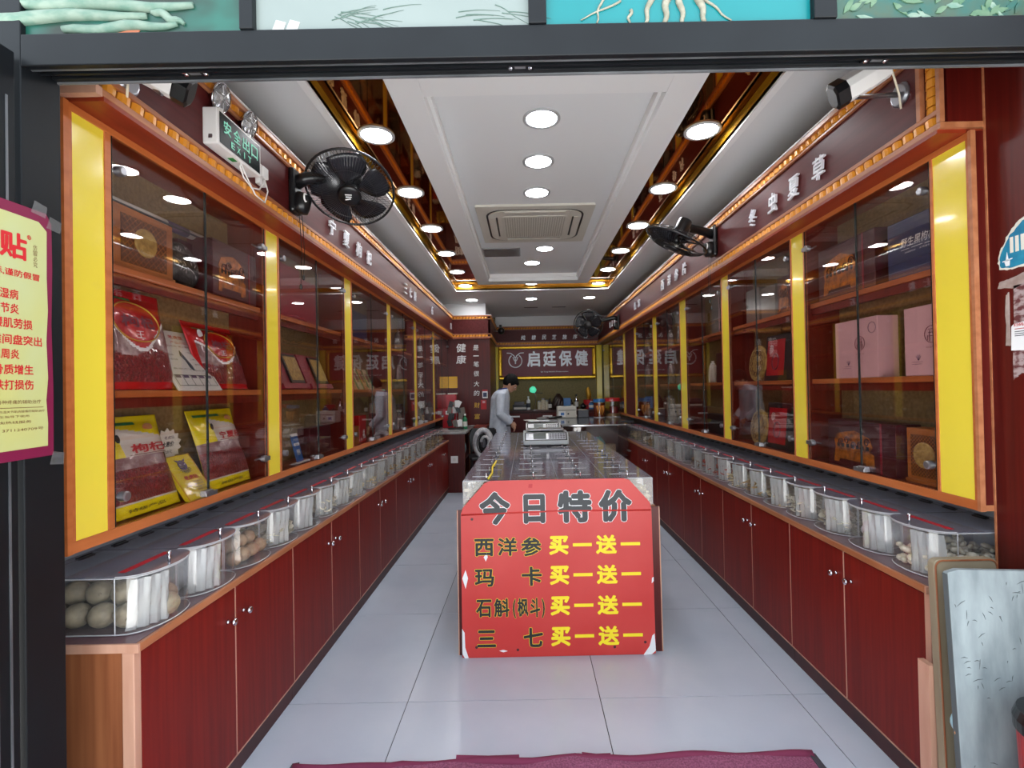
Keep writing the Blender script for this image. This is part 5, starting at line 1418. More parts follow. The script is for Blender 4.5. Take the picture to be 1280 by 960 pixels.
# ------------------------------------------------------------------ scales on the island
def scale_at(x, y, z, label, w=0.36, pale=False, rz=0.0):
    o = root('digital_scale', (x, y, z), label, 'scale', rz=rz)
    part('body', MB().loft([[(sx * w / 2, sy, zz) for sx, sy in ((-1, -0.13), (1, -0.13), (1, 0.16), (-1, 0.16))] if False else
         [(a * w / 2, b, zz) for a, b in ((-1, y0), (1, y0), (1, 0.15), (-1, 0.15))] for zz, y0 in ((0.012, -0.15), (0.045, -0.15), (0.105, -0.09))]), 'scale_body' if not pale else 'white_plastic', o, bevel=0.008)
    # sloped control panel
    def pz(x0, x1, a, b, mat, nm, off=0.001, th=0.0):
        f = lambda t: (-0.15 + 0.06 * t, 0.045 + 0.06 * t)
        (ya, za), (yb, zb) = f(a), f(b)
        n = Vector((0, -0.7071, 0.7071)) * off
        m = MB().add([(x0, ya + n.y, za + n.z), (x1, ya + n.y, za + n.z), (x1, yb + n.y, zb + n.z), (x0, yb + n.y, zb + n.z)], [(0, 1, 2, 3)])
        return part(nm, m, mat, o)
    pz(-w / 2 + 0.012, w / 2 - 0.012, 0.03, 0.97, 'black_plastic', 'bezel', 0.001)
    pz(-w / 2 + 0.022, w / 2 - 0.022, 0.12, 0.88, 'steel' if not pale else 'ink_white', 'panel', 0.002)
    pz(-w / 2 + 0.045, -w / 2 + 0.075, 0.45, 0.80, 'ink_white', 'rating_label', 0.003)
    pz(-w / 2 + 0.08, 0.0, 0.18, 0.86, 'lcd', 'display', 0.003)
    for k in range(3): pz(-w / 2 + 0.09, -0.01, 0.26 + 0.2 * k, 0.32 + 0.2 * k, 'ink_grey', 'display_line', 0.0035)
    for i in range(6):
        for j in range(3): pz(0.028 + 0.021 * i, 0.044 + 0.021 * i, 0.22 + 0.22 * j, 0.36 + 0.22 * j, 'grey_plastic', 'key', 0.0035)
    pz(0.004, 0.020, 0.15, 0.86, 'ink_white', 'white_stripe', 0.0035)
    part('platter', MB().slab_xy(shrink(rrect(0.15, 0.11, 0.02, 4), 1, 1), 0.118, 0.126), 'steel', o, bevel=0.003).location = (0, 0.03, 0)
    part('platter_post', MB().cyl((0, 0.03, 0.10), (0, 0.03, 0.118), 0.04, 16), 'black_plastic', o)
    for sx in (-1, 1):
        for sy in (-0.12, 0.12): part('foot', MB().cyl((sx * w * 0.42, sy, 0.0), (sx * w * 0.42, sy, 0.013), 0.014, 10), 'black_plastic', o)
    return o
scale_at(0.145, 3.98, 0.848, 'silver digital scale with keypad and display on the island bins, the nearer one', 0.355)
scale_at(0.16, 5.02, 0.848, 'white digital scale at the rear end of the island, cluttered with papers', 0.345, True)
o = root('paper_stack', (0.10, 5.05, 0.974), 'loose white papers lying on the rear scale', 'papers', rz=R(12))
part('sheet', MB().box(-0.10, 0.12, -0.07, 0.07, 0.0, 0.004), 'ink_white', o); part('sheet', MB().box(-0.13, 0.06, -0.06, 0.05, 0.004, 0.007), 'card_white', o)
o = root('hand_scoop', (0.22, 5.06, 0.982), 'black-handled metal scoop on top of the papers', 'scoop', rz=R(20))
part('handle', MB().tube([(0.0, 0, 0.012), (0.08, 0, 0.016), (0.15, 0, 0.022)], [0.010, 0.012, 0.010], 8), 'black_plastic', o, smooth=True)
part('bowl', MB().loft([[(-0.12, -0.03, 0.016), (-0.12, 0.03, 0.016), (-0.12, 0.03, 0.0), (-0.12, -0.03, 0.0)], [(-0.03, -0.035, 0.03), (-0.03, 0.035, 0.03), (-0.03, 0.035, 0.0), (-0.03, -0.035, 0.0)], [(0.0, -0.01, 0.02), (0.0, 0.01, 0.02), (0.0, 0.01, 0.006), (0.0, -0.01, 0.006)]]), 'steel', o)
o = root('rolled_ruler', (-0.20, 2.75, 0.849), 'yellow measuring strip lying lengthwise on the island lids', 'measuring strip')
part('strip', MB().tube([(0, -0.27, 0.004), (0.008, -0.1, 0.004), (-0.004, 0.08, 0.004), (0.004, 0.34, 0.004)], 0.005, 6), 'ink_yellow', o)

# ================================================================== WALL FANS, EXIT SIGN, CAMERAS
def fan(name_label, mount, mx, c, n, r=0.21, detail=True, group='wall fans'):
    """mount: point on the board, mx: +1/-1 direction into the aisle, c: cage centre, n: direction the fan faces"""
    o = root('wall_fan', mount, name_label, 'wall fan', group)
    mv = Vector(mount); C = Vector(c) - mv; n = Vector(n).normalized()
    plate = MB().box(0 if mx > 0 else -0.03, 0.03 if mx > 0 else 0, -0.045, 0.045, -0.11, 0.10)
    part('wall_bracket', plate, 'black_plastic', o, bevel=0.012)
    part('control_box', MB().lathe([(0, -0.05), (0.035, -0.045), (0.042, -0.02), (0.042, 0.03), (0.03, 0.045), (0, 0.045)], (mx * 0.045, 0, -0.06), (0.2 * mx, 0, 1), 16), 'black_plastic', o, smooth=True)
    part('ring_knob', MB().tube([(mx * 0.075 + 0.002, 0.014 * math.cos(R(a)) - 0.03, -0.045 + 0.018 * math.sin(R(a))) for a in range(0, 360, 30)], 0.004, 6, closed=True), 'ink_white', o)
    back = C - n * 0.10
    part('arm', MB().tube([(mx * 0.02, 0, 0.04), (mx * 0.07, 0, 0.06), tuple((Vector((mx * 0.07, 0, 0.06)) + back) / 2), tuple(back)], [0.034, 0.03, 0.026, 0.03], 10), 'black_plastic', o, smooth=True)
    motor = MB().lathe([(0.0, -0.15), (0.035, -0.15), (0.045, -0.14), (0.050, -0.06), (0.060, -0.045), (0.055, -0.03), (0.0, -0.03)], C, n, 20)
    part('motor_housing', motor, 'black_plastic', o, smooth=True)
    q = n.to_track_quat('Z', 'Y')
    def L(x, y, z): return C + q @ Vector((x, y, z))
    if detail:
        part('rating_sticker', MB().add([L(-0.018, -0.0515, -0.10), L(0.018, -0.0515, -0.10), L(0.018, -0.0575, -0.062), L(-0.018, -0.0575, -0.062)], [(0, 1, 2, 3)]), 'card_white', o)
    # blades
    for k in range(5):
        m = MB(); a0 = 2 * math.pi * k / 5
        vs = []; nr, na = 7, 7
        for i in range(nr):
            t = i / (nr - 1); rr = r * (0.16 + 0.74 * t); wd = 0.66 * math.sin(math.pi * min(0.98, 0.20 + 0.58 * t)) 
            for j in range(na):
                u = j / (na - 1) - 0.5
                a = a0 + u * 2 * wd + 0.35 * t
                vs.append(L(rr * math.cos(a), rr * math.sin(a), 0.028 * u * 2 * (1 - 0.3 * t)))
        m.add(vs, [(i * na + j, i * na + j + 1, (i + 1) * na + j + 1, (i + 1) * na + j) for i in range(nr - 1) for j in range(na - 1)])
        b = part('blade', m, 'fan_blade', o, smooth=True)
        s = b.modifiers.new('thick', 'SOLIDIFY'); s.thickness = 0.002
    part('blade_hub', MB().lathe([(0, -0.02), (0.035, -0.02), (0.038, 0.01), (0.025, 0.02), (0, 0.02)], C, n, 20), 'black_plastic', o, smooth=True)
    part('hub_cap', MB().lathe([(0.040, 0.046), (0.056, 0.050), (0.058, 0.058), (0.045, 0.066), (0, 0.070)], C, n, 26), 'black_plastic', o, smooth=True)
    if detail:
        part('cap_mark', MB().add([L(-0.018, 0.012, 0.0715), L(0.014, 0.012, 0.0715), L(0.014, 0.018, 0.0715), L(-0.018, 0.018, 0.0715)], [(0, 1, 2, 3)])
             .add([L(-0.016, 0.0, 0.0715), L(0.012, 0.0, 0.0715), L(0.012, 0.006, 0.0715), L(-0.016, 0.006, 0.0715)], [(0, 1, 2, 3)])
             .add([L(-0.020, -0.016, 0.0715), L(0.008, -0.010, 0.0715), L(0.006, -0.004, 0.0715), L(-0.020, -0.010, 0.0715)], [(0, 1, 2, 3)]), 'ink_white', o)
    cage = MB(); nw = 84 if detail else 36; wr = 0.0011 if detail else 0.0016
    prof = [(0.055, 0.052), (0.09, 0.052), (0.15, 0.044), (0.195, 0.022), (0.21, 0.0)]
    for k in range(nw):
        a = 2 * math.pi * k / nw; c_, s_ = math.cos(a), math.sin(a)
        cage.tube([L(p * r / 0.21 * c_, p * r / 0.21 * s_, h) for p, h in prof], wr, 3, caps=False)
    for k in range(nw * 2 // 3):
        a = 2 * math.pi * k / (nw * 2 // 3); c_, s_ = math.cos(a), math.sin(a)
        cage.tube([L(p * r / 0.21 * c_, p * r / 0.21 * s_, h) for p, h in [(0.05, -0.045), (0.15, -0.042), (0.20, -0.022), (0.21, 0.0)]], wr, 3, caps=False)
    for rr, h in ((0.13, 0.048), (0.13, -0.043)):
        cage.tube([L(rr * r / 0.21 * math.cos(R(a)), rr * r / 0.21 * math.sin(R(a)), h) for a in range(0, 360, 10)], wr * 1.3, 4, closed=True)
    part('cage_wires', cage, 'black_wire', o)['kind'] = 'stuff'
    part('cage_rim', MB().tube([L(r * math.cos(R(a)), r * math.sin(R(a)), 0) for a in range(0, 360, 8)], 0.006, 8, closed=True), 'black_wire', o, smooth=True)
    if detail:
        for k in range(2):
            y = 0.01 - 0.03 * k
            cd = MB().tube([(mx * 0.04, y, -0.09), (mx * 0.045, y, -0.16), (mx * 0.05, y + 0.003, -0.30), (mx * 0.045, y, -0.40 - 0.05 * k)], 0.0015, 5)
            part('pull_cord', cd, 'black_wire', o)
            part('cord_bead', MB().lathe([(0, 0), (0.006, 0.006), (0.007, 0.02), (0.003, 0.028), (0, 0.028)], (mx * 0.045, y, -0.43 - 0.05 * k), (0, 0, 1), 8), 'black_plastic', o)
    return o
fan('black wall fan on the left canopy board just past the exit sign', (-1.105, 2.35, 2.27), 1, (-0.86, 2.45, 2.315), (0.10, -0.56, -0.82))
fan('black wall fan tilted downward on the right canopy board', (1.315, 3.36, 2.29), -1, (1.01, 3.25, 2.262), (-0.42, 0.15, -0.89))
fan('far black wall fan at the rear end of the right canopy board', (1.315, 6.86, 2.21), -1, (0.88, 6.85, 2.18), (-0.2, -0.95, -0.2), 0.20, False)
o = root('security_camera', (-0.53, 8.16, 2.27), 'small dark camera on an arm at the corner of the rear left pillar', 'camera')
part('arm', MB().tube([(0.0, 0, 0.0), (0.10, 0, -0.01)], 0.008, 8), 'steel', o)
part('body', MB().lathe([(0, -0.06), (0.045, -0.05), (0.06, 0), (0.045, 0.05), (0, 0.06)], (0.13, 0, 0.0), (0.3, -1, -0.2), 16), 'black_plastic', o, smooth=True)
part('top_bracket', MB().box(0.10, 0.14, -0.02, 0.02, 0.05, 0.10), 'black_plastic', o)

ex = root('exit_sign', (-1.105, 1.835, 2.172), 'white emergency exit box with green characters and two round lamps above it', 'exit sign', rz=R(90))
part('housing', MB().box(-0.14, 0.14, -0.052, 0.0, 0.0, 0.128), 'white_plastic', ex, bevel=0.004)
part('dark_face', MB().box(-0.127, 0.130, -0.0535, -0.052, 0.010, 0.119), 'exit_black', ex)
gm = pm('exit_green', (120, 196, 170), 0.5, emit=(110, 200, 170), estr=0.12)
for k, s in enumerate('安全出口'):
    mb = MB(); text_into(mb, s, -0.084 + 0.058 * k, 0.078, 0.045, 0.048, -0.0545, 0.02); link('character', mb.mesh('character', gm), ex)
for k, s in enumerate('EXIT'):
    mb = MB(); text_into(mb, s, -0.052 + 0.036 * k, 0.032, 0.006 if s == 'I' else 0.022, 0.024, -0.0545, 0.02); link('character', mb.mesh('character', gm), ex)
part('green_sticker', MB().box(-0.03, 0.0, -0.04, -0.02, -0.001, 0.0), 'ink_green', ex)
part('rating_mark', MB().box(-0.1415, -0.1405, -0.035, -0.022, 0.018, 0.032), 'steel', ex)
for k, x in enumerate((-0.085, 0.095)):
    c = Vector((x, -0.030, 0.190)); d = Vector((0.05, -0.85, -0.30)).normalized()
    lp = part('spot_lamp', MB().lathe([(0.0, -0.030), (0.020, -0.028), (0.040, -0.012), (0.050, 0.0), (0.053, 0.004), (0.050, 0.008), (0.047, 0.004), (0.040, -0.004), (0.0, -0.010)], c, d, 28), 'chrome', ex, smooth=True)
    part('lens', MB().lathe([(0.049, 0.006), (0.03, 0.012), (0.0, 0.014)], c, d, 24), 'clear_lens', lp, smooth=True)
    part('bulb', MB().lathe([(0.010, -0.008), (0.012, 0.002), (0.006, 0.008), (0, 0.009)], c, d, 12), 'ink_white', lp)
    m = MB(); q = d.to_track_quat('Z', 'Y')
    for t in range(6):
        a = R(60 * t); m.tube([c + q @ Vector((0.014 * math.cos(a), 0.014 * math.sin(a), 0.012)), c + q @ Vector((0.042 * math.cos(a), 0.042 * math.sin(a), 0.010))], 0.0016, 4)
    part('lens_rib', m, 'acrylic_edge', lp)
    part('lamp_neck', MB().cyl((x, -0.026, 0.126), (x, -0.026, 0.150), 0.012, 10), 'white_plastic', ex)
pts = [(0.02, -0.045, 0.0), (0.0, -0.048, -0.018), (0.02, -0.05, -0.050), (0.07, -0.052, -0.070), (0.13, -0.05, -0.052), (0.17, -0.045, -0.012), (0.20, -0.03, 0.03)]
part('power_cord', MB().tube(pts, 0.0028, 6), 'white_plastic', ex, smooth=True)
pts = [(0.01, -0.045, 0.0), (0.03, -0.05, -0.032), (0.10, -0.05, -0.085), (0.17, -0.05, -0.09), (0.205, -0.045, -0.03), (0.205, -0.03, 0.03)]
part('power_cord', MB().tube(pts, 0.0028, 6), 'white_plastic', ex, smooth=True)
part('plug', MB().box(0.17, 0.215, -0.045, -0.02, 0.020, 0.065), 'white_plastic', ex, bevel=0.004)
part('socket', MB().box(0.19, 0.24, -0.020, 0.0, 0.0, 0.085), 'white_plastic', ex, bevel=0.003)

def bullet(label, mount, mx, rear, front):
    o = root('security_camera', mount, label, 'camera', 'white bullet cameras')
    mv = Vector(mount); Rr, F = Vector(rear) - mv, Vector(front) - mv; d = (F - Rr).normalized()
    part('mount_disc', MB().lathe([(0, 0), (0.040, 0.0), (0.040, 0.006), (0.034, 0.012), (0.030, 0.013), (0, 0.013)], (0, 0, 0), (mx, 0, 0), 28), 'steel', o, smooth=False)
    q = d.to_track_quat('Z', 'Y'); Lk = (F - Rr).length
    def sec(s, z, cut=0.3):
        P = [(-1, -cut), (-cut, -1), (cut, -1), (1, -cut), (1, cut), (cut, 1), (-cut, 1), (-1, cut)]
        return [Rr + q @ Vector((a * s, b * s, z)) for a, b in P]
    part('body', MB().loft([sec(0.036, 0), sec(0.041, Lk * 0.3), sec(0.041, Lk * 0.78)]), 'white_plastic', o, bevel=0.002)
    part('dark_front', MB().loft([sec(0.0415, Lk * 0.78), sec(0.043, Lk * 0.80), sec(0.043, Lk), sec(0.033, Lk + 0.004)]), 'black_plastic', o)
    m = MB()
    for k in range(3): 
        z0 = Lk * (0.25 + 0.12 * k)
        m.add([Rr + q @ Vector((sx * 0.010, -0.0378, z0 + sz)) for sx, sz in ((-1, 0), (1, 0), (1, 0.008), (-1, 0.008))], [(0, 1, 2, 3)])
        m.add([Rr + q @ Vector((sx * 0.010, 0.0378, z0 + sz)) for sx, sz in ((-1, 0), (1, 0), (1, 0.008), (-1, 0.008))], [(0, 1, 2, 3)])
    part('slot_mark', m, 'grey_plastic', o)
    mid = Rr + d * Lk * 0.55
    part('arm', MB().tube([(mx * 0.012, 0, 0), (mx * 0.05, 0, 0.0), tuple(mid + Vector((0, 0, -0.045))), tuple(mid + Vector((0, 0, -0.02)))], [0.009, 0.008, 0.008, 0.012], 8), 'steel', o, smooth=True)
    part('cable', MB().tube([tuple(Rr + Vector((0, 0, 0.05))), tuple((Rr + Vector((mx * -0.01, 0, 0))) * 0.6), (mx * 0.03, -0.03, -0.02), (mx * 0.012, -0.012, -0.055)], 0.0035, 6), 'wire_cream', o, smooth=True)
    return o
bullet('white bullet camera with a black front above the left display cabinet', (-1.105, 1.37, 2.185), 1, (-1.075, 1.33, 2.225), (-0.945, 1.40, 2.165))
bullet('white bullet camera on a round steel mount above the right display cabinet', (1.315, 1.69, 2.29), -1, (1.175, 1.57, 2.315), (1.035, 1.62, 2.245))

# ================================================================== REAR PART OF THE SHOP
pb = struct(part('wall_pillar_left', MB().box(-1.385, -0.545, 7.475, 8.98, 0.0, 2.085), 'dark_wood'))
struct(part('trim_10', MB().box(-1.385, -0.60, 7.50, 8.98, 2.436, 2.614), 'white_paint'))
rt = root('painted_lettering', (-0.98, 7.4745, 1.0), 'two large white brush characters on the dark red pillar', 'lettering')
for s, z in (('健', 0.94), ('康', 0.765)):
    mb = MB(); text_into(mb, s, 0.0, z, 0.145, 0.130, -0.006, 0.012, 0.005, shear=0.08); link('character', mb.mesh('character', 'ink_white'), rt)
rt = root('painted_lettering', (-0.755, 7.4745, 0.8), 'vertical line of white and gold brush characters beside the person', 'lettering')
for s, z in zip('是一笔很大的财富', (1.14, 1.015, 0.89, 0.745, 0.59, 0.45, 0.265, 0.095)):
    mb = MB(); text_into(mb, s, 0.0, z, 0.082, 0.014 if s == '一' else 0.082, -0.006, 0.008, 0.005, shear=0.08)
    link('character', mb.mesh('character', 'letter_gold' if s in '财富' else 'ink_white'), rt)
o = root('notice_plate', (-1.11, 7.474, 1.333), 'gold notice plate on the dark red pillar above the red box', 'plate')
part('plate', MB().box(-0.065, 0.065, -0.006, 0.0, 0, 0.175), 'gold_band', o, bevel=0.001)
for k in range(4): part('engraved_line', MB().box(-0.05, 0.05, -0.007, -0.006, 0.04 + 0.03 * k, 0.044 + 0.03 * k), 'ink_brown', o)
o = root('payment_label', (-0.63, 7.474, 1.17), 'small white and blue label above a red one on the pillar by the person', 'label')
part('card', MB().box(-0.04, 0.04, -0.004, 0, 0, 0.13), 'ink_white', o); part('blue_square', MB().box(-0.028, 0.028, -0.005, -0.004, 0.02, 0.085), 'box_navy', o)
part('red_head', MB().box(-0.04, 0.04, -0.005, -0.004, 0.105, 0.13), 'ink_red', o)
o = root('payment_label', (-0.65, 7.474, 1.0), 'small red label under the white and blue one on the pillar', 'label')
part('card', MB().box(-0.045, 0.04, -0.004, 0, 0, 0.145), 'ink_red', o); part('pale_square', MB().box(-0.02, 0.02, -0.005, -0.004, 0.095, 0.13), 'box_pink', o)

struct(part('trim_13', MB().box(-0.54, 1.604, 8.93, 8.98, 2.437, 2.614), 'white_paint'))
# shop sign in a gold frame on the rear wall
sgn = root('shop_sign', (0.385, 8.97, 1.465), 'gold-framed crimson shop sign with pale characters and round emblem on the rear wall', 'sign')
def fr(x0, x1, z0, z1): return part('gold_frame', MB().box(x0, x1, -0.07, 0, z0, z1), 'gold_frame', sgn, bevel=0.02)
fr(-0.885, 0.885, 0.0, 0.062); fr(-0.885, 0.885, 0.553, 0.615); fr(-0.885, -0.815, 0.062, 0.553); fr(0.815, 0.885, 0.062, 0.553)
part('red_panel', MB().box(-0.815, 0.815, -0.035, 0, 0.062, 0.553), pm('sign_crimson', (112, 20, 36), 0.4), sgn)
for s, x in zip('启廷保健', (-0.245, 0.045, 0.335, 0.625)):
    lettering(s, sgn, 'sign_silver', x, 0.375, 0.235, 0.285, -0.040, 0.03, 0.004, 'character')
lettering('Qi Ting Health Preservation', sgn, 'sign_silver', 0.13, 0.135, 0.50, 0.028, -0.037, 0.0)
m = MB().tube([(-0.575 + 0.118 * math.cos(R(a)), -0.040, 0.345 + 0.118 * math.sin(R(a))) for a in range(-235, 56, 10)], 0.010, 6)
m.tube([(-0.73, -0.040, 0.49), (-0.66, -0.040, 0.485), (-0.60, -0.040, 0.44), (-0.578, -0.040, 0.39)], 0.009, 6)
m.tube([(-0.42, -0.040, 0.49), (-0.49, -0.040, 0.485), (-0.55, -0.040, 0.44), (-0.572, -0.040, 0.39)], 0.009, 6)
m.tube([(-0.62, -0.040, 0.415), (-0.60, -0.040, 0.36), (-0.575, -0.040, 0.33), (-0.55, -0.040, 0.36), (-0.53, -0.040, 0.415)], 0.008, 6)
m.tube([(-0.575, -0.040, 0.38), (-0.575, -0.040, 0.29)], 0.012, 6)
part('emblem', m, 'sign_silver', sgn)
for x0, x1 in ((-0.60, -0.50), (1.275, 1.375)):
    struct(part('trim_11' if x0 < 0 else 'trim_12', MB().box(x0, x1, 8.90, 8.98, 0.0, 2.07), 'yellow_panel', bevel=0.004))

# rear counter and what stands on it
rc = root('rear_counter', (0.38, 8.62, 0), 'dark red rear counter under the shop sign', 'counter')
part('carcass', MB().box(-0.50, 1.20, 8.36, 8.89, 0.0, 0.90), 'dark_wood', rc, world=True)
part('top', MB().box(-0.52, 1.205, 8.33, 8.895, 0.90, 0.93), 'kick', rc, world=True, bevel=0.003)
for k in range(3):
    d = part('drawer', MB().box(-0.45 + 0.55 * k, 0.05 + 0.55 * k, 8.345, 8.36, 0.62, 0.88), 'dark_wood', rc, world=True, bevel=0.003)
    part('handle', MB().box(-0.28 + 0.55 * k, -0.12 + 0.55 * k, 8.33, 8.345, 0.82, 0.845), 'ink_white', d, world=True)
def at(x, y, z, name, label, cat, group=None, rz=0): return root(name, (x, y, z), label, cat, group, rz=rz)
ZR = 0.93
o = at(-0.12, 8.5, ZR, 'radio_box', 'black box with a pale front strip on the rear counter beside the person', 'box')
part('body', MB().box(-0.12, 0.12, -0.08, 0.08, 0, 0.10), 'black_plastic', o, bevel=0.006); part('front_strip', MB().box(-0.10, 0.11, -0.084, -0.08, 0.02, 0.055), 'cream_plastic', o)
part('upper_tray', MB().box(-0.09, 0.08, -0.07, 0.07, 0.10, 0.15), 'grey_plastic', o, bevel=0.005)
def bottle(x, y, z, r, h, mat, label, cap='ink_white', group=None, neck=0.4):
    o = at(x, y, z, 'bottle', label, 'bottle', group)
    part('body', MB().lathe([(0, 0), (r, 0.002), (r, h * 0.62), (r * 0.9, h * 0.70), (r * neck, h * 0.80), (r * neck, h * 0.90), (0, h * 0.90)], n=16), mat, o, smooth=False)
    part('cap', MB().lathe([(r * neck * 1.2, 0), (r * neck * 1.2, h * 0.12), (0, h * 0.12)], (0, 0, h * 0.88), (0, 0, 1), 14), cap, o)
    part('label_band', MB().lathe([(r * 1.02, h * 0.18), (r * 1.02, h * 0.5)], n=16), 'card_white' if mat != 'ink_white' else 'ink_grey', o)
    return o
bottle(0.03, 8.55, ZR, 0.035, 0.24, 'ink_white', 'white bottle beside the black box on the rear counter')
bottle(0.40, 8.45, ZR, 0.03, 0.20, 'bottle_brown', 'dark bottle under the green lamp on the rear counter', 'black_plastic')
bottle(0.86, 8.5, ZR, 0.035, 0.26, 'chrome', 'tall shiny bottle behind the white machine on the rear counter', 'black_plastic')
bottle(0.77, 8.45, ZR, 0.03, 0.17, 'bottle_brown', 'short dark bottle left of the shiny bottle on the rear counter', 'black_plastic')
bottle(1.12, 8.5, ZR, 0.05, 0.14, 'bottle_blue', 'blue bottle near the yellow post on the rear counter')
o = at(0.14, 8.5, ZR, 'desk_lamp', 'desk lamp with a green glass shade on the rear counter', 'lamp')
part('base', MB().lathe([(0, 0), (0.06, 0.0), (0.055, 0.012), (0.01, 0.02), (0, 0.02)], n=20), 'steel', o)
part('stem', MB().tube([(0, 0, 0.02), (0.02, 0, 0.20), (0.0, 0, 0.34)], 0.006, 8), 'steel', o)
part('shade', MB().lathe([(0.0, 0.07), (0.03, 0.065), (0.058, 0.03), (0.06, 0.0), (0.045, -0.03), (0.0, -0.04)], (-0.03, -0.02, 0.34), (0.2, -0.3, 1), 20), 'teal_glow', o, smooth=True)
part('side_arm', MB().tube([(-0.03, 0, 0.30), (0.14, 0, 0.29)], 0.006, 6), 'black_plastic', o)
for k, (x, r, h) in enumerate([(0.19, 0.035, 0.16), (0.26, 0.04, 0.20), (0.33, 0.035, 0.17)]):
    o = at(x + 0.03, 8.6, ZR, 'glass_jar', 'pale glass jar, %s of three under the green lamp on the rear counter' % ['leftmost', 'middle one', 'rightmost'][k], 'jar', 'pale jars on the rear counter')
    part('jar', MB().lathe([(0, 0), (r, 0.0), (r, h * .8), (r * .8, h * .88)], n=16), 'slice_white', o); part('lid', MB().lathe([(r * .85, h * .86), (r * .85, h), (0, h)], n=16), 'steel', o)
o = at(0.55, 8.5, ZR, 'wooden_carving', 'dark brown root carving on the rear counter', 'carving')
m = MB(); rg = random.Random(4)
for k in range(9):
    a = R(40 * k); m.tube([(0.10 * math.cos(a), 0.06 * math.sin(a), 0), (0.09 * math.cos(a + .5), 0.05 * math.sin(a + .5), 0.09), (0.05 * math.cos(a + 1), 0.04 * math.sin(a + 1), 0.17), (0.012 * math.cos(a), 0.01 * math.sin(a), 0.27)], [0.05, 0.05, 0.045, 0.02], 8)
part('carving', m, pm('dark_carving', (44, 26, 20), 0.4), o, smooth=True)
o = at(0.69, 8.42, ZR, 'carton', 'small bright blue carton on the rear counter', 'box'); part('body', MB().box(-0.06, 0.06, -0.04, 0.04, 0, 0.20), 'bottle_blue', o, bevel=0.002)
o = at(0.97, 8.48, ZR, 'tea_pot', 'small black teapot on the rear counter', 'teapot')
part('pot', MB().ball((0, 0, 0.05), 0.055, 16, 10, (1, 1, 0.85)), 'black_plastic', o, smooth=True); part('spout', MB().tube([(0.04, 0, 0.04), (0.08, 0, 0.075)], [0.014, 0.007], 8), 'black_plastic', o); part('lid', MB().lathe([(0.03, 0.09), (0.02, 0.10), (0.006, 0.11), (0, 0.115)], n=12), 'black_plastic', o)
part('handle', MB().tube([(-0.045, 0, 0.03), (-0.085, 0, 0.05), (-0.045, 0, 0.08)], 0.006, 6), 'black_plastic', o)
o = at(1.08, 8.6, ZR, 'ginseng_jar', 'jar with a tall yellow root on a red foot near the yellow post', 'jar')
part('foot', MB().lathe([(0, 0), (0.09, 0.0), (0.09, 0.16), (0, 0.16)], n=18), 'ink_red', o)
part('root', MB().tube([(0, 0, 0.16), (0.01, 0, 0.24), (-0.005, 0, 0.33), (0, 0, 0.38)], [0.03, 0.045, 0.04, 0.01], 10), 'letter_gold', o, smooth=True)

# glass showcase across the rear right
sc_ = root('glass_showcase', (0.80, 6.5, 0), 'low glass showcase with a bright metal edge across the rear right of the shop', 'showcase')
part('plinth', MB().box(0.42, 1.195, 5.84, 7.5, 0.0, 0.14), 'dark_wood', sc_, world=True)
part('rear_body', MB().box(0.42, 1.195, 6.5, 7.5, 0.14, 0.845), 'dark_wood', sc_, world=True)
part('inner_shelf', MB().box(0.43, 1.185, 5.86, 6.48, 0.48, 0.487), 'acrylic_lid', sc_, world=True)
part('front_pane', MB().box(0.425, 1.19, 5.835, 5.84, 0.14, 0.83), 'cab_glass', sc_, world=True)
part('side_pane', MB().box(0.42, 0.425, 5.84, 6.5, 0.14, 0.83), 'cab_glass', sc_, world=True)
part('metal_edge', MB().box(0.405, 1.20, 5.822, 5.842, 0.842, 0.862), 'chrome', sc_, world=True, bevel=0.002)
part('metal_edge', MB().box(0.41, 0.425, 5.83, 5.845, 0.14, 0.845), 'steel', sc_, world=True)
part('top', MB().box(0.405, 1.203, 5.842, 7.5, 0.845, 0.862), pm('showcase_top', (70, 74, 76), 0.08), sc_, world=True)
part('top_return', MB().box(1.203, 1.385, 6.40, 7.5, 0.845, 0.862), bpy.data.materials['showcase_top'], sc_, world=True)
o = at(0.86, 5.98, 0.487, 'plastic_bag', 'teal plastic bag inside the glass showcase', 'bag')
m = MB(); rings = []
for j in range(7):
    t = j / 6; rr = math.sin(math.pi * (0.15 + 0.75 * t))
    rings.append([(0.09 * rr * math.cos(a) * (1 + .15 * math.sin(3 * a)), 0.06 * rr * math.sin(a), 0.20 * t + 0.02 * math.sin(2 * a) * t) for a in [R(24 * q) for q in range(15)]])
m.loft(rings); part('sack', m, pm('teal_bag', (96, 176, 158), 0.4), o, smooth=True)
for k in range(3):
    o = at(0.58 + 0.22 * k, 6.2, 0.487, 'gift_box', '%s cream box inside the glass showcase' % ['left', 'middle', 'right'][k], 'box', 'boxes in the showcase')
    part('carton', MB().box(-0.08, 0.08, -0.06, 0.06, 0, 0.10), 'slice_cream', o, bevel=0.002)
o = at(0.585, 7.30, 0.862, 'label_printer', 'pale grey label printer with a white label on the rear counter', 'printer')
part('body', MB().box(-0.14, 0.14, -0.11, 0.11, 0, 0.17), 'cream_plastic', o, bevel=0.01); part('dark_slot', MB().box(-0.12, 0.13, -0.113, -0.11, 0.11, 0.118), 'black_plastic', o)
part('white_label', MB().box(-0.12, -0.02, -0.114, -0.11, 0.02, 0.10), 'ink_white', o); part('blue_mark', MB().box(-0.09, -0.04, -0.116, -0.114, 0.04, 0.08), 'blue_stand', o)
part('button', MB().lathe([(0, 0), (0.014, 0.0), (0.012, 0.004), (0, 0.004)], (0.02, -0.11, 0.06), (0, -1, 0), 12), 'black_plastic', o)
o = at(0.83, 7.30, 0.862, 'card_terminal', 'dark grey terminal under a pale paper sheet right of the label printer', 'terminal')
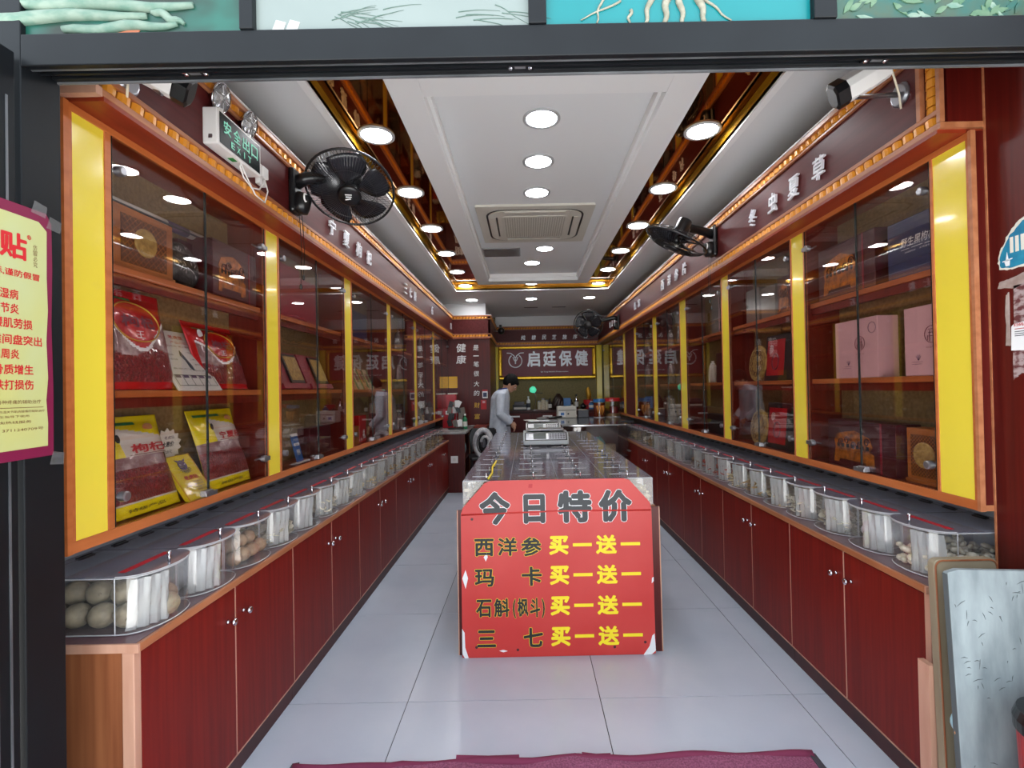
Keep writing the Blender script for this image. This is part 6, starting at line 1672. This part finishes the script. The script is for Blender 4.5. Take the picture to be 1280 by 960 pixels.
part('body', MB().box(-0.08, 0.08, -0.08, 0.08, 0, 0.11), 'grey_plastic', o, bevel=0.008); part('paper', MB().box(-0.11, 0.06, -0.09, 0.06, 0.11, 0.114), 'paper', o)
def display_jar(x, y, r, h, lidmat, label, kind):
    o = at(x, y, 0.862, 'display_jar', label, 'jar')
    part('glass_wall', MB().lathe([(r, 0.0), (r, h * 0.82)], n=28), 'cab_glass', o)
    part('glass_base', MB().lathe([(0, 0), (r, 0.0), (r, 0.01), (0, 0.01)], n=28), 'acrylic_edge', o)
    part('lid', MB().lathe([(0, h * .82), (r * 1.03, h * .82), (r * 1.03, h * .98), (r * .9, h), (0, h)], n=28), lidmat, o)
    if kind == 'amber':
        part('liquid', MB().lathe([(0, 0.012), (r * .95, 0.012), (r * .95, h * .78), (0, h * .78)], n=28), 'amber_liquid', o)
        for k in range(3):
            part('root', MB().tube([(r * .5 * (k - 1), -r * 0.93, h * .65), (r * .45 * (k - 1) + .01, -r * .96, h * .4), (r * .3 * (k - 1), -r * .94, h * .12)], [0.02, 0.016, 0.006], 8), 'root_amber', o, smooth=True)
    else:
        part('yellow_bed', MB().lathe([(0, 0.012), (r * .93, 0.012), (r * .93, h * .18), (0, h * .2)], n=28), 'slice_tan', o)
        part('red_berries', MB().lathe([(0, h * .2), (r * .6, h * .2), (r * .55, h * .55), (0, h * .6)], (r * .2, 0, 0), (0, 0, 1), 18), 'goji', o)
        lettering('人参', o, 'ink_white', -r * .3, h * 0.90, r * 0.5, h * 0.1, -r * 1.04, 0.0)
    return o
display_jar(1.06, 7.20, 0.085, 0.27, 'bottle_blue', 'round jar of amber root liquor with a blue lid on the rear counter', 'amber')
display_jar(1.265, 7.28, 0.115, 0.28, 'ink_red', 'wide glass jar with a red lid band at the right end of the rear counter', 'red')

# left cross counter with marble top
lc = root('cross_counter', (-1.0, 6.84, 0), 'dark red cross counter with a grey marble top at the end of the left cabinets', 'counter')
part('front_panel', MB().box(-1.38, -0.80, 6.25, 6.275, 0.0, 0.742), 'dark_wood', lc, world=True)
part('rear_panel', MB().box(-1.38, -0.80, 7.41, 7.43, 0.0, 0.742), 'dark_wood', lc, world=True)
part('inner_panel', MB().box(-1.20, -1.185, 6.275, 7.41, 0.0, 0.742), 'kick', lc, world=True)
for z in (0.05, 0.40): part('shelf', MB().box(-1.185, -0.81, 6.275, 7.41, z, z + 0.02), 'kick', lc, world=True)
for y in (6.277, 6.83): part('edge_post', MB().box(-0.812, -0.798, y, y + 0.02, 0.0, 0.742), 'end_wood', lc, world=True)
part('marble_top', MB().box(-1.38, -0.775, 6.235, 7.46, 0.742, 0.768), 'marble', lc, world=True, bevel=0.003)
so = part('socket_plate', MB().box(-0.045, 0.045, -0.006, 0.0, -0.045, 0.045), 'white_plastic', lc, bevel=0.003); so.location = (0.07, -0.59, 0.42)
part('switch', MB().box(-0.018, 0.018, -0.009, -0.006, -0.02, 0.02), 'card_white', so)
def sack(x, y, z, sx, sy, h, mat, label, cat='plastic bag', seed=0):
    o = at(x, y, z, 'plastic_bag', label, cat); rg = random.Random(seed); p = [rg.uniform(0, 6) for _ in range(4)]
    rings = []
    for j in range(12):
        t = j / 11; rr = (0.25 + 0.75 * math.sin(math.pi * (0.12 + 0.70 * t))) 
        rings.append([(sx * rr * math.cos(a) * (1 + .12 * math.sin(4 * a + p[0] + 2 * t)), sy * rr * math.sin(a) * (1 + .12 * math.sin(5 * a + p[1])), h * t + 0.012 * math.sin(3 * a + p[2]) * t) for a in [R(15 * q) for q in range(24)]])
    part('sack', MB().loft(rings), mat, o, smooth=True)
    for s in (-1, 1):
        part('handle', MB().tube([(s * sx * .4, 0, h * .96), (s * sx * .55, 0, h * 1.08), (s * sx * .15, 0, h * 1.16), (s * sx * .1, 0, h * .96)], 0.006, 6), mat, o, smooth=True)
    return o
sack(-0.90, 6.52, 0.42, 0.085, 0.11, 0.22, 'bag_blue_plastic', 'pale blue plastic bag stuffed in the open shelf of the cross counter', seed=3)
o = at(-1.12, 7.05, 0.768, 'red_box', 'bright red box standing on the marble top against the cabinet', 'box'); part('carton', MB().box(-0.075, 0.075, -0.08, 0.08, 0, 0.27), 'photo_red', o, bevel=0.003)
part('white_lid_print', MB().box(-0.03, 0.03, -0.082, -0.08, 0.19, 0.24), 'ink_white', o)
o = at(-1.11, 7.30, 0.768, 'red_box', 'taller red box with white papers on top near the gold plate', 'box'); part('carton', MB().box(-0.075, 0.07, -0.06, 0.06, 0, 0.47), 'photo_red', o, bevel=0.003)
part('paper', MB().box(-0.05, 0.085, -0.06, 0.05, 0.47, 0.49), 'paper', o)
pr = at(-0.965, 6.72, 0.768, 'packet_rack', 'rack of black and white packets on the marble top', 'rack')
part('base', MB().box(-0.10, 0.11, -0.07, 0.07, 0, 0.02), 'black_plastic', pr, bevel=0.003)
part('pole', MB().cyl((0, 0, 0.02), (0, 0, 0.40), 0.007, 8), 'steel', pr)
rg = random.Random(6)
for k in range(16):
    x, y, z = rg.uniform(-0.09, 0.10), rg.uniform(-0.06, 0.02), 0.03 + 0.085 * (k // 4) + rg.uniform(0, 0.02)
    a = rg.uniform(-0.5, 0.5); w, h = 0.03, 0.045
    m = MB().slab_xz([(x + p * math.cos(a) - q * math.sin(a), z + 0.045 + p * math.sin(a) + q * math.cos(a)) for p, q in ((-w, -h), (w, -h), (w, h), (-w, h))], y - 0.008, y + 0.004)
    part('packet', m, ['ink_white', 'black_plastic', 'box_grey'][k % 3], pr, bevel=0.003)
bottle(-0.845, 6.70, 0.768, 0.032, 0.21, 'green_pack', 'green bottle with a white label at the right end of the marble top')
# small table, chair and bag by the passage
tb = at(-0.635, 7.15, 0, 'side_table', 'small red-topped table behind the black chair', 'table')
part('tabletop', MB().box(-0.12, 0.07, -0.22, 0.22, 0.755, 0.78), 'table_red', tb, bevel=0.004)
for sx in (-0.10, 0.05):
    for sy in (-0.2, 0.2): part('leg', MB().box(sx - 0.015, sx + 0.015, sy - 0.015, sy + 0.015, 0, 0.755), 'dark_wood', tb)
chx = at(-0.55, 6.25, 0, 'chair', 'black chair with a grey striped cushion behind the island', 'chair', rz=R(8))
part('seat', MB().slab_xy(rrect(0.19, 0.19, 0.05, 4), 0.43, 0.47), 'black_plastic', chx, bevel=0.01)
part('backrest', MB().slab_xz([(-0.17, 0.50), (0.17, 0.50), (0.19, 0.70), (0.15, 0.80), (-0.15, 0.80), (-0.19, 0.70)], 0.17, 0.20), 'black_plastic', chx, bevel=0.01)
for sx in (-0.16, 0.16):
    for sy in (-0.16, 0.16): part('leg', MB().tube([(sx, sy, 0.43), (sx * 1.15, sy * 1.15, 0.0)], 0.012, 8), 'black_wire', chx)
    part('back_post', MB().tube([(sx, 0.17, 0.43), (sx, 0.19, 0.78)], 0.011, 8), 'black_wire', chx)
cu = at(-0.55, 6.15, 0.47, 'cushion', 'grey and white bundled cushion standing on the black chair', 'cushion', rz=R(5))
m = MB().tube([(0.13 * math.cos(R(a)) * 0.9, 0.0, 0.19 + 0.19 * math.sin(R(a))) for a in range(0, 360, 15)], 0.042, 12, closed=True); part('outer_roll', m, 'bag_white_plastic', cu, smooth=True)
part('inner_band', MB().tube([(0.055 * math.cos(R(a)) + 0.025, -0.03, 0.21 + 0.08 * math.sin(R(a))) for a in range(-60, 200, 20)], 0.020, 10), 'bag_white_plastic', cu, smooth=True)
part('core', MB().ball((0.01, 0.0, 0.19), 0.055, 12, 8, (0.8, 0.5, 1.3)), 'grey_plastic', cu, smooth=True)
cu.scale = (0.85, 0.85, 0.85)
part('dark_stripe', MB().tube([(0.10 * math.cos(R(a)) + 0.004, -0.035, 0.19 + 0.145 * math.sin(R(a))) for a in range(100, 290, 20)], 0.007, 8), 'black_plastic', cu, smooth=True)

# ================================================================== PERSON
def remesh(o, size, sub=False):
    r = o.modifiers.new('join', 'REMESH'); r.mode = 'VOXEL'; r.voxel_size = size; r.use_smooth_shade = True
    s = o.modifiers.new('soften', 'SMOOTH'); s.factor = 0.5; s.iterations = 4
pe = root('person', (-0.38, 6.92, 0), 'person in a long pale blue-grey coat, dark hair, head bowed, behind the island', 'person')
def ell(cx, cy, z, rx, ry, n=24, tx=0.0, p=1.0):
    return [(cx + rx * math.copysign(abs(math.cos(a)) ** p, math.cos(a)), cy + ry * math.copysign(abs(math.sin(a)) ** p, math.sin(a)), z + tx * math.cos(a)) for a in [2 * math.pi * k / n for k in range(n)]]
b = MB()
b.loft([ell(0.0, 0, 0.80, .10, .155), ell(0.0, 0, 0.90, .105, .16), ell(0.0, 0, 1.00, .095, .14), ell(0.01, 0, 1.12, .105, .155), ell(0.02, 0, 1.24, .11, .175), ell(0.035, 0, 1.31, .09, .17), ell(0.06, 0, 1.345, .06, .10)])
b.tube([(0.05, 0, 1.31), (0.09, 0, 1.37), (0.13, 0, 1.41)], [0.058, 0.052, 0.052], 14)
hd = Matrix.Rotation(R(46), 3, 'Y')
hc = Vector((0.165, 0, 1.455))
b.ball(hc, 0.1, 20, 14, (0.98, 0.78, 1.15), hd)                       # skull
b.ball(hc + hd @ Vector((0.045, 0, -0.055)), 0.062, 16, 10, (0.95, 0.85, 1.0), hd)   # jaw
b.tube([hc + hd @ Vector((0.085, 0, 0.02)), hc + hd @ Vector((0.118, 0, -0.018)), hc + hd @ Vector((0.095, 0, -0.03))], [0.010, 0.016, 0.010], 8)  # nose
b.tube([hc + hd @ Vector((0.085, -0.022, -0.056)), hc + hd @ Vector((0.098, 0, -0.056)), hc + hd @ Vector((0.085, 0.022, -0.056))], [0.007, 0.009, 0.007], 8)  # lips
for s in (-1, 1):
    b.ball(hc + hd @ Vector((-0.005, s * 0.079, -0.008)), 0.03, 10, 8, (0.6, 0.35, 1.0), hd)   # ear
    # arm: shoulder, elbow, wrist
    sh, el, wr = Vector((0.03, s * 0.175, 1.28)), Vector((0.02, s * 0.225, 1.02)), Vector((0.165, s * 0.165, 0.87))
    b.tube([sh + Vector((0, -s * 0.05, 0.01)), sh, (sh + el) / 2, el, (el + wr) / 2, wr], [0.05, 0.052, 0.046, 0.040, 0.036, 0.027], 12)
    b.ball(wr + Vector((0.03, -s * 0.008, -0.03)), 0.036, 10, 8, (0.9, 0.5, 1.1))
    for f in range(4):
        p0 = wr + Vector((0.045 - 0.004 * f, s * (0.014 - 0.012 * f), -0.052 - 0.004 * f)); L_ = (0.030, 0.034, 0.031, 0.025)[f]
        b.tube([wr + Vector((0.03, 0, -0.03)), p0, p0 + Vector((0.010, -s * 0.004, -L_)), p0 + Vector((-0.004, -s * 0.01, -L_ * 1.8))], [0.010, 0.0095, 0.009, 0.007], 8)
    b.tube([wr + Vector((0.03, 0, -0.012)), wr + Vector((0.058, -s * 0.018, -0.030)), wr + Vector((0.066, -s * 0.022, -0.058))], [0.013, 0.0105, 0.008], 8)
    hp, kn, an = Vector((0.0, s * 0.085, 0.86)), Vector((0.02 * s + 0.01, s * 0.095, 0.46)), Vector((0.03 * s - 0.02, s * 0.10, 0.09))
    b.tube([hp, (hp + kn) / 2, kn, (kn + an) / 2 + Vector((-0.012, 0, 0.03)), an], [0.085, 0.073, 0.054, 0.050, 0.036], 14)
    b.tube([an + Vector((-0.02, 0, -0.03)), an + Vector((0.06, 0, -0.055)), an + Vector((0.13, 0, -0.065))], [0.035, 0.034, 0.024], 10)
body = part('body', b, 'skin', pe); remesh(body, 0.0075)
c = MB()
c.loft([ell(-0.005, 0, 0.50, .175, .235, p=.9), ell(-0.005, 0, 0.62, .170, .23, p=.9), ell(-0.005, 0, 0.80, .155, .215), ell(-0.005, 0, 0.98, .140, .195), ell(0.005, 0, 1.14, .140, .20), ell(0.012, 0, 1.25, .140, .215), ell(0.028, 0, 1.325, .115, .195), ell(0.055, 0, 1.365, .082, .115), ell(0.075, 0, 1.385, .066, .075)])
for s in (-1, 1):
    sh, el, wr = Vector((0.03, s * 0.175, 1.28)), Vector((0.015, s * 0.235, 1.02)), Vector((0.160, s * 0.172, 0.885))
    c.tube([sh + Vector((0, -s * 0.08, 0.02)), sh, (sh + el) / 2, el, (el + wr) / 2, wr], [0.065, 0.074, 0.068, 0.062, 0.056, 0.050], 14)
    # creases
    for t in (0.35, 0.6, 0.8): 
        q_ = sh.lerp(el, t); c.tube([q_ + Vector((0.05, 0, 0.02)), q_ + Vector((0.0, s * 0.062, -0.01)), q_ + Vector((-0.055, 0, -0.02))], 0.014, 8)
    c.tube([(0.10, s * 0.14, 0.86), (0.13, s * 0.09, 0.70), (0.14, s * 0.06, 0.54)], 0.018, 8)
    c.tube([(-0.10, s * 0.12, 1.1), (-0.13, s * 0.12, 0.85), (-0.15, s * 0.14, 0.52)], 0.018, 8)
pe.scale = (0.97, 0.97, 0.945)
coat = part('coat', c, 'coat', pe); remesh(coat, 0.009)
m = MB().tube([(0.055 + 0.066 * math.cos(R(a)), 0.078 * math.sin(R(a)), 1.378 + 0.010 * math.cos(R(a))) for a in range(0, 360, 15)], 0.016, 8, closed=True)
part('collar', m, 'collar', pe, smooth=True)
h_ = MB(); rg = random.Random(8)
h_.ball(hc + hd @ Vector((-0.014, 0, 0.022)), 0.108, 20, 14, (1.0, 0.86, 1.08), hd)
for k in range(40):
    a, t = rg.uniform(0, 6.28), rg.uniform(0.1, 1.3)
    d = hd @ Vector((math.cos(a) * math.sin(t) - 0.1, 0.85 * math.sin(a) * math.sin(t), math.cos(t) * 1.05))
    h_.ball(hc + hd @ Vector((-0.01, 0, 0.02)) + d * 0.095, rg.uniform(0.014, 0.024), 7, 5)
h_.ball(hc + hd @ Vector((0.065, 0, 0.065)), 0.045, 12, 8, (1, 1.4, 0.8), hd)
# keep hair off the face: cut cells in front of the forehead line
hair = part('hair', h_, 'hair', pe); remesh(hair, 0.006)
hair.location = (-0.006, 0, 0.012)
for s in (-1, 1):
    e_ = part('eye', MB().ball(hc + hd @ Vector((0.088, s * 0.032, 0.004)), 0.011, 10, 8, (0.5, 1, 0.6), hd), 'ink_white', pe, smooth=True)
    part('iris', MB().ball(hc + hd @ Vector((0.0935, s * 0.032, 0.003)), 0.005, 8, 6), 'ink_black', e_)
    part('trouser_leg', MB().tube([(0.0, s * 0.088, 0.80), (0.02, s * 0.095, 0.46), (0.03 * s - 0.02, s * 0.10, 0.06)], [0.098, 0.082, 0.066], 16), 'trousers', pe, smooth=True)
    part('shoe', MB().loft([ell(0.03 * s + 0.025, s * 0.10, 0.0, .145, .048, p=.8), ell(0.03 * s + 0.025, s * 0.10, 0.035, .143, .050, p=.8), ell(0.03 * s - 0.005, s * 0.10, 0.075, .085, .046)]), 'shoe', pe, smooth=True)
part('pocket_flap', MB().box(0.10, 0.165, -0.235, -0.20, 0.84, 0.855), 'trousers', pe)

# ================================================================== FRONT RIGHT: LEANING BOARDS AND BUCKET, MAT
bd = root('leaning_board', (1.255, 1.300, 0), 'large scuffed grey-white board leaning by the right jamb', 'board', tilt=-R(3.0))
part('board', MB().slab_xz([(-0.128, 0.0), (0.176, 0.0), (0.176, 0.772), (0.10, 0.782), (-0.10, 0.790), (-0.128, 0.782)], -0.008, 0.008), 'board_grey', bd, bevel=0.002)
part('dark_edge', MB().box(-0.1295, -0.128, -0.008, 0.008, 0.01, 0.778), 'dark_scuff', bd)
rg = random.Random(12); m = MB()
for k in range(130):
    x, z = rg.uniform(-0.115, 0.165), rg.choice([rg.uniform(0.02, 0.30), rg.uniform(0.45, 0.75)]); L_ = rg.uniform(0.006, 0.03); a = rg.uniform(-0.6, 0.6) + (1.57 if rg.random() < .4 else 0)
    m.tube([(x, -0.0085, z), (x + L_ * .5 * math.cos(a), -0.0085, z + L_ * .5 * math.sin(a) + .002), (x + L_ * math.cos(a), -0.0085, z + L_ * math.sin(a))], [0.0003, 0.0011, 0.0003], 4)
part('scuff_mark', m, 'dark_scuff', bd)['kind'] = 'stuff'
bd = root('leaning_board', (1.245, 1.395, 0), 'tan board with rounded corners leaning behind the scuffed grey board', 'board', tilt=-R(2.0))
part('board', MB().prism([(x * 1.0, z + 0.395) for x, z in rrect(0.092, 0.395, 0.02, 4)], lambda p: (p[0], -0.012, p[1]), lambda p: (p[0], 0.012, p[1])), 'board_tan', bd, bevel=0.003)
part('pale_rim', MB().tube([(x, -0.013, z + 0.395) for x, z in rrect(0.088, 0.391, 0.02, 4)], 0.0025, 6, closed=True), 'end_wood', bd)
o = root('leaning_strip', (1.165, 1.445, 0), 'thin pale wooden strip standing between the counter corner post and the boards', 'wood strip')
part('strip', MB().box(-0.022, -0.004, -0.02, 0.02, 0, 0.48), 'pale_edge', o); part('grey_strip', MB().box(-0.003, 0.010, -0.02, 0.02, 0, 0.47), 'board_tan', o)
o = root('crumpled_wrapper', (1.142, 1.330, 0.36), 'crumpled clear wrapper with red print stuck beside the board', 'wrapper')
m = MB(); rings = []
for j in range(6):
    t = j / 5; rr = math.sin(math.pi * (0.15 + 0.7 * t))
    rings.append([(0.016 * rr * math.cos(a) * (1 + .3 * math.sin(3 * a)), 0.012 * rr * math.sin(a), 0.055 * t + .004 * math.sin(2 * a)) for a in [R(30 * q) for q in range(12)]])
part('wrapper', m.loft(rings), 'bag_blue_plastic', o, smooth=True); part('red_print', MB().ball((-0.006, -0.008, 0.0), 0.012, 8, 6, (1, .5, 1)), 'orange_pack', o)
o = root('rubbish_bin', (1.262, 1.165, 0), 'red bin with a black rim at the right edge', 'bin')
part('body', MB().lathe([(0, 0), (0.075, 0.0), (0.092, 0.46), (0.088, 0.46), (0.0, 0.45)], n=36), 'bucket_red', o, smooth=False)
part('rim', MB().lathe([(0.088, 0.445), (0.097, 0.45), (0.098, 0.475), (0.09, 0.497), (0.06, 0.50), (0, 0.50)], n=36), 'black_plastic', o)
mb = MB()
fnb = lambda X, yy, Z: (-(0.0885 + 0.016 * (Z - 0.3)) * math.cos(X / 0.09), -(0.0885 + 0.016 * (Z - 0.3)) * math.sin(X / 0.09), Z)
def bandq(x0, x1, z0, z1, mat):
    m = MB(); n = 8
    for k in range(n):
        a, b = x0 + (x1 - x0) * k / n, x0 + (x1 - x0) * (k + 1) / n
        m.quad(fnb(a, 0, z0), fnb(b, 0, z0), fnb(b, 0, z1), fnb(a, 0, z1))
    part('white_print', m, mat, o)
bandq(0.01, 0.10, 0.385, 0.41, 'ink_white'); bandq(0.02, 0.09, 0.36, 0.375, 'ink_white')

mt = root('door_mat', (0.07, 1.415, 0), 'pinkish purple loop mat with raised worn edges at the threshold', 'mat')
nx, ny = 60, 20; vs = []; rg = random.Random(3)
def edge_y(x): return 0.305 + 0.012 * math.sin(3 * x) + (0.010 if -0.55 < x < 0.1 else 0) + 0.006 * math.sin(17 * x)
for j in range(ny + 1):
    for i in range(nx + 1):
        x = -0.90 + 1.80 * i / nx; t = j / ny
        y = -0.39 + (edge_y(x) + 0.39) * t
        z = 0.012 + (0.006 * math.sin(6 * x + 1) ** 2 if t > 0.9 else 0)
        vs.append((x, y, z))
m = MB().add(vs, [(j * (nx + 1) + i, j * (nx + 1) + i + 1, (j + 1) * (nx + 1) + i + 1, (j + 1) * (nx + 1) + i) for j in range(ny) for i in range(nx)])
pl = part('pile', m, 'mat_pink', mt); sld = pl.modifiers.new('thick', 'SOLIDIFY'); sld.thickness = 0.011; sld.offset = -1
xs = [-0.90 + 1.80 * i / 48 for i in range(49)]
m = MB(); ring = []
for x in xs:
    ring.append([(x, edge_y(x) - 0.022, 0.013), (x, edge_y(x) - 0.002, 0.019 + 0.005 * math.sin(9 * x) ** 2), (x, edge_y(x) + 0.010, 0.012), (x, edge_y(x) + 0.008, 0.0)])
m.loft(ring); part('rear_edge', m, 'mat_edge', mt, smooth=True)
for sx in (-1, 1):
    m = MB().loft([[(sx * 0.885, y, 0.0), (sx * 0.885, y, 0.016), (sx * 0.91, y, 0.012), (sx * 0.915, y, 0.0)] for y in (-0.39, 0.0, 0.31)])
    part('side_edge', m, 'pvc_under', mt)
for a, b_ in ((-0.34, -0.12), (0.10, 0.20)):
    m = MB().loft([[(x, edge_y(x) - 0.004, 0.018), (x, edge_y(x) + 0.012, 0.020 + 0.006 * math.sin(30 * x)), (x, edge_y(x) + 0.016, 0.004)] for x in (a, (a + b_) / 2, b_)])
    part('turned_up_edge', m, 'mat_edge', mt)
